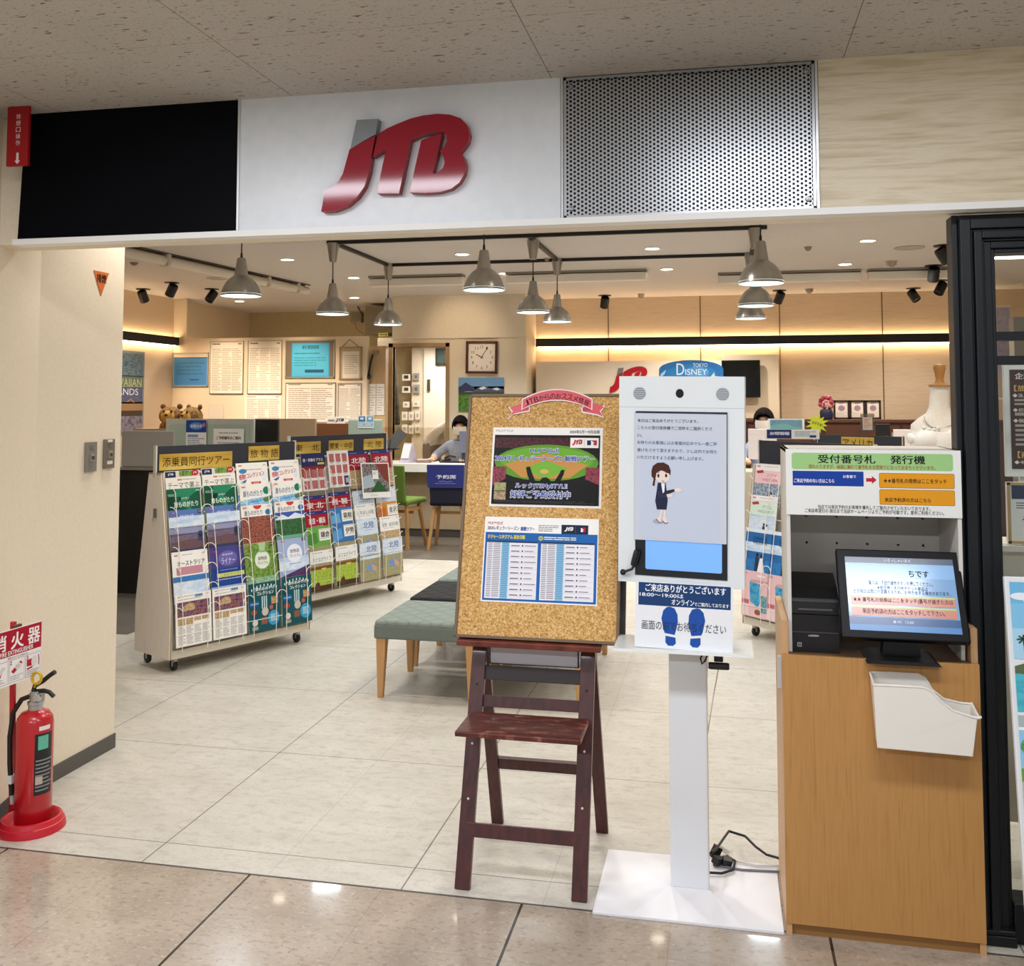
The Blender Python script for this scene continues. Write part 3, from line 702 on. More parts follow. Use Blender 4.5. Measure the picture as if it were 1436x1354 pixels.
for k, (u0, u1) in enumerate(((20, 330), (350, 668))):
    A.rect(u0, 146, u1, 478, '#e9e8ee', 2); A.rect(u0, 142, u1, 152, '#23385f', 3); A.rect(u0 + 92, 152, u0 + 138, 478, '#8ec6e6', 3)
    rd_ = random.Random(k)
    for r_ in range(30):
        v = 156 + r_ * 10.6
        A.rect(u0 + 8, v, u0 + 34, v + 4, '#8c8794', 4); A.rect(u0 + 42, v, u0 + 84, v + 4, '#8f8a90', 4); A.rect(u0 + 96, v, u0 + 134, v + 5, '#5d94bd', 4)
        if r_ % 3 == 1:
            A.rect(u0 + 150, v, u0 + 200, v + 5, '#5a5862', 4); A.oval(u0 + 218, v + 2, 5, 5, '#3a3640', 4, 8); A.rect(u0 + 232, v, u0 + 232 + rd_.randint(40, 70), v + 4, '#77747e', 4)
            A.rect(u0 + 4, v + 10, u1 - 4, v + 10.8, '#b9b6c0', 4)
mb.build('schedule_poster', loc=on_board(.005, .286, .0075), rot=(TH, 0, 0), label='blue game schedule sheet, lower of two sheets on the cork board', cat='poster')

# ---- reception screen kiosk
kx, ky = -.14, 3.452
ROLL = R(.7)
kio = thing('screen_kiosk', 'white free-standing screen kiosk on a square pole and flat floor plate', 'kiosk', (kx, 3.5, 0))
kw = M('#e3e9ea', .35); kw2 = M('#dfe3e6', .38)
mb = MB(); mb.box((-.29, -.232, 0), (.308, .225, .010), M('#e6e7ea', .35)); 
mb.add([(-.17, -.23, .0102), (.19, -.23, .0102), (.080, -.041, .024), (-.052, -.041, .024)], [(0, 1, 2, 3)], M('#e6e7ea', .35)); mb.build('floor_plate', kio, bevel=.002)
mb = MB(); mb.box((-.05, -.04, .01), (.078, .04, 1.1), kw2); mb.build('pole', kio, bevel=.006)
hd = MB(); hd.box((-.2125, -.03, -.352), (.2125, .02, .352), kw); hd.box((-.2125, -.0306, .245), (.2125, -.03, .2465), M('#b9bfc2', .4))
hh_ = hd.build('screen_housing', kio, loc=(0, -.05, 1.384), rot=(0, ROLL, R(-6)), bevel=.003)
for x in (-.141, .141):
    mb = MB(); mb.lathe([(.0001, 0), (.0215, 0), (.0215, .001)], M('#b9bec2', .5), 24, xf((x, -.0308, .293), (PI / 2, 0, 0)))
    for k in range(6):
        z = -.0165 + k * .0066; hw = math.sqrt(.021 ** 2 - z * z); mb.box((x - hw, -.0322, .293 + z - .0011), (x + hw, -.0316, .293 + z + .0011), M('#7e858b', .5))
    mb.build('speaker_grille', hh_)
mb = MB(); mb.lathe([(.0001, .001), (.0125, .001), (.0135, -.0005)], M('#060607', .2), 24, xf((-.003, -.031, .294), (PI / 2, 0, 0), (1, 1.15, 1))); mb.build('camera_eye', hh_)
# screen (dark glass, lit lower field)
mb = MB(); mb.box((-.153, -.033, -.326), (.157, -.0302, .232), M('#1b2126', .2)); A = Art(mb, .31, .558, 437, 763, xf((.002, 0, -.047)), -.033)
A.rrect(50, 20, 412, 733, 8, M('#6fa2e6', .3, emit=.5), 1)
mb.build('screen', hh_)
# notice sheet taped over the screen
mb = MB(); mb.box((-.155, -.0372, -.206), (.155, -.0364, .228), M('#ccd3df', .25)); A = Art(mb, .31, .434, 436, 602, xf((0, 0, .011)), -.0372)
A.rect(0, 0, 436, 4, '#3b3f58', 1); A.rect(34, 120, 400, 596, '#c6d0e0', 1)
tx = '#4a4e58'
for s, u1, v in (('本日はご来店ありがとうございます。', 303, 39), ('こちらの受付発券機でご用件をご選択くださ', 368, 73), ('い。', 34, 109), ('お待ちのお客様にはお客様対応中でも一度ご声', 390, 143), ('掛けをさせて頂きますので、少し店内でお待ち', 390, 179), ('いただけますようお願い申し上げます。', 327, 213)):
    A.text(s, 12, v - 9, u1, v + 8, tx, 2, .012)
sk = '#ecdcd2'; nv = '#262b45'; hr = '#4a2a22'
U0 = lambda pts: [(x - 140, y - 228) for x, y in pts]
A.oval(118, 512, 30, 12, '#a9b0c0', 2)
A.poly(U0([(221, 505), (228, 480), (250, 465), (280, 463), (304, 475), (314, 500), (312, 520), (240, 545), (236, 575), (226, 572), (232, 540), (222, 530)]), hr, 3)
A.oval(134, 300, 36, 30, sk, 4); A.poly(U0([(230, 520), (236, 495), (262, 484), (312, 500), (312, 516), (270, 500), (246, 512), (242, 535), (234, 540)]), hr, 5)
A.oval(115, 298, 5, 9, '#2a2426', 6, 10); A.oval(152, 296, 5, 9, '#2a2426', 6, 10); A.line([(131, 320), (137, 323), (143, 320)], 2.5, '#a04840', 6); A.line([(108, 284), (120, 282)], 2, hr, 6); A.line([(148, 281), (160, 283)], 2, hr, 6)
A.poly(U0([(252, 558), (290, 558), (300, 640), (294, 684), (248, 684), (240, 645)]), nv, 3); A.poly(U0([(268, 560), (286, 560), (284, 600), (276, 608)]), '#eef0f4', 4)
A.poly(U0([(286, 596), (330, 586), (334, 596), (296, 612)]), nv, 5); A.poly(U0([(330, 584), (350, 577), (372, 592), (352, 600), (334, 598)]), sk, 5); A.poly(U0([(246, 600), (262, 596), (276, 616), (294, 612), (296, 624), (262, 630)]), '#2f3553', 6); A.poly(U0([(294, 611), (324, 606), (322, 622), (298, 626)]), sk, 6)
A.poly(U0([(266, 684), (278, 684), (268, 720), (270, 744), (250, 738), (246, 726), (258, 718)]), sk, 3); A.poly(U0([(282, 684), (292, 684), (290, 718), (302, 742), (286, 748), (274, 736), (280, 716)]), sk, 3)
A.line(U0([(246, 728), (256, 742), (270, 745)]), 3, '#4a3a38', 4); A.line(U0([(276, 736), (288, 748), (302, 743)]), 3, '#4a3a38', 4)
mb.build('notice_sheet', hh_)
# small camera on a stalk, clipped at the left edge
mb = MB(); mb.lathe([(.0001, -.026), (.010, -.026), (.0115, -.02), (.0115, .02), (.010, .027), (.0001, .027)], black, 14, xf((-.149, -.05, -.268), (0, R(14), 0))); mb.tube([(-.152, -.05, -.292), (-.162, -.05, -.306), (-.178, -.05, -.312), (-.192, -.048, -.318)], .0045, black, 8); mb.ball((-.192, -.047, -.318), .0105, black, 12); mb.box((-.155, -.05, -.28), (-.145, -.031, -.25), black); mb.build('stalk_camera', hh_)
mb = MB(); mb.box((-.226, -.17, .826), (.228, .04, .832), M('#dfe5e3', .25)); mb.box((-.226, -.174, .826), (.228, -.17, .835), M('#eef2f1', .2)); mb.build('acrylic_shelf', kio)
# waiting notice standing on the shelf
mb = MB(); mb.box((-.16, 0, 0), (.16, .003, .214), M('#eceff2', .25)); A = Art(mb, .32, .214, 447, 300, xf((0, 0, .107)))
A.rect(14, 4, 436, 108, '#1d3f70', 1); A.text('ご来店ありがとうございます', 46, 9, 414, 44, '#f4f6f8', 2, .02); A.text('18:00〜19:00は', 20, 50, 222, 68, '#f4f6f8', 2, .02); A.text('オンライン', 168, 74, 270, 100, '#f4f6f8', 2, .02); A.text('でご案内しております', 272, 82, 428, 100, '#f4f6f8', 2, .015)
def shoe(cu, sg):
    pts = [(0, -85), (22, -78), (36, -50), (38, -15), (30, 20), (24, 42), (-22, 36), (-30, 10), (-38, -30), (-30, -66), (-14, -82)]
    A.poly([(cu + sg * x, 194 + y) for x, y in pts], '#2150a4', 1)
    A.poly([(cu + sg * x, 194 + y) for x, y in [(-18, 48), (28, 54), (30, 80), (18, 92), (-6, 92), (-18, 78)]], '#2150a4', 1)
shoe(160, 1); shoe(284, -1)
A.text('画面の前でお待ちください', 32, 176, 416, 218, '#30384c', 3, .0)
mb.build('waiting_notice', loc=(kx + .003, 3.362, .8325), rot=(R(-4), R(1.2), 0), label='white notice with navy heading and blue shoe prints below the kiosk screen', cat='notice')
# web camera hanging under the shelf with its cable loop
wc = thing('web_camera', 'small black web camera with looped cable hanging under the kiosk shelf', 'camera', tuple(at_y(1008, 922, 3.42)))
mb = MB(); mb.box((-.016, -.01, -.012), (.014, .012, .034), black); mb.build('clip', wc, bevel=.003)
mb = MB(); mb.lathe([(.0001, -.034), (.010, -.034), (.012, -.028), (.012, .028), (.01, .034), (.0001, .034)], black, 16, xf((.0, -.012, -.024), (0, PI / 2, 0))); mb.build('camera_body', wc)
mb = MB(); mb.tube([(-.016, 0, .024), (-.03, -.005, .03), (-.05, -.005, .022), (-.06, -.005, -.005), (-.055, -.005, -.022), (-.045, -.002, -.012), (-.035, 0, .012), (-.02, .01, .034)], .003, black, 8); mb.tube([(.0, .01, -.03), (-.02, .04, -.14), (-.045, .075, -.3), (-.062, .085, -.5), (-.066, .09, -.66)], .0022, M('#cfcac2', .4), 6); mb.build('cable', wc)
# cables and plugs by the pole
def floor_path(pts, z=.006): return [at_z(u, v, z) for u, v in pts]
mb = MB(); mb.tube([Vector((-.055, 3.52, .12)), Vector((-.04, 3.56, .115))] + floor_path([(1022, 1165), (1045, 1172), (1060, 1187), (1075, 1198), (1096, 1204)], .05), .0045, black, 8)
mb.build('power_cable', label='black power cable running from the kiosk pole to the ticket counter', cat='cable')
mb = MB(); mb.tube([at_z(1000, 1206, .02), at_z(1020, 1200, .02), at_z(1031, 1207, .02), at_z(1028, 1219, .02), at_z(1012, 1224, .02), at_z(994, 1223, .02)], .0045, black, 8); mb.build('power_cable', label='black looped cable end lying on the kiosk floor plate', cat='cable')
mb = MB(); mb.tube(floor_path([(1012, 1190), (1030, 1206), (1060, 1213), (1098, 1213)], .016), .004, M('#d8d6d0', .4), 8); mb.tube(floor_path([(1000, 1212), (1040, 1219), (1098, 1222)], .014), .004, M('#70747e', .4), 8); mb.build('power_cable', label='pale grey and white cables running across the kiosk floor plate', cat='cable')
q = at_z(1003, 1194, .03)
mb = MB(); mb.box((-.012, -.012, -.02), (.016, .012, .022), black, xf(q, (0, .5, .3))); mb.box((-.02, -.012, -.014), (.022, .014, .01), M('#1b1b1c', .4), xf(at_z(1008, 1206, .03), (.2, .3, .8))); mb.box((-.012, -.012, -.012), (.02, .012, .012), M('#1b1b1c', .4), xf(at_z(1018, 1207, .03), (.3, .2, .2))); mb.box((-.03, -.008, -.008), (.02, .008, .008), M('#e4e2dc', .4), xf(at_z(1016, 1192, .03), (0, .6, .6)))
mb.build('power_adapter', label='cluster of black plugs and a white tap beside the kiosk pole', cat='plug')

# ---- ticket counter
beech = wood_mat('honey_beech', ['#a97840', '#b5844a', '#ba8b50', '#ae7d44'], 'z', 5, .42, 26, .6)
beech_edge = wood_mat('pale_beech_edge', ['#c09566', '#cba276'], 'z', 5, .45, 20, .4)
CX0, CX1, CY0, CY1 = .175, .752, 3.272, 3.70
tc_ = thing('ticket_counter', 'honey beech counter cabinet with raised sides, left of the dark window frame', 'counter', ((CX0 + CX1) / 2, CY0, 0))
hw = (CX1 - CX0) / 2; D = CY1 - CY0
mb = MB(); mb.box((-hw, 0, .035), (hw, .018, .855), beech); mb.build('front_panel', tc_, bevel=.001)
mb = MB(); mb.box((-hw + .02, .012, 0), (hw - .02, .03, .035), M('#8f6636', .5)); mb.box((-hw, .004, 0), (-hw + .018, .03, .036), beech_edge); mb.box((hw - .018, .004, 0), (hw, .03, .036), beech_edge); mb.build('plinth', tc_)
for s in (-1, 1):
    mb = MB(); a, b = (-hw, -hw + .02) if s < 0 else (hw - .02, hw); mb.box((a, .018, .0), (b, D, .958), beech_edge); mb.build('side_panel', tc_, bevel=.001)
mb = MB(); mb.box((-hw + .02, .018, .836), (hw - .02, D, .852), M('#6f4f2c', .5)); mb.build('counter_top', tc_)
mb = MB(); mb.box((-hw + .02, D - .015, .0), (hw - .02, D, .95), M('#b98d55', .5)); mb.build('back_panel', tc_)
mb = MB(); mb.box((-.012, -.004, -.1), (-.0, .012, .0), M('#c9cbca', .4)); mb.build('cable_clip', tc_, loc=(-hw, .08, .83))
# hutch with printed header
hu = thing('sign_hutch', 'grey open-fronted hutch with a printed green and orange header, standing on the ticket counter', 'hutch', (.4605, 3.325, .8525))
hwd = .2635; gr = M('#d2cfc7', .5); grl = M('#d6d3cb', .5)
mb = MB(); mb.box((-hwd, 0, 0), (-hwd + .012, .30, .645), grl); mb.build('side_panel', hu, bevel=.001)
mb = MB(); mb.box((hwd - .012, 0, 0), (hwd, .30, .645), grl); mb.build('side_panel', hu, bevel=.001)
mb = MB(); mb.box((-hwd, 0, .633), (hwd, .30, .645), grl); mb.build('top_panel', hu, bevel=.001)
mb = MB(); mb.box((-hwd + .012, .285, 0), (hwd - .012, .3, .633), gr)
for u in (-.18, -.08, .02, .12, .2):
    for z in (.40, .31): mb.lathe([(.0001, -.001), (.004, -.001), (.004, .002)], M('#5d5a54' if (u * 100) % 3 else '#e8e6e0', .5), 8, xf((u, .284, z), (PI / 2, 0, 0)))
mb.build('back_panel', hu)
mb = MB(); mb.box((-hwd, -.006, .436), (hwd, .0, .645), M('#e7e9e4', .4)); A = Art(mb, 2 * hwd, .209, 967, 375, xf((0, 0, .5405)), -.006)
A.rrect(34, 20, 924, 115, 14, '#9cc983', 1); bk = '#17181a'
A.text('受付番号札', 184, 30, 502, 78, bk, 2, .022); A.text('発行機', 586, 30, 774, 78, bk, 2, .022)
A.text('恐れ入りますが、画面に触れて番号札をお受取りになっておまちくださいませ。', 130, 86, 828, 110, '#a1402c', 2, .012)
A.rect(38, 124, 436, 208, '#173f9a', 1); A.text('お客様で', 322, 144, 394, 162, '#eef1f6', 2, .015); A.text('ご来店予約のない方はこちら', 46, 168, 272, 191, '#eef1f6', 2, .015)
A.poly([(450, 160), (482, 160), (482, 148), (508, 170), (482, 192), (482, 180), (450, 180)], '#bb2433', 1)
for v0, v1 in ((130, 214), (222, 308)): A.rrect(522, v0, 930, v1, 8, '#6d5420', 1); A.rrect(524, v0 + 2, 928, v1 - 2, 8, '#e0991f', 2)
A.text('★★番号札の発券はここをタッチ', 546, 160, 888, 186, '#2c2418', 3, .015); A.text('来店予約済の方はこちら', 550, 268, 800, 292, '#2c2418', 3, .015)
A.text('当店では来店予約のお客様を優先してご案内させていただいております。', 178, 315, 796, 337, '#3a3b3c', 2, .01); A.text('ご来店希望日の 前日まで当店ホームページよりご予約が可能です。是非ご利用ください。', 105, 338, 870, 361, '#3a3b3c', 2, .01)
mb.build('header_sign', hu)
# touch monitor
mn = thing('touch_monitor', 'black tilted touch monitor with a pale blue lit screen, on the ticket counter', 'monitor', (.534, 3.245, .8525)); mn.scale = (.945, .945, .945)
mb = MB(); mb.prism([(-.12, 0), (.11, 0), (.09, .012), (-.09, .012)], -.02, .16, M('#0e0e10', .4)); mb.prism([(-.06, .01), (.06, .01), (.045, .16), (-.045, .16)], .06, .11, M('#0e0e10', .4)); mb.build('stand', mn, bevel=.003)
mh = MB(); mh.box((-.195, 0, 0), (.195, .03, .302), M('#08080a', .4, spec=.15)); mo = mh.build('housing', mn, loc=(0, -.03, .082), rot=(R(-29), 0, 0), bevel=.004)
mb = MB(); mb.box((-.168, -.0012, .026), (.172, .001, .274), M('#789fc6', .12, emit=.18)); A = Art(mb, .34, .248, 640, 430, xf((.002, 0, .15)), -.0012)
A.rect(0, 0, 640, 36, M('#4c5a6c', .2, emit=.1), 1); A.text('いらっしゃいませ', 236, 8, 392, 27, '#dfe7ee', 2); A.rect(0, 36, 640, 120, M('#7fabd4', .15, emit=.2), 1)
A.text('ちです', 372, 74, 490, 112, '#20262e', 3, .02); dk = '#3a424e'
A.text('受付は、下記の緑色ボタンを押してください。', 130, 138, 508, 164, dk, 3); A.text('★航空券・その他チケット単品は', 178, 168, 474, 192, dk, 3); A.text('土日祝日は窓口が混雑するため、お待たせする場合があります。', 36, 192, 602, 216, dk, 3)
pk = M('#c07f6c', .2, emit=.15); yg = M('#b3ba74', .2, emit=.2)
A.rrect(18, 226, 626, 282, 5, pk, 2); A.rect(20, 226, 624, 236, yg, 3); A.text('★★ 番号札の発券はここをタッチ(番号が過ぎた方は', 32, 240, 610, 270, '#4a2c28', 4, .01); A.rrect(18, 288, 626, 346, 5, pk, 2); A.rect(20, 288, 624, 299, yg, 3); A.text('来店予約済の方はここをタッチして下さい。', 80, 304, 556, 334, '#4a2c28', 4, .01)
A.rect(0, 352, 640, 396, M('#3c5c88', .2, emit=.12), 2); A.oval(262, 376, 8, 8, '#dfe7f0', 3, 12); A.text('0時', 276, 368, 300, 384, '#dfe7f0', 3); A.text('13:00', 324, 368, 372, 384, '#dfe7f0', 3); A.rect(0, 396, 640, 430, M('#4f80b4', .2, emit=.2), 2)
mb.build('screen', mo)
# ticket printer
pr = thing('ticket_printer', 'black receipt printer with a raised paper hood, left of the touch monitor', 'printer', (.279, 3.33, .8525))
pb = M('#0d0d0f', .4)
mb = MB(); mb.box((-.072, 0, 0), (.075, .17, .118), pb); mb.box((-.07, -.004, .062), (.073, 0, .066), M('#3a3a3d', .4)); mb.box((-.02, -.001, .05), (.008, .001, .055), M('#8c8c8e', .4)); A = Art(mb, .147, .118, 147, 118, xf((.0015, 0, .059)))
A.text('CITIZEN', 60, 62, 84, 67, '#d0d0d2', 2, .02); A.rect(18, 88, 31, 101, '#b9b9bc', 1); A.rect(20, 90, 29, 99, '#1a1a1c', 2); A.text('C', 22, 92, 27, 97, '#c0c0c2', 3, .04)
mb.build('printer_body', pr, bevel=.004)
mb = MB(); mb.prism([(.0, .118), (.004, .165), (.05, .20), (.17, .228), (.17, .118)], -.072, .075, pb, plane='yz'); mb.prism([(-.004, .128), (-.004, .14), (.02, .14), (.02, .128)], -.05, .055, M('#2c2c2f', .3), plane='yz'); mb.build('paper_hood', pr, bevel=.006)
# white bin on the front
bn = thing('leaflet_bin', 'white plastic open bin with a curved scooped rim fixed to the counter front', 'bin', (.6, 3.18, .6))
wp = M('#e9e5db', .4)
def bp_(pts, y): return [tuple(Vector(at_y(1060 + u / 2.856, 880 + v / 2.856, y)) - Vector((.6, 3.18, .6))) for u, v in pts]
frt = bp_([(472, 228), (560, 232), (668, 238), (702, 252), (738, 292), (790, 332), (850, 352), (886, 362), (868, 515), (488, 480)], 3.185)
bak = bp_([(457, 178), (540, 180), (650, 186), (678, 200), (704, 246), (752, 284), (815, 300), (856, 304), (856, 470), (480, 440)], 3.268)
mb = MB(); k = len(frt)
def arr(): 
    v = frt + bak; f = [list(range(k)), list(range(k, 2 * k))[::-1]]
    for i in range(k):
        if i >= 7: f.append((i, (i + 1) % k, k + (i + 1) % k, k + i))
    return v, f
v, f = arr(); f[0] = f[0]; mb.add(v, f, wp)
o = mb.build('bin_shell', bn); so = o.modifiers.new('thick', 'SOLIDIFY'); so.thickness = .003; so.offset = 0
mb = MB(); mb.tube([Vector(p) for p in frt[:8]] + [Vector(frt[7]) + Vector((.012, 0, .004))], .0038, wp, 8); mb.tube([Vector(p) for p in bak[:8]] + [Vector(bak[7]) + Vector((.008, 0, .002))], .0035, wp, 8); mb.tube([Vector(frt[7]) + Vector((.006, 0, 0)), Vector(bak[7]) + Vector((.006, 0, 0))], .004, wp, 8); mb.tube([frt[0], bak[0]], .0035, wp, 8); mb.build('rim', bn)

# ---- fire extinguisher on its red stand
ex = at_z(44, 1160)
red = M('#b3121d', .28, coat=.4); red2 = M('#c01a2b', .4)
es = thing('extinguisher_stand', 'red round floor stand with a pole carrying the fire extinguisher sign', 'stand', (ex.x, ex.y, 0))
mb = MB(); mb.lathe([(.0001, .012), (.075, .012), (.082, .016), (.092, .042), (.1, .048), (.108, .046), (.114, .03), (.118, .028), (.123, .012), (.124, 0), (.0001, 0)], red2, 40); mb.build('base_ring', es)
mb = MB(); pa = Vector((-.112, .03, .02)); pb_ = Vector((-.05, -.07, .80)); mb.bar(pa, pb_, .018, .014, red2); mb.build('pole', es)
sgn = MB(); sgn.box((-.13, 0, -.105), (.13, .003, .105), M('#eeecea', .35)); A = Art(sgn, .26, .21, 260, 210)
A.rect(3, 3, 257, 100, '#ac0f2c', 1)
for ch, u in (('消', 12), ('火', 100), ('器', 186)): A.text(ch, u, 16, u + 62, 76, '#f4efee', 2, .028)
A.text('FIRE EXTINGUISHER', 46, 80, 214, 96, '#f4efee', 2, .02); A.text('使用方法 TO OPERATE', 84, 104, 186, 113, '#8a2a36', 2)
for k, u in enumerate((8, 92, 176)):
    A.rect(u, 116, u + 78, 202, '#8d8686', 1); A.rect(u + 1.5, 117.5, u + 76.5, 200.5, '#efedec', 2); A.text(str(k + 1), u + 5, 120, u + 13, 134, '#b21a30', 3, .05)
    A.lines(u + 6, 178, u + 72, 198, 3, '#7a7474', 3, .3, k)
A.poly([(20, 172), (40, 140), (60, 150), (50, 172)], '#b21a30', 3); A.poly([(26, 158), (60, 132), (76, 140), (44, 166)], '#d9d2d0', 4); A.poly([(102, 160), (150, 128), (160, 138), (116, 170)], '#b21a30', 3); A.oval(138, 146, 17, 12, '#e2dcda', 4); A.line([(126, 150), (134, 140)], 2, '#b21a30', 5); A.line([(136, 152), (144, 142)], 2, '#b21a30', 5)
A.poly([(182, 136), (208, 134), (208, 162), (182, 160)], '#b21a30', 3); A.oval(220, 146, 15, 20, '#e2dcda', 4); A.poly([(182, 168), (214, 164), (212, 171), (184, 174)], '#b21a30', 3); A.line([(242, 126), (246, 146), (244, 166)], 4, '#b21a30', 4)
sgn.build('sign_plate', es, loc=(-.012, -.094, .68), rot=(0, 0, R(86)))
mb = MB(); mb.box((-.02, -.006, 0), (.02, .006, .012), M('#5c2c2a', .4)); mb.build('sign_clip', es, loc=(-.022, -.085, .782), rot=(0, 0, R(86)))
fe = thing('fire_extinguisher', 'red fire extinguisher with black hose and lever standing in the red floor stand', 'fire extinguisher', (ex.x + .004, ex.y, .0125))
mb = MB(); mb.lathe([(.0001, 0), (.062, 0), (.066, .004), (.066, .03), (.068, .034), (.068, .39), (.064, .41), (.05, .43), (.03, .438), (.024, .442)], red, 40); mb.build('cylinder', fe)
mb = MB(); mb.lathe([(.027, .438), (.027, .458), (.030, .46), (.030, .47), (.022, .474), (.02, .51), (.0001, .512)], M('#b8babb', .25, .9), 24); mb.box((-.018, -.014, .47), (.03, .014, .505), M('#a9abac', .3, .9)); mb.lathe([(.0001, 0), (.014, 0), (.014, .006), (.0001, .008)], M('#d0d2d2', .2, .8), 16, xf((.022, -.014, .488), (PI / 2, 0, 0))); mb.build('valve', fe)
mb = MB(); mb.tube([(-.012, 0, .505), (-.005, 0, .528), (.03, -.0, .548), (.06, -.0, .572), (.082, 0, .586)], .009, black, 10); mb.build('lever', fe)
mb = MB(); mb.tube([(.0, 0, .507), (.035, 0, .512), (.06, 0, .508), (.08, 0, .492)], .0085, black, 10); mb.build('handle', fe)
mb = MB(); mb.tube([(.02 * math.cos(a) + .012, -.012, .562 + .022 * math.sin(a)) for a in [2 * PI * k / 20 for k in range(20)]], .0055, M('#d2ae25', .35, .3), 8, closed=True); mb.tube([(.008, -.012, .542), (.0, -.008, .525)], .004, M('#d2ae25', .35, .3), 6); mb.build('safety_ring', fe)
mb = MB(); mb.tube([(-.018, -.005, .49), (-.05, -.015, .478), (-.075, -.03, .43), (-.083, -.035, .34), (-.08, -.035, .24), (-.072, -.035, .16), (-.068, -.034, .12)], .0095, black, 12); mb.tube([(-.068, -.034, .12), (-.066, -.034, .085)], .0075, M('#b8b4ae', .4), 10); mb.box((-.086, -.05, .165), (-.06, -.02, .195), M('#d9d6d0', .5)); mb.build('hose', fe)
mb = MB()
def wrap(a0, a1, z0, z1, m, r=.0686, n_=10):
    mb.add([(r * math.cos(R(a0 + (a1 - a0) * k / n_)), r * math.sin(R(a0 + (a1 - a0) * k / n_)), z) for z in (z0, z1) for k in range(n_ + 1)], [(k, k + 1, n_ + 2 + k, n_ + 1 + k) for k in range(n_)], m, True)
wrap(-52, 8, .13, .36, M('#16181a', .4)); 
for k in range(9): wrap(-48, -4 + (k % 3) * 6, .145 + k * .014, .150 + k * .014, M('#8d8f90', .5), .0689)
wrap(-42, -8, .30, .352, M('#5fb49a', .4), .0689); wrap(-48, -26, .17, .20, M('#b9a99a', .4), .069); wrap(-40, -2, .372, .388, M('#e9dedb', .4), .0688)
mb.build('label', fe)

# ---- left wall fittings
rs = thing('smoke_vent_sign', 'red vertical projecting sign with white lettering and down arrow, at the upper left corner', 'sign', tuple((at_y(10, 233, 3.2) + at_y(37, 232, 3.2)) / 2))
mb = MB(); mb.box((-.046, 0, 0), (.046, .012, .225), M('#a30d16', .4)); A = Art(mb, .092, .225, 92, 225, xf((0, 0, .1125)))
A.vtext('排煙口操作', 48, 28, 19, 25, '#f0d9d8', 1, .01); A.poly([(43, 175), (53, 175), (53, 205), (60, 205), (48, 219), (36, 205), (43, 205)], '#f0d9d8', 1); mb.build('sign_plate', rs)
q = at_x(142, 381, -2.868); t_ = MB(); t_.prism([(-.058, 0), (.058, 0), (0, -.115)], -.002, 0, M('#cf6a2a', .5)); A = Art(t_, .116, .115, 116, 115, xf((0, 0, -.0575)), -.002); A.text('排煙', 22, 12, 94, 52, '#2a1a14', 1, .03)
t_.build('smoke_vent_marker', loc=(-2.8675, q.y, q.z), rot=(0, 0, PI / 2), label='orange inverted triangle marker high on the cream side wall', cat='marker')
for (u0, v0, u1, v1, lb, kd) in ((118, 620, 133, 662, 'grey metal switch plate, left of two on the cream side wall', 0), (144, 616, 158, 657, 'brown-grey metal switch plate with white tabs, right of two on the cream side wall', 1)):
    a = at_x(u0, (v0 + v1) / 2, -2.868); b = at_x(u1, (v0 + v1) / 2, -2.868); zt_ = at_x(u0, v0, -2.868).z; zb_ = at_x(u0, v1, -2.868).z
    w_, h_ = abs(b.y - a.y), zt_ - zb_
    o = thing('switch_plate', lb, 'switch', (-2.868, (a.y + b.y) / 2, (zt_ + zb_) / 2), PI / 2)
    mb = MB(); mb.box((-w_ / 2, -.012, -h_ / 2), (w_ / 2, 0, h_ / 2), M('#8b8780' if kd == 0 else '#7d7668', .4, .3)); A = Art(mb, w_, h_, 60, 140, None, -.012); A.lines(14, 20, 46, 44, 3, '#55524c', 1, .4, kd)
    if kd: A.rect(16, 2, 44, 14, '#e4e0d8', 1); A.rect(14, 104, 46, 120, '#e4e0d8', 1)
    mb.build('cover', o, bevel=.002)
    mb = MB(); mb.box((-.015, -.018, -.02), (.015, -.012, .015), M('#a29d92', .4, .3)); mb.box((-.008, -.02, -.012), (.01, -.018, .004), M('#3a3835', .4)); mb.build('switch_button', o)

# ---- ottoman stools
def quilt(name, c0, c1):
    m, n, l, b = base_mat(name); tcn = n.new('ShaderNodeTexCoord'); sx = n.new('ShaderNodeSeparateXYZ'); l.new(tcn.outputs['Object'], sx.inputs[0])
    k = 2 * PI / .13
    a = mth(n, l, 'MULTIPLY', mth(n, l, 'ADD', sx.outputs[0], sx.outputs[1]), k / 2); c = mth(n, l, 'MULTIPLY', mth(n, l, 'SUBTRACT', sx.outputs[0], sx.outputs[1]), k / 2)
    h = mth(n, l, 'MINIMUM', mth(n, l, 'ABSOLUTE', mth(n, l, 'SINE', a)), mth(n, l, 'ABSOLUTE', mth(n, l, 'SINE', c)))
    h = mth(n, l, 'POWER', h, .4)
    nz = n.new('ShaderNodeTexNoise'); nz.inputs['Scale'].default_value = 150; l.new(tcn.outputs['Object'], nz.inputs['Vector'])
    hh2 = mth(n, l, 'MULTIPLY_ADD', nz.outputs[0], .12, h)
    l.new(mixc(n, l, mth(n, l, 'MULTIPLY_ADD', nz.outputs[0], .6, mth(n, l, 'MULTIPLY', h, .4)), lin(c0), lin(c1)), b.inputs['Base Color'])
    bp = n.new('ShaderNodeBump'); bp.inputs['Strength'].default_value = .6; bp.inputs['Distance'].default_value = .012; l.new(hh2, bp.inputs['Height']); l.new(bp.outputs[0], b.inputs['Normal']); b.inputs['Roughness'].default_value = .85
    return m
qg, qb = quilt('quilted_sage', '#6c7870', '#8b968d'), quilt('quilted_black', '#0c0c0d', '#1d1d1f')
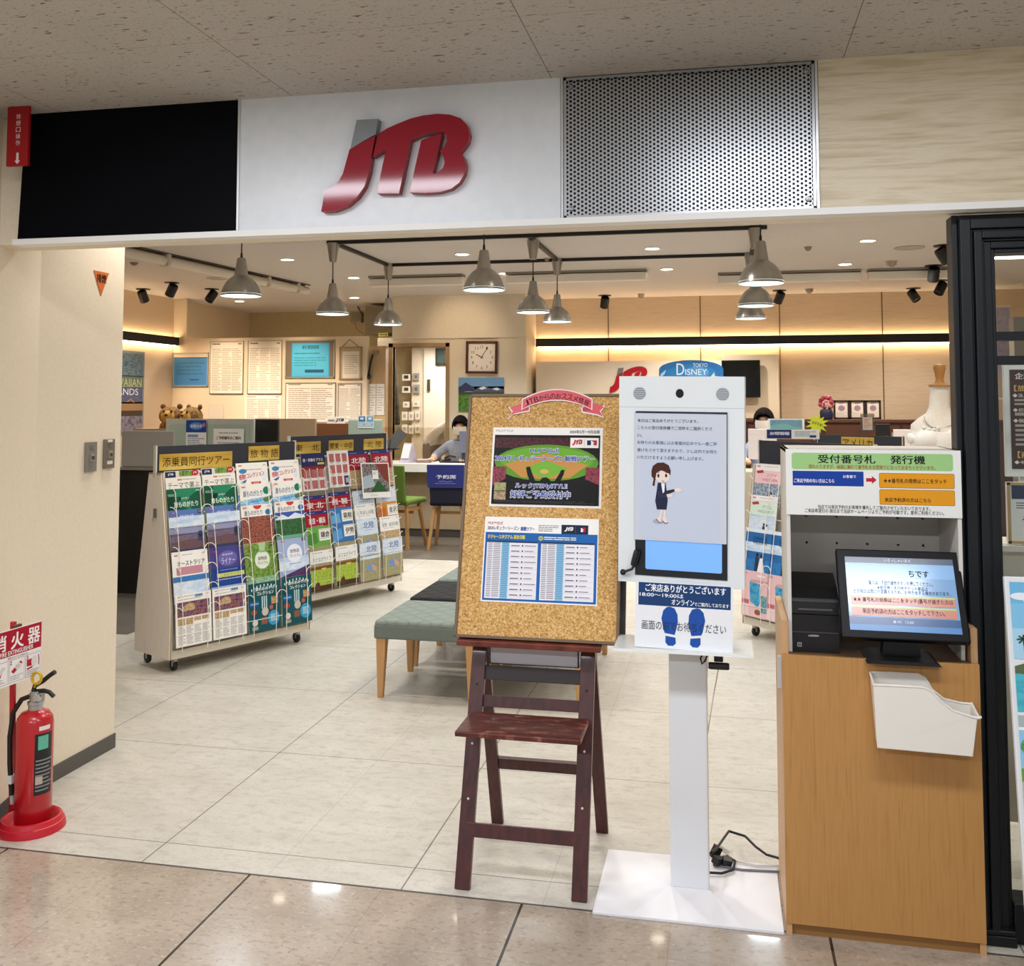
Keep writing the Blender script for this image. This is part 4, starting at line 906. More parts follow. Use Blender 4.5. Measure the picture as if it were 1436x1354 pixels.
sg, sb = noise_mat('sage_fabric', ['#646f68', '#757f78'], (1, 1, 1), 160, 3, .9, .2), noise_mat('black_fabric', ['#0f0f10', '#1a1a1b'], (1, 1, 1), 160, 3, .9, .2)
leg_w = wood_mat('beech_leg', ['#bd8d57', '#c99b66'], 'z', 6, .45, 20, .4)
def stool(qm, sm):
    o = thing('ottoman_stool', 'x', 'stool', group='square quilted ottoman stools in a block')
    mb = MB(); mb.box((-.297, -.30, .325), (.297, .30, .405), sm); mb.build('seat_side', o, bevel=.012, seg=3)
    mb = MB(); mb.box((-.295, -.298, .39), (.295, .298, .428), qm); mb.build('seat_cushion', o, bevel=.018, seg=3)
    for sx in (-1, 1):
        for sy in (-1, 1):
            mb = MB(); mb.hexa([(sx * .262 + dx * .015, sy * .27 + dy * .015, 0) for dx, dy in ((-1, -1), (1, -1), (1, 1), (-1, 1))] + [(sx * .258 + dx * .028, sy * .262 + dy * .028, .33) for dx, dy in ((-1, -1), (1, -1), (1, 1), (-1, 1))], leg_w); mb.build('leg', o, bevel=.002)
    return o
s0 = stool(qg, sg); s0.location = (-1.63, 5.635, 0); s0['label'] = 'sage green quilted ottoman stool, nearest, left of the easel'
s1 = stool(qb, sb); s1.location = (-1.64, 6.30, 0); s1['label'] = 'black quilted ottoman stool behind the nearest green stool'
for loc, lb in (((-1.65, 6.96, 0), 'sage green ottoman stool beyond the black stool'), ((-1.03, 5.635, 0), 'green ottoman stool right of the nearest one, mostly hidden behind the cork board'), ((-1.035, 6.29, 0), 'furthest right ottoman stool, one leg seen beside the cork board foot')):
    c = copy_tree(s0); c.location = loc; c['label'] = lb

# ---- window-side displays
lbz = 1.142; xl = .797
lean = thing('beach_photo_board', 'white-framed tall photo board of palm islands leaning at the right edge outside the window', 'photo board', (xl + .3, 2.99, 0), rot=(R(-8), 0, 0))
LH = lbz / math.cos(R(8))
mb = MB(); mb.box((-.3, 0, 0), (.3, .02, LH), M('#dfe3e4', .4)); mb.build('board_panel', lean, bevel=.003)
mb = MB(); A = Art(mb, .576, .81, 576, 810, xf((0, 0, LH - .42)), -.001)
A.rect(0, 0, 576, 60, '#6fb4dc', 1); A.rect(0, 60, 576, 130, '#80bfe2', 1); A.rect(0, 130, 576, 215, '#a5d0e6', 1)
for u, v, r_ in ((30, 40, 30), (60, 52, 26), (300, 70, 60), (350, 60, 40)): A.oval(u, v, r_, r_ * .35, '#e6ecee', 2)
A.poly([(0, 235), (60, 215), (150, 222), (300, 208), (576, 218), (576, 255), (0, 255)], '#5a6a48', 3); A.rect(0, 250, 576, 360, photo('lagoon', ['#2f9ab0', '#58b9c4', '#3aa5ba', '#7fcdd0'], 14, (.3, 1, 1)), 2)
for u, v in ((28, 150), (44, 140), (70, 135), (90, 155), (240, 130)):
    A.line([(u + 2, 225), (u, v + 10)], 3, '#3c3a2c', 4)
    for a in range(0, 360, 45): A.line([(u, v + 8), (u + 18 * math.cos(R(a)), v + 8 + 14 * math.sin(R(a)) + 3)], 4, '#2f4a2e', 5)
A.rect(0, 360, 576, 368, '#e4e6e6', 4); A.rect(0, 368, 576, 400, '#a9b4b8', 2); A.rect(0, 400, 576, 408, '#eceeee', 2); A.rect(0, 408, 576, 520, '#8cc4e4', 2)
for u in (20, 44, 70, 130, 230): A.line([(u, 520), (u, 455)], 3, '#4a3c28', 4); A.oval(u, 452, 18, 22, photo('palms', ['#2d5a30', '#4c8a48', '#7ab06a', '#245026'], 60), 4)
A.rect(0, 510, 576, 545, '#6a9a3e', 3); A.rect(0, 545, 576, 730, photo('paving', ['#b8a596', '#c8b8aa', '#a8978a'], 40), 2); A.rect(0, 730, 576, 810, '#dfe1e2', 1)
mb.build('photo_print', lean)
# display stand inside the window
st = thing('poster_stand', 'white stand with a dark brown lettered poster behind the window glass', 'display stand', tuple(at_y(1411, 668, 3.85)))
mb = MB(); mb.box((.0, 0, 0), (.5, .02, .405), M('#e2e4e2', .4)); mb.box((.05, .02, at_y(1410, 765, 3.78).z + .0005 - st.location.z), (.45, .04, 0), M('#cfd1cf', .4)); mb.build('stand_panel', st, bevel=.002)
mb = MB(); A = Art(mb, .46, .355, 460, 355, xf((.25, 0, .205)), -.001); A.rect(0, 0, 460, 355, '#40261e', 1)
A.text('企業・', 18, 12, 90, 34, '#ece6e0', 2, .02); A.text('【旅行', 14, 56, 84, 78, '#d2a95e', 2, .02); A.text('【商品', 20, 292, 88, 316, '#d2a95e', 2, .02)
for v, s in ((86, '◆法人様'), (138, '◆初回時'), (176, '◆個人様'), (324, '◆ギフト')): A.text(s, 8, v, 78, v + 14, '#e6ded8', 2, .01)
A.lines(14, 106, 440, 134, 2, '#b5a8a0', 2, .5, 2); A.lines(14, 154, 440, 172, 1, '#b5a8a0', 2, .6, 3); A.lines(14, 196, 440, 280, 5, '#b5a8a0', 2, .5, 4); mb.build('poster', st)
st2 = thing('framed_notice', 'gold-framed notice with navy heading on a white ledge behind the window', 'notice', tuple(at_y(1414, 762, 3.8)))
mb = MB(); e = M('#b89a66', .4); mb.box((0, 0, 0), (.42, .02, .215), M('#eeeeea', .4)); mb.box((0, -.006, 0), (.01, .0, .215), e); mb.box((0, -.006, .205), (.42, 0, .215), e); mb.box((0, -.006, 0), (.42, 0, .01), e); A = Art(mb, .4, .195, 400, 195, xf((.215, 0, .107)))
A.rect(0, 0, 400, 48, '#1d3358', 1); A.lines(14, 60, 300, 86, 3, '#77777a', 1, .4, 1); A.text('ラ', 34, 108, 62, 140, '#222428', 1, .02); A.rect(48, 150, 76, 182, '#b0242f', 1); mb.build('notice_panel', st2)
mb = MB(); mb.box((-.05, .0, -.02), (.5, .25, 0), M('#e4ded4', .5)); mb.box((-.03, .02, -.95), (.48, .23, -.02), M('#d5cdc0', .6)); mb.build('display_ledge', loc=tuple(at_y(1410, 765, 3.78)), label='pale display ledge unit behind the shop window', cat='ledge')
# ================================================================== BROCHURE RACKS
rack_wood = wood_mat('whitewashed_oak', ['#dcd3ca', '#eae3db', '#e3dad1'], 'z', 5, .5, 16, .5)
rack_edge = M('#d9d0bd', .5); wire = M('#efece4', .35); slate = M('#2b2e38', .5)
gold = noise_mat('gold_card', ['#a8842c', '#c9a545', '#e2c76a'], (1, 1, 4), 2.5, 2, .4)
HT = 1.205
def slant(z): return .0 if z < .38 else (z - .38) / (HT - .38) * .13
def make_rack(name, label, loc, rz, W, signs, group, tiers=7, cols=4, two_sides=True):
    o = thing(name, label, 'brochure rack', loc, rz, group)
    prof = [(0, .085), (0, .38), (.13, HT), (.27, HT), (.40, .38), (.40, .085)]
    for x in (0, W - .02):
        mb = MB(); mb.prism(prof, x, x + .02, rack_wood, plane='yz'); mb.tube([(x + .01, -.002, .085), (x + .01, -.002, .38), (x + .01, .128, HT)], .004, M('#b59f7c', .5), 6); s_ = mb.build('side_panel', o)
    if True:
        mb = MB(); mb.box((-.012, .17, .93), (0, .19, .985), M('#8c8d90', .3, .8)); mb.tube([(-.01, .18, .935), (-.022, .178, .915), (-.026, .172, .93)], .004, M('#9a9b9e', .3, .8), 6); mb.build('side_hook', o, bevel=.004)
    mb = MB(); mb.box((.02, -.004, .085), (W - .02, .015, .135), rack_edge); mb.build('front_rail', o)
    bk_ = M('#c9c1b2', .6)
    mb = MB(); mb.hexa([(.02, .06, .1), (W - .02, .06, .1), (W - .02, .075, .1), (.02, .075, .1), (.02, .165, HT), (W - .02, .165, HT), (W - .02, .18, HT), (.02, .18, HT)], bk_); mb.box((.02, .06, .085), (W - .02, .34, .1), rack_edge); mb.hexa([(.02, .325, .1), (W - .02, .325, .1), (W - .02, .34, .1), (.02, .34, .1), (.02, .22, HT), (W - .02, .22, HT), (W - .02, .235, HT), (.02, .235, HT)], bk_); mb.build('back_board', o)
    for k in range(tiers):
        z = .40 + k * .12; 
        mb = MB(); y = slant(z) - .044
        mb.tube([(.02, y + .004, max(.128, z - .17)), (W - .02, y + .004, max(.128, z - .17))], .0022, wire, 6)
        mb.build('tier_wire', o)
        for c in range(cols + 1):
            x = .02 + (W - .04) * c / cols; h = .042
            a0, a1 = (0, 180)
            if c == 0: a0, a1 = 0, 90
            if c == cols: a0, a1 = 90, 180
            pts = []; zl = z - .175 if k else .128
            if a0 == 0: pts.append((x + h, slant(zl) - .046, zl))
            for a in range(a0, a1 + 1, 15):
                zz = z - h + h * math.sin(R(a)); pts.append((x + h * math.cos(R(a)), slant(zz) - .046, zz))
            if a1 == 180: pts.append((x - h, slant(zl) - .046, zl))
            mb = MB(); mb.tube(pts, .0023, wire, 6); mb.build('wire_loop', o)
    for x in (.07, W - .07):
        for y in (.05, .35):
            mb = MB(); mb.box((-.012, -.012, .055), (.012, .012, .085), M('#a9a9aa', .3, .8)); mb.box((-.016, -.004, .03), (-.012, .01, .07), M('#a9a9aa', .3, .8)); mb.box((.012, -.004, .03), (.016, .01, .07), M('#a9a9aa', .3, .8))
            mb.lathe([(.0001, -.011), (.022, -.011), (.034, -.008), (.034, .008), (.022, .011), (.0001, .011)], M('#151516', .5), 20, xf((0, .012, .034), (0, PI / 2, 0))); mb.build('caster', o, loc=(x, y, 0))
    sb_ = MB(); sb_.box((.0, .19, HT), (W, .21, HT + .165), slate); sb_.box((-.004, .186, HT - .03), (.006, .214, HT + .17), M('#cfcbc2', .4)); sb_.box((W - .006, .186, HT - .03), (W + .004, .214, HT + .17), M('#cfcbc2', .4)); sb_.box((.0, .13, HT - .012), (W, .27, HT), rack_edge)
    hb = sb_.build('header_board', o)
    for (u0, u1, v0, v1, s, g0, g1) in signs:
        m2 = MB(); w_, h_ = (u1 - u0) * W, (v1 - v0) * .165; m2.box((-w_ / 2, -.0015, -h_ / 2), (w_ / 2, 0, h_ / 2), gold); A = Art(m2, w_, h_, 100, 100, None, -.0015)
        n_ = len(s.replace(' ', ''))
        A.text(s, g0, 22, g1, 80, '#17130e', 2, .0); m2.build('name_plate', hb, loc=((u0 + u1) / 2 * W, .189, HT + .165 * (1 - (v0 + v1) / 2)))
    return o
RA, RB = R(62.1), R(66.8)
rackA = make_rack('brochure_rack', 'whitewashed wooden brochure rack with gold name plates, nearest on the left', (-3.30, 5.525, 0), RA, 1.075,
                  [(.02, .515, .30, .92, '添乗員同行ツアー', 4, 96), (.635, .87, .14, .74, '旅 物 語', 5, 96)], 'rolling brochure racks')
rackB = make_rack('brochure_rack', 'brochure rack with three gold regional name plates, behind the nearest left rack', (-3.215, 7.323, 0), RB, 1.14,
                  [(.03, .295, .28, .86, '東　北', 6, 94), (.375, .63, .27, .84, '関東・中部', 5, 96), (.74, .965, .27, .84, '北 陸', 16, 88)], 'rolling brochure racks')
rackC = make_rack('brochure_rack', 'brochure rack with a plain dark header behind the ticket counter hutch', (.118, 7.30, 0), R(-45), .99, [], 'rolling brochure racks')
rackD = thing('brochure_rack', 'furthest right brochure rack, only its dark header with a gold plate showing', 'brochure rack', (.66, 8.75, 0), R(-38), 'rolling brochure racks')
mb = MB(); mb.box((0, .19, HT), (.80, .21, HT + .165), slate); mb.box((.79, .186, HT - .03), (.80, .214, HT + .17), M('#cfcbc2', .4)); hb = mb.build('header_board', rackD)
m2 = MB(); m2.box((-.15, -.0015, -.052), (.15, 0, .052), gold); A = Art(m2, .3, .104, 100, 100, None, -.0015); A.text('アメリカ', 5, 16, 95, 84, '#17130e', 2); m2.build('name_plate', hb, loc=(.40, .189, HT + .10))
mb = MB(); prof = [(0, .0), (0, .38), (.13, HT), (.27, HT), (.40, .38), (.40, 0)]; mb.prism(prof, 0, .02, rack_wood, plane='yz'); mb.prism(prof, .78, .8, rack_wood, plane='yz'); mb.hexa([(.02, .03, .1), (.78, .03, .1), (.78, .05, .1), (.02, .05, .1), (.02, .165, HT), (.78, .165, HT), (.78, .18, HT), (.02, .18, HT)], M('#8d8578', .6)); mb.build('rack_frame', rackD)

# ---- printed covers (210 x 297 units)
P_sea = lambda: photo('sea', ['#2f6fae', '#5c9bcf', '#a9cfe6', '#3f86b4'], 12, (.4, 1, 1.6))
P_city = lambda: photo('city_dusk', ['#2b3350', '#5a5f86', '#8a6a6a', '#3a4a5a'], 40, (1, 1, .8))
P_for = lambda: photo('forest', ['#24421f', '#4e7a33', '#8aa850', '#2f5527'], 26)
P_fire = lambda: photo('fireworks', ['#1a1012', '#6a3a30', '#b06a58', '#2a171a'], 45)
P_mtn = lambda: photo('green_valley', ['#16301c', '#2f5a30', '#3f6f4a', '#203a2a'], 22)
P_town = lambda: photo('town', ['#5b4a38', '#a88a60', '#d0b890', '#3f3a36'], 40)
P_night = lambda: photo('night_harbour', ['#1c2450', '#2f3a78', '#a86a48', '#1a1d38'], 34)
P_room = lambda: photo('lantern_room', ['#4a2c18', '#8fae3a', '#b8c94a', '#6a4020'], 28)
P_field = lambda: photo('aerial_fields', ['#4f6a48', '#8a9a70', '#b89a70', '#3f5a6a'], 30)
P_sky = lambda: photo('pale_sky', ['#8fb4dc', '#b8d0ea', '#dfe8f2', '#a4c2e2'], 6, (.5, 1, 1.5))
P_gray = lambda: photo('tiny_print', ['#e4e2de', '#c9c7c4', '#eceae6', '#d8d6d2'], 120)
def jmark(A, u=14, v=12, c='#c02030', s=1.): A.rrect(u, v, u + 24 * s, v + 9 * s, 2, c, 3); A.text('JTB', u + 4 * s, v + 2 * s, u + 20 * s, v + 7 * s, '#f6f2f0', 4, .03)
def badge(A, u=172, v=8): A.rect(u, v, u + 28, v + 20, '#4a4038', 3); A.text('JTB', u + 5, v + 6, u + 23, v + 14, '#e8dcc8', 4, .03)
def d_theme_strip(A):
    A.rect(0, 0, 210, 297, '#d9d4c6'); A.rect(4, 4, 66, 40, '#26304e', 2); A.text('JTB', 20, 14, 52, 28, '#f2f2f2', 3, .03); A.rect(86, 2, 170, 34, P_for(), 2); A.oval(182, 16, 22, 18, '#b8303a', 3); A.text('JTB', 172, 10, 192, 22, '#f4e8e8', 4, .03); A.rect(0, 60, 210, 297, P_for(), 1)
def d_theme(A):
    A.rect(0, 0, 210, 297, '#e9e6de'); jmark(A, 70, 10); A.lines(100, 12, 180, 20, 1, '#8a7a6a', 2); A.text('テーマで選ぶ', 12, 30, 198, 66, '#2e2b26', 3, -.004); A.text('旅物語', 30, 78, 170, 104, '#3c3a34', 3); A.rect(0, 110, 210, 297, P_for(), 2)
def d_green(A):
    A.rect(0, 0, 210, 297, '#175a41'); A.poly([(60, 0), (210, 0), (120, 60), (150, 150), (40, 60)], '#2a8260', 2); A.poly([(0, 40), (90, 50), (60, 120), (0, 160)], '#10402e', 2); A.lines(8, 30, 60, 46, 3, '#a8c8b0', 3); A.text('JTB', 172, 12, 196, 22, '#e8f0ea', 3, .03, .2); A.text('旅行案内', 84, 52, 130, 64, '#dcebe0', 3); A.text('旅ものがたり', 40, 76, 182, 110, '#f0f5f0', 3, .01); A.rect(0, 180, 210, 297, P_for(), 2)
def d_city(A):
    A.rect(0, 0, 210, 297, '#5a78b8'); A.rect(0, 40, 210, 110, P_sky(), 2); A.rect(0, 100, 210, 150, '#8f93b4', 2); A.rect(0, 140, 210, 230, P_city(), 2); A.poly([(0, 190), (110, 175), (210, 185), (210, 297), (0, 297)], photo('brick_city', ['#3a3440', '#7a4a48', '#5a5a68', '#2a3a4a'], 40), 3); A.rect(0, 232, 210, 297, '#2f3f5a', 4); jmark(A); badge(A); A.text('旅物語', 64, 30, 150, 58, '#d8e2f2', 3); A.oval(180, 150, 16, 18, '#3a4464', 4); A.rect(164, 150, 196, 190, '#3a4464', 4)
def d_coll(A):
    A.rect(0, 0, 210, 297, '#f0ede6'); jmark(A, 14, 12, '#c05040'); A.text('JTB', 178, 14, 198, 24, '#8a8a8c', 3, .03, .2); A.oval(42, 52, 26, 15, '#3f88b4', 2); A.lines(60, 42, 170, 50, 1, '#6a7a8a', 2); A.text('感動!コレクション', 14, 62, 186, 96, '#c04a60', 3, .02, 0, -8); A.poly([(20, 122), (66, 104), (58, 122), (40, 132)], '#3f6f9a', 2); A.oval(126, 122, 34, 30, '#c83a34', 2, 16, 0, 180); A.text('決定版', 106, 126, 146, 138, '#f6e8e4', 3); A.poly([(168, 80), (200, 66), (192, 118), (172, 118)], '#dbe4ee', 2); A.oval(180, 170, 22, 22, '#1f7a70', 2); A.rect(0, 200, 210, 297, P_sea(), 2)
def d_sea(A):
    A.rect(0, 0, 210, 297, '#eeebe4'); jmark(A, 14, 12, '#c05040'); A.text('旅ものがたり', 20, 40, 150, 78, '#2a5a8a', 3, .01, .1); A.oval(178, 46, 22, 24, '#1f7a66', 2); A.poly([(0, 100), (210, 82), (210, 297), (0, 297)], P_sea(), 2); A.poly([(150, 96), (210, 80), (210, 110), (160, 120)], '#5a7a4a', 3)
def d_fire(A):
    A.rect(0, 0, 210, 297, '#eeebe4'); jmark(A, 14, 12, '#c05040'); A.oval(110, 6, 28, 24, '#c83a34', 2, 14, 0, 180); A.text('JTB', 178, 12, 198, 22, '#8a8a8c', 3, .03, .2); A.text('旅ものがたり', 20, 34, 140, 66, '#2a4a78', 3, .01, .1); A.oval(180, 52, 20, 18, '#2f7ab0', 2); A.rect(0, 74, 210, 240, P_fire(), 2); A.rect(0, 238, 210, 297, '#c8a890', 3)
def d_mtn(A):
    A.rect(0, 0, 210, 297, '#eeebe4'); jmark(A, 14, 12, '#c05040'); A.oval(110, 6, 28, 24, '#c83a34', 2, 14, 0, 180); A.text('JTB', 178, 12, 198, 22, '#8a8a8c', 3, .03, .2); A.text('旅ものがたり', 20, 34, 140, 66, '#2a4a78', 3, .01, .1); A.oval(184, 48, 20, 18, '#2f7ab0', 2); A.rect(0, 70, 210, 297, '#3a58a8', 2); A.poly([(0, 110), (50, 84), (90, 106), (140, 80), (210, 104), (210, 130), (0, 130)], '#dfe6f0', 3); A.rect(0, 118, 210, 297, P_mtn(), 4); A.rect(0, 220, 210, 240, '#6aa888', 5)
def d_aus(A):
    A.rect(0, 0, 210, 297, '#f0eeea'); jmark(A, 14, 18, '#c02030', .8); A.lines(60, 20, 120, 26, 1, '#7a7a7a', 2); A.text('JTB', 176, 18, 194, 26, '#c02030', 3, .03, .2); A.text('オーストラリア', 30, 56, 190, 84, '#1e1c22', 3, .02); A.rect(22, 90, 176, 136, '#c08a98', 2); A.rect(0, 144, 210, 176, '#3a78b8', 2); A.rect(0, 172, 210, 250, P_sky(), 2); A.lines(20, 250, 150, 290, 4, '#a8a49c', 3)
def d_purple(A):
    A.rect(0, 0, 210, 130, '#4a4488'); A.rect(0, 130, 210, 297, '#24428a'); A.rect(14, 22, 50, 30, '#b03048', 2); badge(A, 178, 2); A.oval(112, 74, 60, 46, '#6a64a8', 2); A.text('都道府県', 78, 44, 146, 58, '#d8d4f0', 3); A.text('ライナー', 70, 70, 156, 108, '#d2ccf0', 3, .01); A.lines(60, 140, 170, 148, 1, '#8aa8d8', 3); A.rect(38, 160, 210, 184, '#cfd27a', 3); A.text('こだわりツアー', 62, 164, 196, 180, '#3a4a3a', 4); A.lines(30, 194, 190, 206, 1, '#a8b8d8', 3); A.rect(0, 236, 210, 262, '#9ab4d8', 3)
def d_forest(A):
    A.rect(0, 0, 210, 297, P_for()); A.oval(112, 104, 50, 56, '#dde5d8', 2); jmark(A, 24, 20); badge(A, 166, 4); A.text('旅物語', 82, 84, 142, 106, '#3a4030', 3, .01); A.text('プレミアム', 78, 114, 148, 132, '#3a4030', 3, .01); A.poly([(90, 0), (140, 0), (130, 60), (100, 60)], '#a8c898', 2); A.rect(0, 210, 210, 297, photo('meadow', ['#3f6a3a', '#6a9a7a', '#a8c8a8', '#2f5a38'], 22), 2)
def d_lilac(A):
    A.rect(0, 0, 210, 297, '#9fb0d4'); A.rect(0, 120, 210, 200, P_sky(), 2); A.oval(112, 96, 54, 58, '#e8ecf4', 3); jmark(A, 24, 12); badge(A, 170, 4); A.text('旅物語', 80, 70, 146, 94, '#3a3c4e', 4, .01); A.text('プレミアム', 76, 102, 152, 122, '#3a3c4e', 4, .01); A.lines(70, 160, 150, 168, 1, '#5a6a9a', 4); A.poly([(0, 240), (210, 180), (210, 297), (0, 297)], photo('lavender', ['#3a2a4a', '#5a3f70', '#4a3050', '#2f2438'], 20), 4)
def d_news(A):
    A.rect(0, 0, 210, 297, '#efede8'); jmark(A, 14, 10, '#c02030', .6); A.lines(34, 10, 110, 16, 1, '#8a8688', 2); A.rect(112, 8, 160, 24, '#8fb4cc', 2); A.text('旅物語', 118, 10, 156, 22, '#1f4a78', 3, .01); A.text('JTB', 178, 10, 194, 18, '#c02030', 3, .03, .2); A.lines(14, 28, 150, 33, 1, '#6a666a', 2); A.rect(10, 44, 200, 128, P_night(), 2); A.poly([(40, 70), (80, 54), (110, 60), (116, 92), (40, 100)], P_town(), 3); A.rect(10, 128, 200, 134, '#e9e7e2', 4)
    for k in range(4): A.rect(12 + k * 47, 138, 54 + k * 47, 176 if k < 2 else 160, P_town(), 3)
    for k in range(4): A.lines(14 + k * 47, 182, 54 + k * 47, 288, 16, '#a9a6a4', 2, .5, k)
def d_teal(A):
    A.rect(0, 0, 210, 297, '#14525a'); 
    for k in range(9): 
        a = R(-60 + k * 15); A.oval(105 + 95 * math.sin(a), 60 - 42 * math.cos(a), 4, 9, '#d8ecea', 2, 8)
    A.text('旅のおみやげ', 46, 26, 176, 48, '#eef5f4', 3, .02); A.text('コレクション', 56, 54, 168, 76, '#eef5f4', 3, .02)
    for k in range(3): A.rect(86 + k * 14, 84, 94 + k * 14, 160, '#b8d4d4', 2)
    A.rect(10, 108, 66, 140, '#2a5a9a', 2); A.rect(12, 120, 66, 130, '#7aa8d8', 3); A.rect(150, 96, 196, 140, photo('sweets', ['#5a3a28', '#a87848', '#d8b888', '#3a2a24'], 50), 2); A.oval(34, 176, 20, 15, '#b03a40', 2); A.oval(108, 180, 22, 26, '#c8c0b4', 2); A.rect(82, 214, 122, 256, '#8a5a48', 2); A.oval(164, 226, 38, 46, '#3f9cc4', 2); A.lines(144, 204, 186, 250, 5, '#d8eef4', 3); A.oval(40, 240, 18, 20, '#d8d0c4', 2); A.rect(20, 264, 60, 284, '#a89a8a', 2); A.oval(150, 160, 12, 14, '#c05848', 2)
def d_red(A, t, sub='おすすめの宿'):
    A.rect(0, 0, 210, 297, '#a01a2c'); A.rect(0, 0, 210, 26, '#2a3478', 2); A.text('JTB', 172, 8, 194, 18, '#f0f0f4', 3, .03, .2); A.lines(20, 12, 90, 17, 1, '#b8bce0', 3); A.text(t, 30, 50, 180, 96, '#f2eeec', 3, .02); A.text(sub, 54, 106, 156, 118, '#e8c8c8', 3); A.rect(0, 150, 210, 297, P_town(), 2)
def d_hoku(A, t='北陸', ph=None):
    A.rect(0, 0, 210, 297, '#d5e0ee'); A.rect(0, 0, 60, 80, P_sky(), 2); A.text(t, 62, 26, 172, 78, '#2f5a9a', 3, .012); A.text('JTB', 176, 8, 196, 17, '#5a6a8a', 3, .03, .2); A.lines(60, 90, 150, 97, 1, '#6a8ab4', 3); A.rect(0, 110, 210, 297, ph or P_field(), 2); A.poly([(40, 190), (120, 160), (180, 200), (120, 240)], '#6f94c8', 3); A.poly([(110, 170), (170, 200), (160, 240), (118, 215)], '#c8a078', 4); A.rect(0, 104, 210, 130, P_sky(), 3)
def d_label(A, t, c1, c2):
    A.rect(0, 0, 210, 297, c1); A.poly([(0, 60), (80, 40), (90, 120), (0, 140)], c2, 2); A.rect(104, 20, 210, 110, '#f0efe8', 3); A.text(t, 120, 42, 200, 86, '#2a2a30', 4, .02); A.lines(112, 92, 196, 98, 1, '#8a8a8a', 4); A.lines(110, 26, 200, 32, 1, '#a87a4a', 4); A.rect(0, 150, 210, 297, P_field(), 2)
def d_white(A, t, ph):
    A.rect(0, 0, 210, 297, '#efeeea'); A.lines(20, 14, 110, 22, 1, '#6a8a9a', 2); A.text(t, 24, 50, 188, 84, '#4a5a5a', 3, 0); A.lines(30, 94, 150, 100, 1, '#9a9a98', 2); A.text('JTB', 172, 12, 194, 22, '#8a8a8c', 3, .03, .2); A.rect(0, 116, 210, 297, ph, 2)
def d_tan(A):
    d_white(A, 'おとなびライフ', P_room()); A.rect(0, 112, 210, 140, '#7a4a22', 3); A.oval(120, 132, 24, 14, '#e2c07a', 4, 14, 0, 180); A.rect(0, 260, 210, 297, '#4a2f1c', 3); A.oval(60, 262, 22, 30, '#5a3820', 4)
def d_leaf(A):
    A.rect(0, 0, 210, 297, '#e8e4e2'); A.rect(0, 0, 210, 120, '#2a2c5a', 2); A.text('宿・体験をプラス', 16, 40, 190, 66, '#f0f0f4', 3, .01); A.rect(140, 76, 200, 92, '#c9c23a', 3); A.rect(0, 104, 210, 190, '#8a2430', 3)
    for r_ in range(2):
        for c_ in range(3): A.rect(10 + c_ * 68, 130 + r_ * 86, 58 + c_ * 68, 196 + r_ * 86, photo('red_tiles', ['#7a2430', '#a84048', '#c88a80', '#5a1a24'], 60), 4); A.rect(60 + c_ * 68, 120, 72 + c_ * 68, 290, '#e8e4e2', 4)
def d_leaf2(A):
    A.rect(0, 0, 210, 297, '#e8e4e2')
    for r_ in range(3):
        for c_ in range(3): A.rect(16 + c_ * 64, 24 + r_ * 92, 64 + c_ * 64, 92 + r_ * 92, photo('red_tiles', ['#7a2430'], 60), 2); A.lines(24 + c_ * 64, 96 + r_ * 92, 58 + c_ * 64, 110 + r_ * 92, 2, '#8a8a94', 2)
    A.rect(150, 210, 200, 285, '#26304e', 3); A.rect(160, 226, 190, 266, '#a8b0c0', 4)
def d_wed(A, t, col, tc, ph):
    A.rect(0, 0, 210, 297, '#f2efee'); jmark(A, 14, 12, '#c02050'); A.lines(70, 14, 180, 20, 1, '#9a9a98', 2); A.rect(0, 44, 210, 130, col, 2); A.poly([(10, 50), (60, 40), (70, 58), (20, 66)], '#b03a4a', 3); A.text(t, 96, 62, 170, 86, tc, 3, .01); A.text('WEDDING', 60, 96, 190, 114, tc, 3, .01); A.rect(0, 130, 210, 297, ph, 3); couple(A, 120, 190, 1.)
def couple(A, u, v, s, L=5):
    A.oval(u, v, 7 * s, 9 * s, '#2a2024', L, 10); A.oval(u + 22 * s, v + 4 * s, 7 * s, 9 * s, '#3a2a24', L, 10); A.poly([(u - 8 * s, v + 10 * s), (u + 8 * s, v + 10 * s), (u + 10 * s, v + 70 * s), (u - 10 * s, v + 70 * s)], '#2f3848', L); A.poly([(u + 16 * s, v + 13 * s), (u + 28 * s, v + 13 * s), (u + 44 * s, v + 74 * s), (u + 6 * s, v + 74 * s)], '#f0eef0', L + 1)
def d_okinawa(A):
    A.rect(0, 0, 210, 297, '#2a68a8'); A.rect(0, 0, 210, 24, '#dfe8f0', 2); A.rect(0, 90, 210, 150, P_sky(), 2); A.text('OKINAWA', 60, 52, 170, 74, '#173a6a', 3, .02); A.text('WEDDING', 60, 80, 170, 100, '#173a6a', 3, .02); A.rect(0, 200, 210, 297, photo('deep_sea', ['#1f5a9a', '#3a80c0', '#2a6ab0'], 10), 2); couple(A, 104, 170, 1.5)
def d_pink(A):
    A.rect(0, 0, 210, 297, '#e6c0c4'); jmark(A, 14, 12, '#c02050'); A.rect(120, 20, 180, 32, '#f0ece8', 2); A.text('HONEYMOON', 70, 54, 200, 72, '#b86a78', 3, .01); A.poly([(60, 70), (150, 80), (150, 190), (130, 230), (70, 200)], photo('atoll', ['#1f5aa0', '#2f86c0', '#58b0cc', '#1a4488'], 12), 2); A.rect(150, 150, 200, 260, photo('resort', ['#2a5a90', '#6aa0b0', '#c8b898'], 30), 3); A.oval(130, 262, 24, 18, '#8a5a4a', 4); A.rect(6, 190, 60, 216, '#c06a7a', 3); A.rect(0, 225, 60, 290, '#e9d2d4', 3)
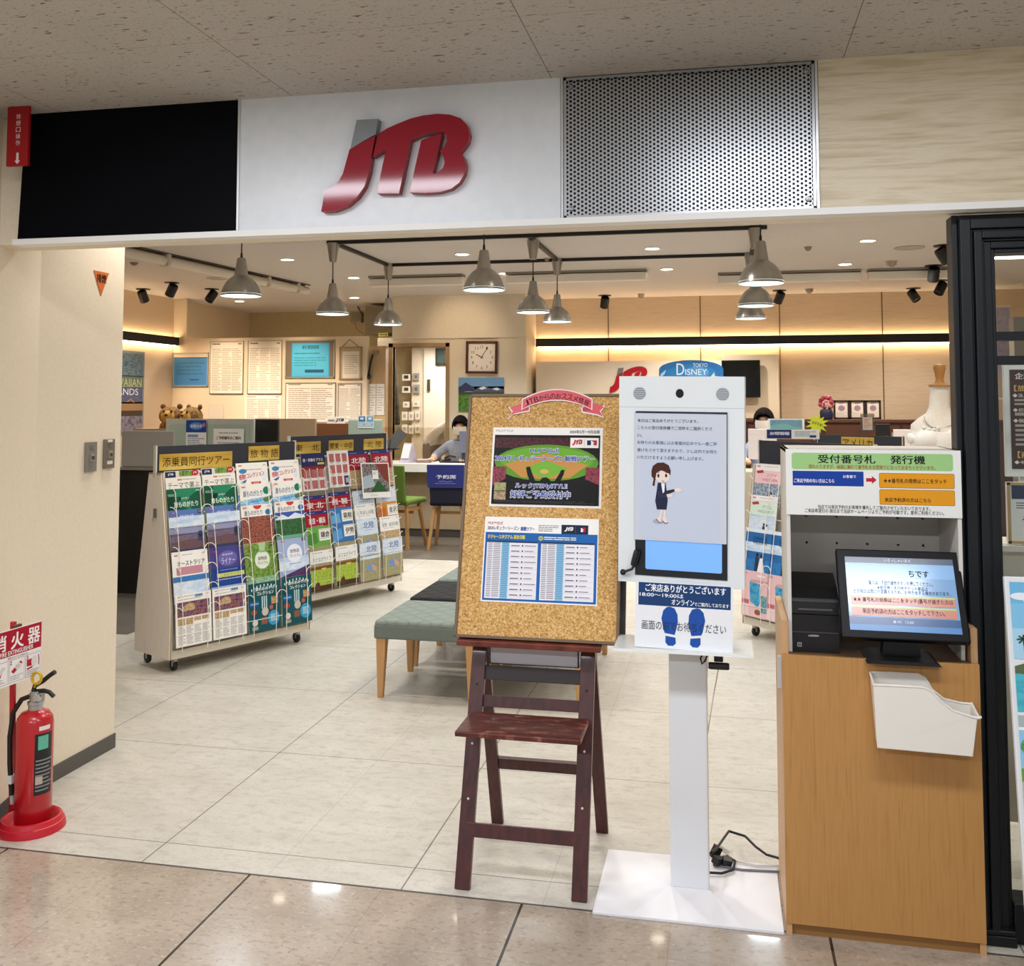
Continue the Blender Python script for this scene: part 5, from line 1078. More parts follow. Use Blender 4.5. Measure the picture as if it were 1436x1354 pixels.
def put(rack, design, xc, ztop, off, label, name='travel_brochure', w=.248, h=.312, group='travel brochures in the racks', rz=None, roll=0., cat='brochure'):
    mb = sheet(w, h, '#e6e4de', .003); design(Art(mb, w, h, 210, 297, None, 0, .0003))
    tilt = -9.0 if ztop > .5 else -4.
    zc = ztop - h / 2 * .985; y = slant(max(zc, .38)) - off if ztop > .5 else -.012 - off
    Mx = rack.matrix_basis
    p_ = Mx @ Vector((xc, y, zc))
    o = mb.build(name, loc=p_, label=label, cat=cat, group=group); o.rotation_euler = Euler((R(tilt), R(roll), rack.rotation_euler.z)); return o
bpy.context.view_layer.update()
cx4 = [.145, .407, .669, .931]
def rowA(z, ds, off, labels):
    for k, (d_, lb) in enumerate(zip(ds, labels)):
        if d_: put(rackA, d_, cx4[k] + .003 * random.uniform(-1, 1), z[k] if isinstance(z, (list, tuple)) else z, off + .001 * k, lb)
N1 = 'of the nearest left rack'
rowA([1.215, 1.22, 1.24, 1.245], (d_theme_strip, d_theme_strip, d_coll, d_coll), .002, ('brochure strip with green photos, top left ' + N1, 'brochure strip with green photos, second along the top ' + N1, 'white brochure with pink arched title, third along the top ' + N1, 'white brochure with pink arched title, top right corner ' + N1))
rowA([1.175, 1.18], (d_theme, d_theme), .008, ('white brochure with thin brush title, upper left ' + N1, 'white brochure with thin brush title, second column ' + N1))
rowA([1.105, 1.11, 1.10, 1.105], (d_green, d_green, d_sea, d_sea), .014, ('dark green brochure with white title, first column ' + N1, 'dark green brochure with white title, second column ' + N1, 'white and blue sea brochure, third column ' + N1, 'white and blue sea brochure, fourth column ' + N1))
rowA([.975, .98, .965, .97], (d_city, d_city, d_fire, d_mtn), .02, ('blue dusk city brochure, left of two ' + N1, 'blue dusk city brochure, right of two ' + N1, 'brochure with dark red fireworks photo, third column ' + N1, 'brochure with blue mountains and green valley, fourth column ' + N1))
rowA([.725, .725, .715, .72], (d_aus, d_purple, d_forest, d_lilac), .027, ('white brochure with pink block and bold title, first column ' + N1, 'purple and navy brochure with a yellow band, second column ' + N1, 'green forest brochure with white oval title, third column ' + N1, 'lilac sky brochure with white oval title, fourth column ' + N1))
rowA([.468, .468, .462, .466], (d_news, d_news, d_teal, d_teal), .018, ('newspaper style leaflet with night photo, bottom left ' + N1, 'newspaper style leaflet with night photo, second on the bottom row ' + N1, 'teal souvenir brochure, third on the bottom row ' + N1, 'teal souvenir brochure, bottom right ' + N1))
cb4 = [.155, .432, .709, .986]
def rowB(z, ds, off, labels):
    for k, (d_, lb) in enumerate(zip(ds, labels)):
        if d_: put(rackB, d_, cb4[k], z[k] if isinstance(z, (list, tuple)) else z, off + .001 * k, lb)
N2 = 'of the second left rack'
L_ = lambda f, *a: (lambda A: f(A, *a))
rowB(1.225, (None, None, L_(d_red, '北陸', '石川・富山・福井'), L_(d_red, '北陸', '石川・富山・福井')), .002, ('', '', 'red and blue brochure top, third column ' + N2, 'red and blue brochure top, fourth column ' + N2))
put(rackB, d_leaf, .15, 1.235, .045, 'navy and maroon leaflet hung over the top left ' + N2, 'hanging_leaflet', .26, .30, None, cat='leaflet')
put(rackB, d_leaf2, .43, 1.245, .045, 'white leaflet with maroon tile grid hung atop the second left rack', 'hanging_leaflet', .24, .30, None, cat='leaflet')
def d_pict(A):
    A.rect(0, 0, 210, 297, '#eceae6'); A.rect(8, 10, 202, 250, photo('collage', ['#2f3a2f', '#6a3a34', '#8a9a9a', '#1f2a22'], 24), 2); A.poly([(8, 120), (70, 100), (100, 200), (8, 220)], '#a8b8c0', 3); A.poly([(60, 250), (120, 150), (190, 250)], '#2a5a34', 4); A.poly([(110, 10), (202, 10), (202, 180), (150, 120)], photo('maple', ['#5a2a28', '#8a4038', '#4a2a2a'], 40), 3); A.rect(80, 66, 124, 140, '#f0efec', 5); A.lines(84, 80, 118, 104, 3, '#9a9a9a', 6); A.text('パンフレット', 60, 262, 110, 284, '#5a5a5a', 3)
put(rackB, d_pict, .85, 1.125, .05, 'tilted white-edged picture card with a red roof and gorge on the second left rack', 'picture_card', .35, .30, None, roll=2.5, cat='card')
rowB([.895, .905, .90, .905], (L_(d_red, '東 北'), L_(d_red, '伊豆・箱根'), L_(d_hoku), L_(d_hoku)), .010, ('red brochure with two large white characters, upper first column ' + N2, 'red brochure with a long white title, upper second column ' + N2, 'pale blue brochure, upper third column ' + N2, 'pale blue brochure, upper fourth column ' + N2))
rowB([.775, .78, .785, .78], (L_(d_red, '東京・横浜'), L_(d_label, '箱根', '#3f78b4', '#6aa8d8'), L_(d_white, 'いちおしの宿', P_sky()), L_(d_label, '金沢', '#d08a3a', '#c06a30')), .018, ('red brochure with small white title, middle first column ' + N2, 'blue brochure with square white label, middle second column ' + N2, 'white brochure with brush title, middle third column ' + N2, 'orange brochure with white label, middle fourth column ' + N2))
rowB([.655, .66, .665, .66], (L_(d_label, '鎌倉', '#6aa84a', '#4a8a3a'), L_(d_label, '伊勢', '#3a70b0', '#5a98d0'), L_(d_hoku), L_(d_white, '能登・金沢の旅', P_town())), .026, ('green brochure with white label, lower first column ' + N2, 'blue brochure with tilted white label, lower second column ' + N2, 'pale blue mountain brochure, lower third column ' + N2, 'white brochure with town photo, lower fourth column ' + N2))
rowB([.468, .475, .468, .475], (d_tan, d_tan, L_(d_hoku), L_(d_hoku)), .020, ('brown lantern-room brochure, bottom left ' + N2, 'brown lantern-room brochure, second on the bottom row ' + N2, 'blue aerial-view brochure, third on the bottom row ' + N2, 'blue aerial-view brochure, bottom right ' + N2))
N3 = 'on the rack behind the ticket counter'
P_wh = photo('white_suits', ['#8a98a8', '#b8c4d0', '#5a6a80', '#d8dce0'], 26)
put(rackC, L_(d_wed, 'ハワイ', '#f0c8cc', '#c05a78', P_wh), .155, 1.205, 0, 'pink and white bridal brochure, topmost ' + N3)
put(rackC, L_(d_wed, 'グアム', '#d8e8dc', '#6aa08a', P_sky()), .15, .985, .012, 'mint green bridal brochure, second from top ' + N3)
put(rackC, d_okinawa, .145, .755, .022, 'deep blue bridal brochure with an embracing couple ' + N3)
put(rackC, d_pink, .15, .465, .016, 'pink brochure with an atoll map, bottom ' + N3)
put(rackC, d_pink, .385, .465, .016, 'pink brochure mostly hidden by the ticket counter edge')
put(rackC, d_okinawa, .385, .755, .022, 'deep blue brochure mostly hidden behind the ticket counter hutch')
# printed holders standing on the right-hand headers
def card(label, u0, v0, u1, v1, y, fn, cat='card', name='leaflet_card', rz=0.):
    a, b = at_y(u0, v1, y), at_y(u1, v0, y); w, h = abs(b.x - a.x), b.z - a.z
    mb = sheet(w, h, '#eceae6'); fn(Art(mb, w, h, 100, 100)); return mb.build(name, loc=((a.x + b.x) / 2, y, (a.z + b.z) / 2), rot=(0, 0, rz), label=label, cat=cat)
card('coastal photo card standing on top of the racks, before the right staff member', 1077, 587, 1128, 602, 8.6, lambda A: (A.rect(6, 10, 94, 100, photo('coast', ['#2a5a7a', '#5a98a8', '#8a98b0', '#3a4a6a'], 26), 1), A.poly([(6, 70), (40, 40), (94, 90), (6, 100)], '#7ab0a8', 2)))
card('blue and white printed card in front of the coastal photo card on the racks', 1074, 602, 1149, 615, 8.2, lambda A: (A.rect(2, 4, 48, 96, '#2a3568', 1), A.text('お得情報', 8, 26, 44, 60, '#dfe2f0', 2, .02), A.lines(54, 20, 94, 80, 4, '#8aa0b8', 1), A.rect(82, 60, 94, 84, '#2a4a78', 2)))
q = at_y(1146, 594, 8.45); mb = MB(); pts = []
for k in range(24):
    a = 2 * PI * k / 24; r_ = (.092 if k % 4 == 0 else .078) if k % 2 == 0 else .048; pts.append((r_ * math.cos(a + .3) * 1.05, r_ * math.sin(a + .3)))
mb.prism(pts, -.002, .0, M('#d3d935', .5)); A = Art(mb, .2, .2, 100, 100, None, -.002); A.text('おすすめ！', 30, 44, 72, 56, '#5a5a28', 2, .02, 0, 18); mb.tube([(0, .002, -.05), (0, .004, -.25)], .003, M('#b8b8b0', .4), 6)
mb.build('starburst_tag', loc=q, label='yellow starburst price tag standing above the dark rack header', cat='tag')
# leaflets seen edge-on past the left wall
lr = thing('leaflet_stand', 'narrow leaflet stand peeking out behind the cream side wall, seen edge-on', 'leaflet stand', (-3.72, 5.12, 0), R(38))
mb = MB(); mb.hexa([(-.3, .02, 0), (.245, .02, 0), (.245, .16, 0), (-.3, .16, 0), (-.3, .19, 1.30), (.205, .19, 1.30), (.205, .22, 1.30), (-.3, .22, 1.30)], M('#b6aa98', .5)); mb.build('stand_frame', lr)
mb = MB()
bpy.context.view_layer.update()
for k, (z, c) in enumerate(((1.20, '#d8cfc4'), (1.05, '#5a6a8a'), (.93, '#6a7088'), (.80, '#a8a078'), (.66, '#7a8498'), (.52, '#6a4f3c'), (.38, '#9a8a74'), (.22, '#c9cdd0'))):
    m2 = sheet(.25, .26, c, .004); A = Art(m2, .25, .26, 100, 100); A.rect(8, 10, 92, 60, c, 1)
    p_ = lr.matrix_basis @ Vector((.135, .02 + .15 * (z - .05) / 1.3 - .02 - .008 * (k % 2), z))
    o = m2.build('edge_on_leaflet', loc=p_, label='thin leaflet edge, number %s from the top behind the cream side wall' % ('one two three four five six seven eight'.split()[k]), cat='leaflet', group='leaflets peeking past the side wall'); o.rotation_euler = (R(-8), 0, R(38))
# ================================================================== BACK OF THE SHOP
def frame_pic(name, label, cat, u0, v0, u1, v1, y, fn, edge=None, ew=.012, group=None, U=100, V=100, depth=.015, bg='#efe9de'):
    a, b = at_y(u0, v1, y), at_y(u1, v0, y); w, h = b.x - a.x, b.z - a.z
    o = thing(name, label, cat, ((a.x + b.x) / 2, y, (a.z + b.z) / 2), group=group)
    mb = MB(); mb.box((-w / 2, -.004, -h / 2), (w / 2, 0, h / 2), M(bg, .45)); fn(Art(mb, w, h, U, V, None, -.004)); mb.build('print', o)
    if edge:
        e = M(edge, .4) if isinstance(edge, str) else edge; mb = MB()
        for q0, q1 in (((-w / 2, -depth, -h / 2), (-w / 2 + ew, 0, h / 2)), ((w / 2 - ew, -depth, -h / 2), (w / 2, 0, h / 2)), ((-w / 2, -depth, h / 2 - ew), (w / 2, 0, h / 2)), ((-w / 2, -depth, -h / 2), (w / 2, 0, -h / 2 + ew))): mb.box(q0, q1, e)
        mb.build('border', o)
    return o
def doc(seed, n=16, cols=3, head=True):
    def f(A):
        if head: A.lines(6, 4, 30, 7, 1, '#7a7268', 2, .8, seed); A.lines(84, 4, 94, 7, 1, '#7a7268', 2, .8, seed)
        for k in range(cols): A.lines(6 + k * 90 / cols, 14, 4 + (k + 1) * 90 / cols, 95, n, '#b5aca0', 2, .45, seed * 7 + k)
    return f
Yn = 12.095
sil = M('#b3aea6', .35, .4)
frame_pic('framed_notice', 'blue framed notice beside the glowing poster corner, leftmost on the notice wall', 'notice', 242, 494, 293, 542, Yn, lambda A: (A.rect(0, 0, 100, 16, '#e2d6c2', 1), A.rect(3, 14, 97, 97, '#5a98d2', 1), A.rect(6, 18, 94, 94, '#4a86c6', 2), [A.text('V', 20 + k * 10, 28, 26 + k * 10, 46, '#3a6f98', 3) for k in range(0)], A.lines(12, 28, 88, 70, 4, '#3f7ba6', 3, .5, 4), A.lines(48, 78, 74, 86, 1, '#2a4f78', 3)), sil)
frame_pic('wall_document', 'white text sheet in thin frame, right of the blue framed notice', 'document', 294, 478, 342, 552, Yn, doc(1, 24), sil, .008)
frame_pic('wall_document', 'white text sheet in thin frame, left of the bright cyan certificate', 'document', 347, 477, 396, 552, Yn, doc(2, 24), sil, .008)
frame_pic('certificate', 'bright cyan certificate in a wide grey frame on the notice wall', 'certificate', 400, 476, 470, 530, Yn, lambda A: (A.rect(0, 0, 100, 100, '#7e7468', 1), A.rect(13, 8, 89, 97, '#45b4ec', 2), A.rect(15, 11, 87, 94, '#5cc4f2', 3), A.text('旅行業登録票', 34, 14, 68, 24, '#1f7a9c', 4, .02), A.lines(18, 34, 70, 40, 1, '#2f8fae', 4), A.lines(18, 46, 82, 72, 4, '#39a0bf', 4, .35, 3), A.rect(40, 78, 78, 86, '#2a5f8a', 4)), sil, .014)
frame_pic('wall_document', 'text sheet under the second white sheet, bottom hidden by the desk screens', 'document', 343, 554, 395, 592, Yn, doc(3, 12), None)
frame_pic('wall_document', 'wide text sheet in thin frame under the cyan certificate', 'document', 400, 536, 471, 592, Yn, doc(4, 16, 2), sil, .008)
hg = frame_pic('hanging_scroll_frame', 'small tan framed letter hanging by a string right of the cyan certificate', 'framed letter', 476, 486, 508, 532, Yn, lambda A: (A.rect(0, 0, 100, 100, '#c2b294', 1), A.rect(14, 14, 88, 96, '#ece6da', 2), A.lines(22, 26, 80, 86, 9, '#b8ae9e', 3, .35, 6)), '#a8977a', .016)
mb = MB(); a, b = at_y(480, 486, Yn), at_y(504, 486, Yn); hgz = hg.location; mb.tube([Vector((-.13, -.004, .2)), Vector((-.02, -.004, .31)), Vector((.12, -.004, .2))], .004, M('#6f6350', .6), 6); mb.build('hanging_string', hg)
frame_pic('wall_document', 'text sheet under the small hanging framed letter', 'document', 474, 537, 507, 592, Yn, doc(5, 16, 2), sil, .008)
frame_pic('wall_document', 'small blank cream sheet right of the two plush toys', 'document', 292, 567, 314, 588, Yn, lambda A: A.rect(4, 4, 96, 96, '#e2d6c6', 1), None, bg='#dccfbd')
# islands poster on the left wall
pz1, pz0 = at_x(185, 492, -7.245), at_x(185, 607, -7.245)
ya, yb = at_x(140, 540, -7.245).y, at_x(201, 540, -7.245).y
mb = MB(); w, h = yb - ya, pz1.z - pz0.z
po = thing('islands_poster', 'tall framed islands travel poster on the far left wall', 'poster', (-7.245, (ya + yb) / 2, (pz1.z + pz0.z) / 2), PI / 2)
mb.box((-w / 2, -.012, -h / 2), (w / 2, 0, h / 2), M('#8f959c', .3, .5)); mb.build('border', po)
mb = MB(); A = Art(mb, w - .06, h - .06, 100, 200, None, -.013); A.rect(0, 0, 100, 60, photo('storm_sky', ['#2a4054', '#4a6478', '#7a8c90', '#34506a'], 7, (1, 1, 3)), 1); A.rect(0, 58, 100, 90, '#6a7a68', 1); A.rect(0, 88, 100, 130, photo('dusk_sea', ['#3a4a68', '#5a6080', '#6a6a78'], 6, (1, 1, 4)), 1); A.rect(0, 126, 100, 156, '#a8845a', 1); A.rect(0, 148, 100, 162, '#4a3a30', 2); A.rect(0, 160, 100, 200, photo('lava', ['#4a4658', '#6f6a80', '#9a94a4', '#3a3646'], 9), 1)
A.text('HAWAIIAN', 8, 66, 96, 86, '#c9c68a', 3, 0); A.rect(8, 87, 96, 87.8, '#d8dce0', 3); A.text('ISLANDS', 12, 91, 88, 108, '#e9e9ea', 3, 0); A.line([(60, 126), (70, 118), (78, 128)], 2, '#d89a3a', 3); mb.build('print', po)
# plush toys
def plush(label, u, v, s, rz, y=10.6):
    o = thing('plush_toy', label, 'plush toy', at_y(u, v + 14, y), rz, 'brown plush toys on the left desk'); br = M('#7a5a34', .95); br2 = noise_mat('plush_fur', ['#5a3f22', '#8a6838', '#a8834c'], (1, 1, 1), 40, 4, .95, .5)
    mb = MB(); mb.ball((0, 0, .0), (.14 * s, .11 * s, .10 * s), br2, 16); mb.build('body', o)
    mb = MB(); mb.ball((0, -.03, .14 * s), (.135 * s, .12 * s, .115 * s), br2, 18); h_ = mb.build('head', o)
    mb = MB(); mb.ball((0, -.12 * s, .13 * s), (.085 * s, .06 * s, .075 * s), M('#c99a4a', .9), 14); mb.build('muzzle', h_)
    for sx in (-1, 1):
        mb = MB(); mb.ball((sx * .10 * s, 0, .25 * s), (.035 * s, .02 * s, .035 * s), br, 10); mb.build('ear', h_)
    mb = MB(); mb.ball((-.04 * s, -.15 * s, .19 * s), .016 * s, M('#141210', .3), 8); mb.ball((.05 * s, -.15 * s, .19 * s), .016 * s, M('#141210', .3), 8); mb.ball((0, -.18 * s, .15 * s), (.022 * s, .012 * s, .014 * s), M('#141210', .3), 8); mb.build('face', h_)
plush('brown plush animal, left of two on the desk before the notice wall', 240, 585, .98, .2); plush('brown plush animal, right of two on the desk before the notice wall', 272, 586, .98, -.35)
# desk holding the toys, and left counter with screens
mb = MB(); a = at_y(225, 599, 10.6); mb.box((a.x - .2, 10.35, 0), (a.x + 1.0, 10.9, at_y(240, 598, 10.6).z - .02), M('#a38f74', .6)); mb.build('side_desk', label='low tan side desk under the two plush toys', cat='desk')
lc = thing('left_counter', 'long black-fronted counter behind the nearest left rack', 'counter', (-5.3, 7.74, 0))
mb = MB(); mb.box((-.75, 0, 0), (1.05, 2.6, 1.06), M('#09090a', .6)); mb.build('counter_front', lc); mb = MB(); mb.box((-.78, -.02, 1.06), (1.07, 2.62, 1.085), M('#8a8478', .5)); mb.build('counter_top', lc)
mb = MB(); a, b = at_y(178, 655, 7.75), at_y(243, 604, 7.75); mb.box((-.0, 0, 0), (b.x - a.x + .06, .025, b.z - 1.085), M('#9d9a94', .6)); mb.build('desk_screen', loc=(a.x - .05, 7.74, 1.0855), label='grey desk screen panel on the left end of the black counter', cat='desk screen', bevel=.006)
gp = thing('desk_screen', 'pale green desk screen with rounded inset and taped leaflets, above the nearest rack', 'desk screen', (at_y(232, 640, 9.0).x, 9.0, 1.0855)); ww = at_y(355, 587, 9.0).x - at_y(232, 587, 9.0).x
mb = MB(); mb.box((0, 0, 0), (ww, .03, .395), M('#b6b8ae', .6)); mb.build('panel', gp); mb = MB(); A = Art(mb, ww - .05, .37, 100, 40, xf((ww / 2, 0, .165)), -.002); A.rrect(1, 1, 99, 60, 3, '#a5b5a8', 1); mb.build('inset', gp)
card('blue headed leaflet taped on the pale green desk screen', 260.5, 589, 289.5, 626, 8.985, lambda A: (A.rect(0, 0, 100, 46, '#22468c', 1), A.oval(50, 22, 34, 14, '#5a86c8', 2), A.oval(88, 18, 8, 8, '#c05a90', 3), A.text('お知らせ', 24, 16, 78, 28, '#f0f2f8', 4, .02), A.rect(8, 54, 60, 64, '#7a98c8', 2), A.lines(8, 68, 92, 96, 4, '#8a98b0', 2)), name='leaflet')
card('white round-cornered notice card beside the blue leaflet on the green desk screen', 299, 601, 342, 626, 8.985, lambda A: (A.lines(18, 22, 82, 30, 1, '#6a6a6c', 2), A.text('ご予約優先のご案内', 10, 42, 90, 60, '#3a3a3c', 2, .02), A.lines(14, 76, 86, 84, 1, '#8a8a8c', 2)), name='notice_card')
mnb = thing('desk_monitor', 'black monitor back behind the first rack header, right of the green screen', 'monitor', (at_y(372, 620, 9.1).x, 9.1, 1.0855)); a, b = at_y(355, 614, 9.1), at_y(390, 588, 9.1)
mb = MB(); mb.box((-(b.x - a.x) / 2, 0, .12), ((b.x - a.x) / 2, .04, b.z - 1.0855), black); mb.build('display', mnb, bevel=.005); mb = MB(); mb.box((-.03, .01, .01), (.03, .04, .2), black); mb.box((-.1, -.04, 0), (.1, .1, .012), black); mb.build('stand', mnb)
mb = MB(); a, b = at_y(356, 620, 9.6), at_y(442, 587, 9.6); mb.box((0, 0, 0), (b.x - a.x, .04, b.z - 1.086), M('#9c8468', .6)); mb.build('desk_partition', loc=(a.x, 9.6, 1.086), label='brown wooden partition behind the black desk monitor', cat='partition')
# company plate on its brown cabinet
mb = MB(); a, b = at_y(440, 604, 11.0), at_y(492, 594, 11.0); mb.box((a.x, 11.0, 0), (b.x, 11.35, b.z), M('#6f4424', .5)); mb.build('brown_cabinet', label='low reddish brown cabinet under the small company name plate', cat='cabinet')
card('white company name plate with red and black letters on the brown cabinet', 458.5, 584, 484, 594, 11.1, lambda A: (A.text('株式会社', 8, 40, 42, 66, '#4a4a4c', 2, .02), A.text('JTB', 48, 26, 92, 76, '#3a3436', 2, .04, .25)), name='name_plate', cat='name plate')
gm = MB(); a, b = at_y(488, 606, 10.15), at_y(536, 588, 10.15); gm.box((0, 0, 0), (b.x - a.x, .03, b.z - .86), M('#9db0a2', .5)); gm.build('desk_screen', loc=(a.x, 10.15, .86), label='small pale green desk screen above the second rack header', cat='desk screen', bevel=.01)
for u0, u1, c, lb in ((502, 513, '#3f78a8', 'dark blue leaflet on the small pale green desk screen'), (513.5, 524, '#6a9ab8', 'light blue leaflet on the small pale green desk screen')):
    card(lb, u0, 582.5, u1, 600, 10.14, lambda A, c=c: (A.rect(6, 6, 94, 50, c, 1), A.oval(50, 24, 26, 10, '#d8e4ec', 2), A.rect(6, 54, 94, 90, '#8ab0c8', 1), A.lines(12, 60, 88, 86, 4, '#e4ecf0', 2)), name='leaflet')
mb = MB(); mb.box((at_y(488, 606, 10.15).x, 10.1, 0), (at_y(536, 606, 10.15).x, 10.4, .8595), M('#b3a58e', .6)); mb.build('desk_pedestal', label='beige desk pedestal behind the second rack', cat='desk')
tb = thing('tilted_tablet', 'dark tablet tilted on its stand right of the second rack header', 'tablet', at_y(546, 630, 11.6))
mb = MB(); mb.box((-.07, 0, 0), (.07, .012, .26), M('#2a2c28', .4), xf((.0, 0, .03), (R(-25), R(35), 0))); mb.box((-.08, -.05, 0), (.1, .08, .014), black); mb.tube([(0, .0, .01), (0, .04, .12)], .012, black, 8); mb.build('tablet', tb)

# fittings above the notice wall
eb = thing('electrical_box', 'grey electrical cabinet with a round black port above the doorway corner', 'electrical box', at_y(533, 468, 13.2))
mb = MB(); a, b = at_y(512, 468, 13.2), at_y(555, 428, 13.2); mb.box((a.x - eb.location.x, 0, 0), (b.x - eb.location.x, .5, b.z - a.z), M('#7f7460', .6)); mb.build('cabinet', eb); mb = MB(); q = at_y(518.5, 447, 13.2) - eb.location; mb.lathe([(.0001, -.012), (.035, -.012), (.04, 0)], M('#1c1a18', .5), 18, xf((q.x, 0, q.z), (PI / 2, 0, 0))); mb.build('port', eb)
mb = MB(); a, b = at_y(491, 452, 13.6), at_y(507, 437, 13.6); mb.box((0, 0, 0), (b.x - a.x, .1, b.z - a.z), M('#8c816c', .6)); mb.tube([(b.x - a.x, 0, .0), (b.x - a.x + .02, -.01, .1), (b.x - a.x - .06, -.01, .24)], .01, M('#4a4438', .5), 6); mb.tube([(.07, 0, 0), (.1, 0, -.1), (.25, 0, -.2)], .006, M('#8c816c', .6), 6); mb.build('junction_box', loc=a, label='small grey junction box with cable left of the grey electrical cabinet', cat='junction box')
card('yellow and black warning strip under the grey electrical cabinet', 531, 466.5, 550, 471.5, 13.0, lambda A: (A.rect(0, 0, 100, 100, '#c9c23a', 1), A.text('段差注意', 6, 20, 64, 82, '#1c1b16', 2, .03), A.rect(70, 0, 100, 100, '#2a281e', 2)), name='warning_strip', cat='label')
# wood post and papers beside the doorway
mb = MB(); a, b = at_y(507, 485, 12.2), at_y(541, 485, 12.2); mb.box((a.x, 12.2, 0), (b.x, 12.3, at_y(520, 485, 12.2).z), wood_mat('pale_post', ['#c2a37a', '#cfb28a'], 'z', 5, .5, 18, .4)); mb.build('column_post', kind='structure')
for u0, u1, lb in ((514, 527, 'left paper sheet taped on the wooden post by the doorway'), (527.5, 539, 'right paper sheet taped on the wooden post by the doorway')):
    card(lb, u0, 538, u1, 582, 12.19, lambda A: A.lines(10, 10, 90, 90, 10, '#c9bfb2', 1), name='paper_sheet', cat='paper')
wp_ = at_y(524, 497, 12.19); mb = MB(); mb.box((.0, -.06, 0), (.07, 0, .05), M('#9a948a', .4, .3)); mb.tube([(.01, -.04, .03), (-.02, -.05, -.1), (-.05, -.05, -.27)], .013, black, 8); mb.ball((-.055, -.05, -.29), (.04, .03, .035), black, 10); mb.build('handset_hook', loc=wp_, label='grey bracket with a hanging black handset on the wooden post', cat='handset')
# room seen through the doorway
mb = MB(); mb.box((-4.49, 14.0, 0), (-3.3, 14.05, 2.6), warm_paint); mb.build('wall_inner', kind='structure')
dr = thing('door_2', None, None, (at_y(594, 600, 13.95).x, 13.95, 0), kind='structure'); dw = at_y(632, 600, 13.95).x - dr.location.x
mb = MB(); mb.box((0, 0, 0), (dw, .04, 2.5), M('#efe6d4', .5)); mb.build('door_leaf', dr); mb = MB(); q = at_y(601, 548, 13.93) - dr.location; mb.box((q.x - .02, -.03, q.z), (q.x + .02, 0, q.z + .17), M('#6a6660', .3, .7)); q2 = at_y(619, 530, 13.93) - dr.location; mb.lathe([(.0001, -.012), (.025, -.012), (.03, 0)], M('#4a4640', .4), 12, xf((q2.x, 0, q2.z), (PI / 2, 0, 0))); mb.build('door_handle', dr)
frame_pic('key_panel', 'dark green glass panel hung high on the inner door', 'panel', 611, 488, 625, 512, 13.92, lambda A: (A.rect(0, 0, 100, 100, '#23302a', 1), A.rect(14, 10, 80, 86, '#3a4a40', 2)), '#14201b', .02)
for (u, v, w_, h_, dark, lb) in ((570, 529, 11, 9, 1, 'upper left white control unit with dark display in the doorway'), (584, 528, 8, 10, 0, 'upper right grey control unit in the doorway'), (570, 546, 11, 9, 1, 'second white control unit with dark display in the doorway'), (584, 545, 9, 12, 0, 'key switch box right of the second control unit in the doorway'),
                          (570, 567, 9, 8, 2, 'left round switch plate in the doorway'), (584, 566, 9, 8, 2, 'right round switch plate in the doorway'),
                          (568, 583, 8, 12, 2, 'switch plate, left of the upper row of three in the doorway'), (577, 583, 7, 12, 2, 'switch plate, middle of the upper row of three in the doorway'), (586, 582, 7, 12, 2, 'switch plate, right of the upper row of three in the doorway'),
                          (568, 601, 8, 12, 2, 'switch plate, left of the lower row of three in the doorway'), (577, 602, 7, 12, 2, 'switch plate, middle of the lower row of three in the doorway'), (586, 601, 7, 12, 2, 'switch plate, right of the lower row of three in the doorway')):
    a, b = at_y(u - w_ / 2, v + h_ / 2, 13.98), at_y(u + w_ / 2, v - h_ / 2, 13.98); w, h = b.x - a.x, b.z - a.z
    mb = MB(); mb.box((0, -.02, 0), (w, 0, h), M('#eae2d2' if dark != 0 else '#9a968c', .4)); 
    if dark == 1: mb.box((w * .25, -.024, h * .3), (w * .8, -.02, h * .8), M('#3a3c38', .3))
    else: mb.box((w * .3, -.024, h * .3), (w * .7, -.02, h * .7), M('#b5aea0' if dark == 2 else '#5a6478', .4))
    mb.build('control_unit' if dark < 2 else 'switch_plate', loc=(a.x, 13.98, a.z), label=lb, cat='switch', group='wall controls in the doorway')
o = thing('dark_coat', 'dark coats and papers hanging just inside the left doorway edge', 'coat', at_y(548, 560, 13.0))
mb = MB(); ctr = noise_mat('dark_cloth', ['#2a261f', '#45402f', '#5a5440'], (1, 1, 1), 12, 4, .9); mb.hexa([(-.16, 0, -.35), (.12, 0, -.35), (.12, .1, -.35), (-.16, .1, -.35), (-.10, 0, .48), (.06, 0, .48), (.06, .08, .48), (-.10, .08, .48)], ctr); mb.build('coat_cloth', o, bevel=.03)
# clock
ck = thing('wall_clock', 'square dark wood wall clock on the cream wall right of the doorway', 'clock', tuple((at_y(654, 501, 12.49) + at_y(698.5, 501, 12.49)) / 2)); cw = .21
mb = MB(); wd = M('#4a2418', .35); e = .03
for q0, q1 in (((-cw, -.05, -cw), (-cw + e, 0, cw)), ((cw - e, -.05, -cw), (cw, 0, cw)), ((-cw, -.05, cw - e), (cw, 0, cw)), ((-cw, -.05, -cw), (cw, 0, -cw + e))): mb.box(q0, q1, wd)
mb.build('case', ck, rot=(0, R(1), 0), bevel=.006); mb = MB(); mb.box((-cw + e, -.02, -cw + e), (cw - e, -.005, cw - e), M('#efe8e0', .4)); A = Art(mb, 2 * (cw - e), 2 * (cw - e), 100, 100, None, -.02)
for k in range(1, 13):
    a = R(30 * k); u, v = 50 + 38 * math.sin(a), 50 - 38 * math.cos(a); A.text(str(k), u - (3 if k < 10 else 5.5), v - 5, u + (3 if k < 10 else 5.5), v + 5, '#4a4440', 1, .01)
mb.build('dial', ck)
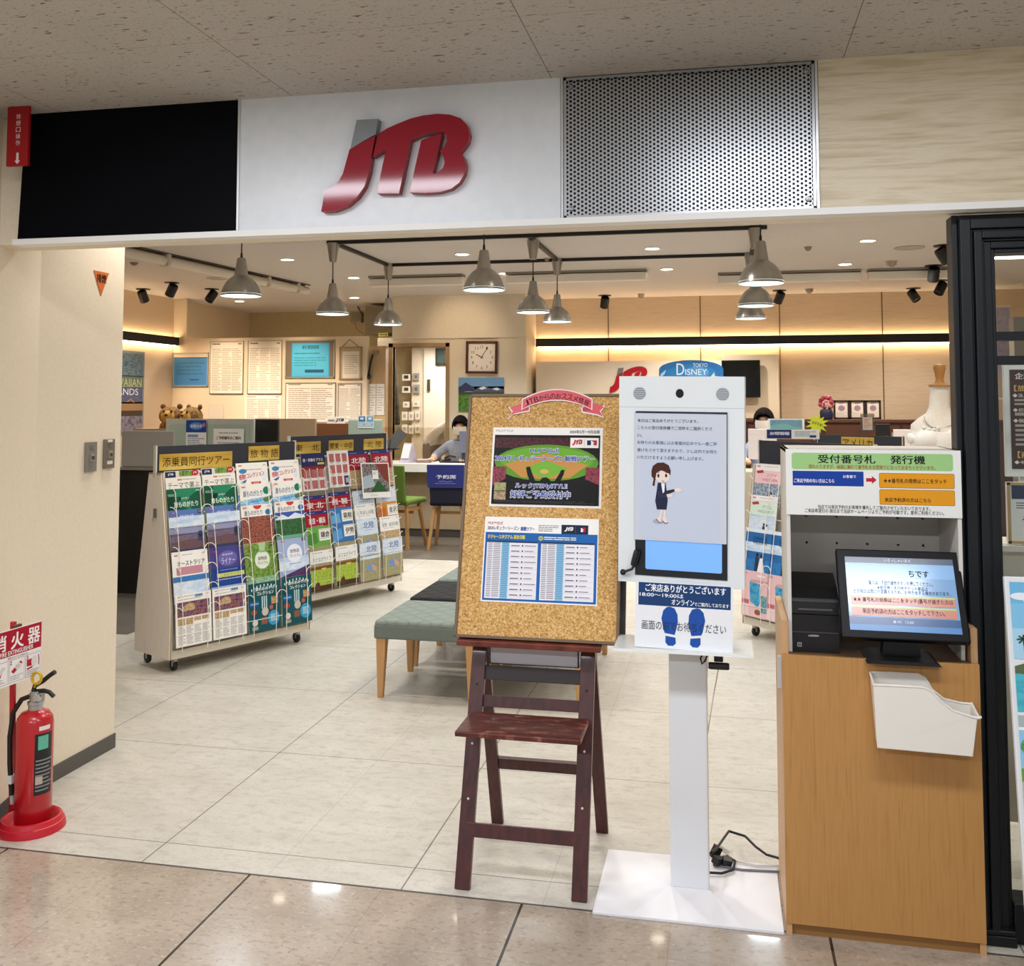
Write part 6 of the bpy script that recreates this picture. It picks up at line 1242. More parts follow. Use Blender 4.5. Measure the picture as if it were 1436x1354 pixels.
for nm, ang, L, w_ in (('hour_hand', -62, .085, .010), ('minute_hand', 30, .13, .007)):
    mb = MB(); mb.box((-w_ / 2, -.026, -.02), (w_ / 2, -.024, L), M('#2a2624', .4)); mb.build(nm, ck, rot=(0, R(ang), 0))
frame_pic('mountain_poster', 'blue mountain and green meadow poster under the wall clock', 'poster', 643, 529, 707, 577, 12.49, lambda A: (A.rect(0, 0, 100, 40, '#6f9cc8', 1), A.rect(0, 26, 100, 42, '#a9c0d8', 1), A.poly([(0, 30), (16, 14), (30, 26), (40, 36), (0, 44)], '#3c4468', 2), A.poly([(30, 40), (44, 30), (56, 24), (70, 32), (84, 28), (100, 36), (100, 48), (30, 48)], '#5a5f80', 2), A.poly([(44, 32), (56, 25), (62, 32), (52, 36)], '#dfe4ea', 3), A.poly([(74, 34), (84, 29), (92, 35), (84, 38)], '#dfe4ea', 3), A.rect(0, 42, 100, 50, '#4a5240', 3), A.rect(0, 48, 100, 100, photo('meadow_dark', ['#2c4a22', '#4a7a34', '#6a9a4a', '#35562a'], 12), 2)), None)
# service counter
svc = thing('service_counter', 'white-topped service counter with wood front where staff sit, at the back', 'counter', (-5.0, 11.5, 0))
mb = MB(); mb.box((0, .0, .80), (3.9, .55, .905), M('#eceae6', .4)); mb.build('counter_top', svc, bevel=.004); mb = MB(); mb.box((.05, .2, .1), (3.85, .5, .80), wood_mat('counter_front_wood', ['#b09a7c', '#bda888'], 'z', 5, .5, 16, .4)); mb.build('front_panel', svc); mb = MB(); mb.box((.05, .21, 0), (3.85, .5, .1), M('#4a4640', .5)); mb.build('kick_board', svc)
CT = .9055
cal = thing('desk_calendar', 'small lilac tent-shaped desk calendar standing on the service counter', 'calendar', (at_y(573, 646, 11.65).x, 11.65, CT), R(-20)); mb = MB(); mb.prism([(-.09, 0), (.09, 0), (0, .24)], -.07, .07, M('#b9b2c4', .5), plane='yz'); mb.build('tent_card', cal); mb = MB(); mb.box((-.06, -.102, .0), (.06, -.1, .18), M('#e4e0e6', .5), xf((0, .015, .02), (R(-20), 0, 0))); mb.build('page', cal)
mb = MB(); mb.box((-.08, -.05, 0), (.09, .05, .03), M('#8a7466', .5)); mb.box((-.075, -.045, .03), (.07, .045, .045), M('#c9bcae', .5)); mb.build('paper_tray', loc=(at_y(594, 646, 11.66).x, 11.66, CT), label='small brown tray of slips on the counter beside the tent calendar', cat='tray', bevel=.004)
mb = MB(); mb.ball((0, 0, .016), (.035, .05, .022), black, 12); mb.build('computer_mouse', loc=(at_y(619, 645, 11.7).x, 11.72, CT), label='black computer mouse under the seated staff hand', cat='mouse')
mb = MB(); mb.box((-.10, -.06, 0), (.10, .06, .02), black); mb.box((-.09, -.05, .02), (-.03, .05, .05), black); mb.tube([(-.09, .0, .05), (-.03, -.02, .085), (.05, -.01, .07)], .014, black, 8); mb.build('desk_phone', loc=(at_y(634, 643, 11.75).x, 11.75, CT), label='black desk phone on the counter before the seated staff member', cat='phone', bevel=.004)
mo2 = thing('desk_monitor', 'blue-grey monitor back before the seated staff member, cut by the cork board', 'monitor', (at_y(656, 640, 11.72).x, 11.72, CT)); mb = MB(); mb.box((-.11, 0, .12), (.24, .03, .385), M('#6f7488', .45)); mb.build('display', mo2, bevel=.005); mb = MB(); mb.box((-.08, .01, .0), (.08, .08, .13), M('#2f3138', .5)); mb.box((-.09, -.05, 0), (.12, .12, .02), M('#2f3138', .5)); mb.build('stand', mo2)
mb = MB(); mb.box((-1.2, 0, 0), (1.3, .008, .42), glass_mat('clear_acrylic', '#f6f2ea', .05)); mb.build('acrylic_screen', loc=(-3.2, 11.98, CT), label='clear acrylic splash screen standing on the service counter', cat='screen')
# chairs
def chair(label, cc, x, y, rz, cover=None):
    o = thing('counter_chair', label, 'chair', (x, y, 0), rz)
    fb = noise_mat('chair_' + cc.lstrip('#'), [cc, cc], (1, 1, 1), 80, 2, .85, .1); lw = M('#b88a52', .5)
    mb = MB(); mb.hexa([(-.2, -.19, .49), (.2, -.19, .49), (.215, .22, .505), (-.215, .22, .505), (-.2, -.19, .55), (.2, -.19, .55), (.215, .22, .56), (-.215, .22, .56)], fb); mb.build('seat', o, bevel=.025, seg=3)
    mb = MB(); mb.hexa([(-.185, -.215, .52), (.185, -.215, .52), (.185, -.175, .52), (-.185, -.175, .52), (-.2, -.275, .94), (.2, -.275, .94), (.2, -.245, .94), (-.2, -.245, .94)], fb); mb.build('backrest', o, bevel=.02, seg=3)
    for sx in (-1, 1):
        for sy in (-1, 1): mb = MB(); mb.bar((sx * .21, sy * .2 + .01, 0), (sx * .15, sy * .13, .49), .035, .035, lw); mb.build('leg', o, bevel=.004)
    mb = MB(); mb.bar((-.18, .0, .40), (.18, .0, .40), .03, .03, lw, side=(0, 1, 0)); mb.bar((-.16, -.16, .44), (-.16, .16, .44), .03, .03, lw); mb.bar((.16, -.16, .44), (.16, .16, .44), .03, .03, lw); mb.build('under_frame', o)
    return o
c1 = chair('green upholstered chair with wooden legs at the service counter', '#5f7a2c', -3.60, 10.86, R(-14))
c2 = chair('navy chair wearing a reserved-seat cover, beside the green chair', '#12152a', -3.02, 10.86, R(4))
mb = MB(); nvc = M('#1d2a78', .6); mb.hexa([(-.205, -.262, .70), (.205, -.262, .70), (.205, -.215, .70), (-.205, -.215, .70), (-.208, -.29, .952), (.208, -.29, .952), (.208, -.235, .952), (-.208, -.235, .952)], nvc)
A = Art(mb, .4, .25, 160, 100, xf((0, -.277, .826), (R(-6.5), 0, 0)), -.002); A.text('予約席', 38, 42, 128, 60, '#d5d8ec', 1, .02); A.line([(40, 26), (66, 20), (80, 16), (94, 20), (122, 26)], 1.4, '#8f98cc', 1); A.line([(50, 72), (76, 70), (84, 74), (112, 70)], 1.4, '#8f98cc', 1); A.lines(34, 80, 128, 83, 1, '#8f98cc', 1)
mb.build('seat_cover', c2, bevel=.006)
# right part: white panel with logo, television, cabinets
mb = MB(); a, b = at_y(752, 700, 12.9), at_y(1012, 505, 12.9); mb.box((a.x, 12.9, 0), (b.x, 13.19, b.z), M('#eadcc6', .5)); wpn = mb.build('panel_wall', kind='structure', label=None)
mb = MB(); a2, b2 = at_y(1012, 700, 12.9), at_y(1092, 496.5, 12.9); mb.box((b.x, 12.95, 1.44), (b2.x, 13.19, b2.z), M('#e6d2b4', .5)); mb.build('panel_wall', kind='structure')
o = thing('logo_sign', 'red and grey letter logo on the white panel at the back, behind the cork board', 'sign', at_y(880, 530, 12.895)); mb = MB()
a, b = at_y(853.5, 548, 12.88), at_y(905, 515, 12.88); A = Art(mb, b.x - a.x + .0, (b.z - a.z), 100, 100, xf((0, 0, 0)), -.004, .004); jtb(A, 0, 0, 104, 112, '#7e7a78', '#b01828', 1); mb.build('logo_letters', o)
tv = thing('wall_television', 'black wall television behind the top right of the screen kiosk', 'television', at_y(1039, 531, 12.88)); a, b = at_y(1012, 558, 12.86), at_y(1065.5, 505.5, 12.86); w, h = b.x - a.x, b.z - a.z
mb = MB(); mb.box((-w / 2, -.03, -h / 2), (w / 2, .02, h / 2), M('#050506', .25)); mb.build('screen_housing', tv, bevel=.006); mb = MB(); mb.box((-w / 2 + .015, -.031, -h / 2 + .03), (w / 2 - .015, -.03, h / 2 - .015), M('#020203', .12)); mb.build('screen', tv)
# arched park sign on a rack top
a, b = at_y(924, 527, 10), at_y(1014, 504, 10); q = at_y(969, 527, 10)
asg = thing('arched_sign', 'blue arched park advertising board rising behind the kiosk top', 'sign', (q.x, 10, q.z - .5)); mb = MB(); w2 = (b.x - a.x) / 2; hA = b.z - a.z
pts = [(-w2, -.25), (w2, -.25), (w2, .5 + hA * .42)] + [(w2 * math.cos(R(t)) , .5 + hA * .42 + hA * .58 * math.sin(R(t))) for t in range(15, 180, 15)] + [(-w2, .5 + hA * .42)]
mb.prism(pts, 0, .02, M('#246fb0', .4)); A = Art(mb, 2 * w2, hA + .1, 384, 110, xf((0, 0, .5 + hA / 2 - .05)))
A.oval(192, 58, 150, 40, '#3484c2', 1); A.oval(230, 52, 70, 24, '#5a9fd2', 2); A.text('TOKYO', 204, 14, 290, 30, '#e2eef6', 3, .0); A.text('D', 106, 14, 152, 63, '#e2eef6', 3, .01); A.text('ISNEY', 158, 38, 288, 63, '#e2eef6', 3, .01); A.poly([(10, 58), (44, 40), (34, 60), (6, 76)], '#a8d0ea', 2); A.poly([(310, 70), (330, 52), (334, 68), (376, 72), (340, 84)], '#c8dcc8', 2); mb.build('board', asg)
mb = MB(); mb.box((-.03, .02, -q.z + .5), (.03, .05, .2), M('#8a8a88', .4)); mb.box((-.25, -.15, -q.z + .5), (.25, .2, -q.z + .53), M('#8a8a88', .4)); mb.build('post', asg)
# low brown cabinets along the back right wall with framed awards
cz = at_y(1200, 588, 12.9).z
lowc = thing('low_cabinet', 'dark reddish brown low cabinet along the back right wall', 'cabinet', (at_y(1045, 588, 12.9).x, 12.62, 0)); Lc = 3.6
mb = MB(); mb.box((0, 0, 0), (Lc, .56, cz - .03), M('#4a2a1a', .45)); mb.box((-.02, -.02, cz - .03), (Lc, .57, cz), M('#5a3422', .4)); mb.build('cabinet_body', lowc)
for k in range(4): mb = MB(); mb.box((.04 + k * .9, -.018, .1), (.9 + k * .9, 0, cz - .06), M('#54301e', .45)); d_ = mb.build('cabinet_door', lowc); m2 = MB(); m2.box((.8 + k * .9, -.03, cz - .25), (.82 + k * .9, -.018, cz - .15), M('#b8b0a4', .3, .7)); m2.build('door_handle', d_)
for u0, u1, lb in ((1169, 1191, 'framed award, left of three beside the flower ball'), (1191.5, 1213, 'framed award, middle of three on the low brown cabinet'), (1213.5, 1235, 'framed award, right of three behind the acrylic stand')):
    frame_pic('framed_award', lb, 'award', u0, 561, u1, 587.5, 12.8, lambda A: (A.rect(6, 4, 94, 96, '#eadfce', 1), A.text('感謝状', 34, 12, 66, 20, '#8a6a4a', 2, .02), A.oval(50, 42, 22, 16, '#c08a7a', 2), A.oval(50, 42, 14, 10, '#8a8ab8', 3), A.lines(20, 64, 80, 88, 5, '#b8a896', 2, .3)), '#2f2018', .022, 'framed awards on the low cabinet')
fl = thing('flower_ball', 'red and pink flower ball in a dark navy vase left of the awards', 'flowers', (at_y(1159, 588, 12.75).x, 12.75, cz)); mb = MB(); mb.lathe([(.0001, 0), (.07, 0), (.09, .06), (.07, .12), (.05, .13)], M('#1d2340', .4), 16); mb.build('vase', fl)
mb = MB(); rnd = random.Random(3)
for k in range(34):
    t = rnd.uniform(0, 2 * PI); z = rnd.uniform(-.8, 1); r_ = .075 * math.sqrt(max(0, 1 - z * z)); mb.ball((r_ * math.cos(t), r_ * math.sin(t), .205 + .075 * z), .024, M(rnd.choice(['#a83a4a', '#c8707c', '#d8a0a4', '#8a2434']), .8), 8)
mb.build('blossoms', fl)
mb = MB(); a, b = at_y(1207, 605, 11.0), at_y(1226, 580, 11.0); w, h = b.x - a.x, b.z - a.z; ac = glass_mat('frosted_acrylic', '#cfc6b8', .12, .2); mb.box((0, 0, 0), (w, .01, h), ac); mb.box((0, -.04, 0), (w, .06, .006), ac); A = Art(mb, w * .7, h * .7, 100, 100, xf((w / 2, 0, h * .45)), -.001); A.rect(0, 0, 100, 100, '#b9a898', 1); A.lines(12, 10, 88, 90, 6, '#8a6a5a', 2, .4); mb.build('acrylic_stand', loc=a, label='upright acrylic leaflet stand in front of the right framed award', cat='stand')
# right staff desk with monitor
mb = MB(); a = at_y(1045, 640, 11.2); mb.box((a.x - .2, 11.2, 0), (a.x + 2.2, 11.8, .88), M('#c9bca6', .5)); mb.build('right_desk', label='beige desk behind the right-hand brochure racks', cat='desk')
def back_monitor(label, u0, v0, u1, y, white=True):
    a, b = at_y(u0, v0, y), at_y(u1, v0, y); o = thing('desk_monitor', label, 'monitor', ((a.x + b.x) / 2, y, .8805)); w = b.x - a.x; c = M('#e4dcda' if white else '#151516', .4)
    mb = MB(); mb.box((-w / 2, 0, .13), (w / 2, .03, a.z - .8805), c); mb.build('display', o, bevel=.005); mb = MB(); mb.box((-.03, .02, 0), (.03, .05, .3), M('#1a1a1b', .4)); mb.box((-.11, -.06, 0), (.11, .1, .012), M('#1a1a1b', .4)); mb.build('stand', o)
back_monitor('white monitor back before the right-hand staff member', 1049, 601, 1089, 11.35)
back_monitor('white monitor back between the awards and the mannequin', 1253, 602, 1296, 11.5)
back_monitor('black monitor edge left of the white monitor by the mannequin', 1228, 594, 1248, 11.6, False)
# mannequin in a strapless white dress
dm = thing('dress_mannequin', 'white mannequin with wooden neck cap wearing a strapless white dress and pearl necklace', 'mannequin', (1.30, 6.5, 0))
lin_ = noise_mat('bust_linen', ['#ded5c6', '#e6dfd2'], (1, 1, 1), 90, 2, .8, .1); silk = noise_mat('white_satin', ['#ebe7df', '#f4f1ea'], (1, 1, 1), 8, 2, .4)
mb = MB()
def oval_loft(mb, rings, mat, n=28):
    V = []; 
    for (cx_, cy_, z, rx, ry) in rings:
        for j in range(n): a = 2 * PI * j / n; V.append((cx_ + rx * math.cos(a), cy_ + ry * math.sin(a), z))
    fs = [(i * n + j, i * n + (j + 1) % n, (i + 1) * n + (j + 1) % n, (i + 1) * n + j) for i in range(len(rings) - 1) for j in range(n)] + [tuple(range(n))[::-1], tuple((len(rings) - 1) * n + j for j in range(n))]
    mb.add(V, fs, mat, True)
oval_loft(mb, [(0, 0, 1.15, .12, .09), (0, 0, 1.28, .145, .11), (0, -.01, 1.38, .16, .12), (0, -.005, 1.45, .172, .105), (0, 0, 1.51, .165, .085), (0, 0, 1.55, .12, .07), (0, 0, 1.58, .075, .06), (0, 0, 1.62, .058, .055), (.004, 0, 1.70, .055, .052), (.008, 0, 1.745, .06, .055)], lin_); mb.build('bust', dm)
mb = MB(); wc_ = M('#a8763c', .4); mb.lathe([(.0001, 1.742), (.066, 1.742), (.066, 1.752), (.03, 1.765), (.022, 1.785), (.03, 1.83), (.038, 1.855), (.034, 1.875), (.0001, 1.882)], wc_, 18, xf((.008, 0, 0))); mb.build('neck_cap', dm)
mb = MB(); oval_loft(mb, [(0, 0, .02, .34, .30), (0, 0, .5, .26, .22), (0, 0, .9, .18, .15), (0, 0, 1.06, .135, .11), (0, 0, 1.2, .145, .115), (0, -.012, 1.36, .172, .135), (0, -.012, 1.43, .18, .128), (0, -.008, 1.465, .178, .118)], silk)
for sx in (-1, 1): mb.ball((sx * .08, -.085, 1.41), (.085, .06, .08), silk, 16)
mb.ball((-.15, -.01, 1.425), (.045, .07, .045), silk, 12); mb.build('white_dress', dm)
mb = MB(); cpts = [(.075 * math.cos(a) * 1.3, -.03 - .09 * abs(math.sin(a)) if False else -.06 - .03 * math.sin(a), 1.56 - .07 * math.sin(a)) for a in [PI * k / 14 for k in range(15)]]
mb.tube([(p_[0] - .035 * (1 - abs(p_[0]) / .1), p_[1], p_[2]) for p_ in cpts], .003, M('#b9b2a6', .3, .6), 6)
for k in range(7): mb.ball((-.105 + .013 * k, -.098 - .004 * (3 - abs(k - 3)), 1.475 + .005 * abs(k - 3) - .01 * (k % 2)), .0125, M('#e9e6e0', .2, .2), 10)
mb.build('pearl_necklace', dm)

# ================================================================== STAFF
skinm = M('#d8ab8c', .55); hairm = M('#120d0c', .75, spec=.12); shirtm = noise_mat('pale_blue_shirt', ['#8f9dc4', '#a3b0d2'], (1, 1, 1), 20, 3, .8); maskm = M('#e9e6e6', .6); whitem = noise_mat('white_shirt', ['#d8d0c4', '#e2dbd0'], (1, 1, 1), 12, 3, .8); trou = M('#8a7a68', .8)
def person(name, label, loc, rz, J, E_, paint_mats, paint, group=None):
    o = thing(name, label, 'person', loc, rz, group); b = skin('body', J, E_, paint_mats, o, 2, paint); return o
def head_bits(o, hc, hr_, lookdown=.0, bob=False, mask=True):
    hx, hy, hz = hc; rx, ry, rz_ = hr_
    mb = MB(); T = xf(hc, (lookdown, 0, 0))
    # hair cap: shell covering top, sides and back, fringe in front
    n = 20; k = 10; V = []; fs = []
    for i in range(k + 1):
        th = PI * i / k * .66 + (.0)
        for j in range(n):
            a = 2 * PI * j / n; front = max(0, -math.sin(a))
            t2 = th * (1 - .56 * front ** .8 + .05 * math.sin(7 * a) * (front > .2) * i / k) * (1.22 if front < .25 else 1)
            V.append(tuple(T @ Vector((rx * 1.12 * math.sin(t2) * math.cos(a), ry * 1.12 * math.sin(t2) * math.sin(a) + .008, rz_ * 1.12 * math.cos(t2)))))
    fs = [(i * n + j, i * n + (j + 1) % n, (i + 1) * n + (j + 1) % n, (i + 1) * n + j) for i in range(k) for j in range(n)]
    mb.add(V, fs, hairm, True); h_ = mb.build('hair', o); so = h_.modifiers.new('thick', 'SOLIDIFY'); so.thickness = .016
    if mask:
        mb = MB(); V = []; n2 = 9
        for i in range(5):
            zz = -.08 + .022 * i * 1.1
            for j in range(n2):
                a = R(-90 + (-72 + 18 * j)); r2 = 1.10 - .02 * abs(i - 2)
                V.append(tuple(T @ Vector((rx * r2 * math.cos(a), ry * r2 * math.sin(a) - .006, zz))))
        mb.add(V, [(i * n2 + j, i * n2 + j + 1, (i + 1) * n2 + j + 1, (i + 1) * n2 + j) for i in range(4) for j in range(n2 - 1)], maskm, True); mb.build('face_mask', o)
    mb = MB()
    for sx in (-1, 1): mb.ball(tuple(T @ Vector((sx * .034, -ry * .93, .012))), (.013, .006, .006), M('#2a1f1c', .3), 8); mb.box(tuple(T @ Vector((sx * .034 - .016, -ry * .96, .03))), tuple(T @ Vector((sx * .034 + .016, -ry * .93, .034))), hairm)
    mb.build('eyes', o)
    mb = MB()
    for sx in (-1, 1): mb.ball(tuple(T @ Vector((sx * rx * .98, .01, 0))), (.012, .022, .03), skinm, 8)
    mb.build('ears', o)
def hand(parent, wrist, direction, side=1):
    """five-fingered hand lying palm down on the mouse"""
    d = Vector(direction).normalized(); up = Vector((0, 0, 1)); s = d.cross(up).normalized() * side; w = Vector(wrist)
    J = {'w': (w, .024), 'p': (w + d * .05, .03)}; E_ = [('w', 'p')]
    for k in range(4):
        L = (.07, .08, .075, .06)[k]; b0 = w + d * .08 + s * (.03 - .02 * k); J['a%d' % k] = (b0, .0095); J['b%d' % k] = (b0 + d * L * .5 + up * .008, .0085); J['c%d' % k] = (b0 + d * L * .9 - up * .014, .007); E_ += [('p', 'a%d' % k), ('a%d' % k, 'b%d' % k), ('b%d' % k, 'c%d' % k)]
    J['t0'] = (w + d * .035 + s * .04, .011); J['t1'] = (w + d * .07 + s * .058 - up * .01, .009); E_ += [('p', 't0'), ('t0', 't1')]
    return skin('hand', J, E_, [skinm], parent, 1)
V3 = Vector
# seated staff, left arm forward on the mouse
hx = at_y(645, 598, 12.15)
base = V3((hx.x, 12.2, 0))
hz = hx.z
J = {'pel': (V3((0, .05, .62)), (.16, .12)), 'abd': (V3((0, .06, .82)), (.15, .11)), 'che': (V3((0, .04, 1.02)), (.17, .12)), 'nec': (V3((.0, .01, 1.16)), (.06, .06)), 'neck': (V3((.0, -.02, 1.24)), .052), 'head': (V3((.005, -.045, hz - .02)), (.082, .095)), 'crown': (V3((.005, -.04, hz + .06)), (.07, .085)),
     'shL': (V3((-.17, .02, 1.09)), .068), 'elL': (V3((-.30, -.12, .97)), .056), 'wrL': (V3((-.27, -.33, .945)), .034), 'shR': (V3((.17, .02, 1.09)), .068), 'elR': (V3((.26, -.14, .97)), .056), 'wrR': (V3((.16, -.32, .945)), .034),
     'hipL': (V3((-.1, .03, .6)), .1), 'knL': (V3((-.12, -.13, .57)), .075), 'hipR': (V3((.1, .03, .6)), .1), 'knR': (V3((.12, -.13, .57)), .075), 'ftL': (V3((-.12, -.10, .09)), .05), 'ftR': (V3((.12, -.10, .09)), .05)}
E_ = [('pel', 'abd'), ('abd', 'che'), ('che', 'nec'), ('nec', 'neck'), ('neck', 'head'), ('head', 'crown'), ('che', 'shL'), ('shL', 'elL'), ('elL', 'wrL'), ('che', 'shR'), ('shR', 'elR'), ('elR', 'wrR'), ('pel', 'hipL'), ('hipL', 'knL'), ('pel', 'hipR'), ('hipR', 'knR'), ('knL', 'ftL'), ('knR', 'ftR')]
def pt(c):
    if c.z > 1.18: return 1
    if c.y < -.255 and c.z > .8: return 1
    return 2 if c.z < .7 else 0
s1_ = person('person', 'seated staff member in pale blue shirt and white mask at the service counter', base, 0, J, E_, [shirtm, skinm, trou], pt)
head_bits(s1_, (.005, -.045, hz), (.085, .1, .118), R(12)); hand(s1_, (-.265, -.35, .945), (.1, -1, -.05), 1); hand(s1_, (.155, -.34, .945), (-.2, -1, -.05), -1)
mb = MB(); mb.lathe([(.0001, 0), (.22, 0), (.22, .03), (.04, .05), (.035, .44), (.2, .45), (.2, .5), (.0001, .5)], M('#2a2b2e', .6), 20); mb.build('staff_stool', loc=(base.x, base.y + .06, 0), label='dark round stool under the seated staff member', cat='stool')
# bending staff in the doorway
bb_ = at_y(612, 600, 12.95)
J = {'pel': (V3((-.06, 0, .98)), (.17, .14)), 'abd': (V3((-.02, -.02, 1.14)), (.17, .13)), 'che': (V3((.16, -.05, 1.36)), (.18, .15)), 'nec': (V3((.33, -.06, 1.42)), (.07, .07)), 'head': (V3((.46, -.08, 1.40)), (.09, .1)), 'crown': (V3((.53, -.09, 1.38)), (.075, .09)),
     'shL': (V3((.22, -.2, 1.30)), .07), 'elL': (V3((.26, -.24, 1.08)), .055), 'wrL': (V3((.40, -.26, .98)), .036), 'shR': (V3((.22, .12, 1.32)), .07), 'elR': (V3((.3, .14, 1.08)), .055), 'wrR': (V3((.42, .1, .98)), .036), 'haL': (V3((.48, -.26, .96)), .03), 'haR': (V3((.5, .1, .96)), .03),
     'hpL': (V3((-.06, -.1, .92)), .11), 'knL': (V3((-.02, -.11, .5)), .075), 'anL': (V3((-.05, -.11, .08)), .05), 'toL': (V3((.1, -.12, .04)), .04), 'hpR': (V3((-.06, .1, .92)), .11), 'knR': (V3((-.02, .11, .5)), .075), 'anR': (V3((-.05, .11, .08)), .05), 'toR': (V3((.1, .12, .04)), .04)}
E_ = [('pel', 'abd'), ('abd', 'che'), ('che', 'nec'), ('nec', 'head'), ('head', 'crown'), ('che', 'shL'), ('shL', 'elL'), ('elL', 'wrL'), ('wrL', 'haL'), ('che', 'shR'), ('shR', 'elR'), ('elR', 'wrR'), ('wrR', 'haR'), ('pel', 'hpL'), ('hpL', 'knL'), ('knL', 'anL'), ('anL', 'toL'), ('pel', 'hpR'), ('hpR', 'knR'), ('knR', 'anR'), ('anR', 'toR')]
s2_ = person('person', 'staff member in white shirt bending forward in the doorway, head hidden', (bb_.x - .02, 13.0, 0), 0, J, E_, [whitem, skinm, trou], lambda c: 2 if c.z < 1.08 and c.x < .16 else (1 if c.x > .38 else 0))
mb = MB(); mb.ball((.50, -.085, 1.42), (.1, .11, .1), hairm, 14); mb.build('hair', s2_)
# right-hand staff
hx = at_y(1072, 589, 12.0); hz = hx.z
J = {'pel': (V3((0, .05, hz - .78)), (.16, .12)), 'abd': (V3((0, .06, hz - .58)), (.15, .11)), 'che': (V3((0, .04, hz - .38)), (.17, .12)), 'nec': (V3((0, .01, hz - .23)), (.06, .06)), 'neck': (V3((0, -.02, hz - .15)), .052), 'head': (V3((0, -.045, hz - .02)), (.082, .095)), 'crown': (V3((0, -.04, hz + .06)), (.07, .085)),
     'shL': (V3((-.17, .02, hz - .31)), .068), 'elL': (V3((-.26, -.1, hz - .45)), .056), 'wrL': (V3((-.14, -.2, hz - .5)), .034), 'shR': (V3((.17, .02, hz - .31)), .068), 'elR': (V3((.26, -.1, hz - .45)), .056), 'wrR': (V3((.14, -.2, hz - .5)), .034), 'hipL': (V3((-.1, .03, hz - .8)), .1), 'knL': (V3((-.12, -.14, hz - .83)), .075), 'ftL': (V3((-.12, -.1, .09)), .05), 'hipR': (V3((.1, .03, hz - .8)), .1), 'knR': (V3((.12, -.14, hz - .83)), .075), 'ftR': (V3((.12, -.1, .09)), .05)}
E_ = [('pel', 'abd'), ('abd', 'che'), ('che', 'nec'), ('nec', 'neck'), ('neck', 'head'), ('head', 'crown'), ('che', 'shL'), ('shL', 'elL'), ('elL', 'wrL'), ('che', 'shR'), ('shR', 'elR'), ('elR', 'wrR'), ('pel', 'hipL'), ('hipL', 'knL'), ('knL', 'ftL'), ('pel', 'hipR'), ('hipR', 'knR'), ('knR', 'ftR')]
s3_ = person('person', 'staff member with dark bobbed hair and mask behind the right-hand racks', (hx.x, 12.05, 0), R(-8), J, E_, [shirtm, skinm, trou], lambda c: 2 if c.z < hz - .7 else (1 if c.z > hz - .2 or c.y < -.16 else 0))
head_bits(s3_, (0, -.045, hz), (.095, .105, .122), R(10), True)
mb = MB(); zz = hz - .92 + .02; mb.lathe([(.0001, 0), (.22, 0), (.22, .03), (.04, .05), (.035, zz - .05), (.2, zz - .04), (.2, zz), (.0001, zz)], M('#2a2b2e', .6), 20); mb.build('staff_stool', loc=(hx.x, 12.1, 0), label='dark round stool under the right-hand staff member', cat='stool')

# ================================================================== VIEW THROUGH THE WINDOW
mb = MB(); a = at_y(1420, 400, 12.0); mb.box((a.x, 12, 0), (a.x + 1.2, 12.2, 2.6), M('#8a8478', .5)); mb.box((a.x + .12, 11.98, .1), (a.x + 1.2, 12, 2.45), photo('shop_poster', ['#4a3a4a', '#8a6a60', '#b89a80', '#5a5a70'], 5)); mb.build('column_right', kind='structure')
card('pale violet poster on the back wall seen through the window', 1400, 428, 1417, 560, 12.9, lambda A: (A.rect(4, 2, 96, 98, photo('violet_sky', ['#8a84b4', '#b4aecf', '#d0c4d4', '#7a88b8'], 6), 1), A.rect(4, 70, 96, 98, '#c9a890', 2)), 'poster', 'wall_poster')

# ================================================================== LIGHT
def lamp(kind, name, loc, power, color='#ffffff', rot=(0, 0, 0), size=.1, size_y=None, spot=None, blend=.5):
    d = bpy.data.lights.new(name, kind); d.energy = power; d.color = lin(color, False)
    if kind == 'AREA':
        d.size = size
        if size_y: d.shape = 'RECTANGLE'; d.size_y = size_y
    elif kind == 'SPOT': d.spot_size = spot or R(100); d.spot_blend = blend; d.shadow_soft_size = size
    else: d.shadow_soft_size = size
    o = bpy.data.objects.new(name, d); COL.objects.link(o); o.location = loc; o.rotation_euler = rot; return o
WARM, NEUT, COOL = '#ffe2c0', '#fff8f0', '#e8f3ff'
for x in (-3.9, -1.75, .4):
    lamp('AREA', 'mall_ceiling_lamp', (x, 1.78, ZM - .02), 36, '#f5f7ff', size=1.2, size_y=.28)
    lamp('AREA', 'mall_ceiling_lamp', (x, -1.2, ZM - .02), 53, '#f5f7ff', size=1.2, size_y=.28)
for q in dl_pos: lamp('SPOT', 'downlight_lamp', (q.x, q.y, ZC - .03), 74, NEUT, size=.06, spot=R(120), blend=.6)
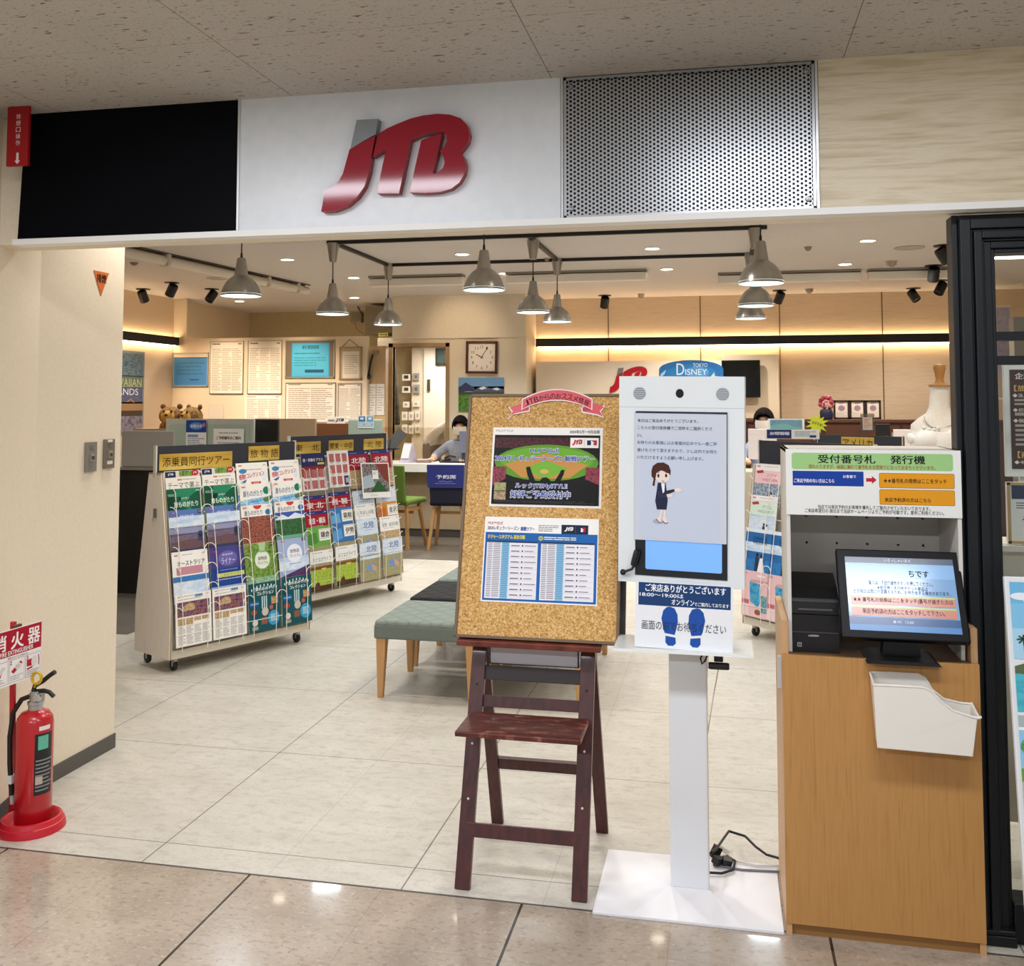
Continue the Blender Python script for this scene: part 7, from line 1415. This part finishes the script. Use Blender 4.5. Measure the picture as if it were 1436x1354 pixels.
for p_ in pend_pos: lamp('SPOT', 'pendant_bulb', (p_[0], p_[1], p_[2] + .01), 44, COOL, size=.11, spot=R(150), blend=.6)
# extra spots added under the shop ceiling without fixtures, stronger towards the back
for x, y in ((-2.6, 4.5), (-.9, 4.5), (-2.4, 5.6), (-.6, 5.8), (1.4, 5.6), (-4.6, 6.0), (-6.0, 8.0), (-6.2, 10.6), (1.6, 8.0), (2.0, 10.6), (3.3, 6.5), (-1.2, 11.6), (1.0, 11.6), (-.2, 12.2), (2.2, 12.0), (-4.6, 10.6), (-3.0, 11.0)):
    lamp('SPOT', 'downlight_lamp', (x, y, ZC - .03), 70 if y < 9 else 105, NEUT, size=.06, spot=R(125), blend=.6)
for x in (-6.4, -5.4): lamp('SPOT', 'notice_wall_spot', (x, 10.9, ZC - .12), 110, WARM, rot=(R(40), 0, 0), size=.05, spot=R(70), blend=.8)
lamp('SPOT', 'soffit_spot', (-3.3, 11.2, ZC - .1), 30, WARM, rot=(R(70), 0, 0), size=.05, spot=R(60), blend=.9)
lamp('AREA', 'doorway_lamp', (-3.9, 13.3, 2.44), 26, NEUT, size=.5)
lamp('SPOT', 'window_fill_spot', (2.2, 4.6, ZC - .1), 80, NEUT, size=.08, spot=R(120), blend=.6); lamp('SPOT', 'window_fill_spot', (1.5, 3.62, ZC - .05), 75, NEUT, size=.08, spot=R(120), blend=.6)  # fill spots without fixtures, added to brighten the displays behind the glass
w = bpy.data.worlds.new('World'); SC.world = w; w.use_nodes = True
w.node_tree.nodes['Background'].inputs[0].default_value = lin('#f3f4f6'); w.node_tree.nodes['Background'].inputs[1].default_value = .62
SC.view_settings.view_transform = 'Standard'; SC.view_settings.look = 'None'; SC.view_settings.exposure = 0.0
SC.cycles.use_denoising = True
SC.cycles.max_bounces = 8; SC.cycles.diffuse_bounces = 4; SC.cycles.transparent_max_bounces = 12
SC.cycles.caustics_reflective = False; SC.cycles.caustics_refractive = False
SC.cycles.sample_clamp_indirect = 8
bpy.data.objects.remove(_to)
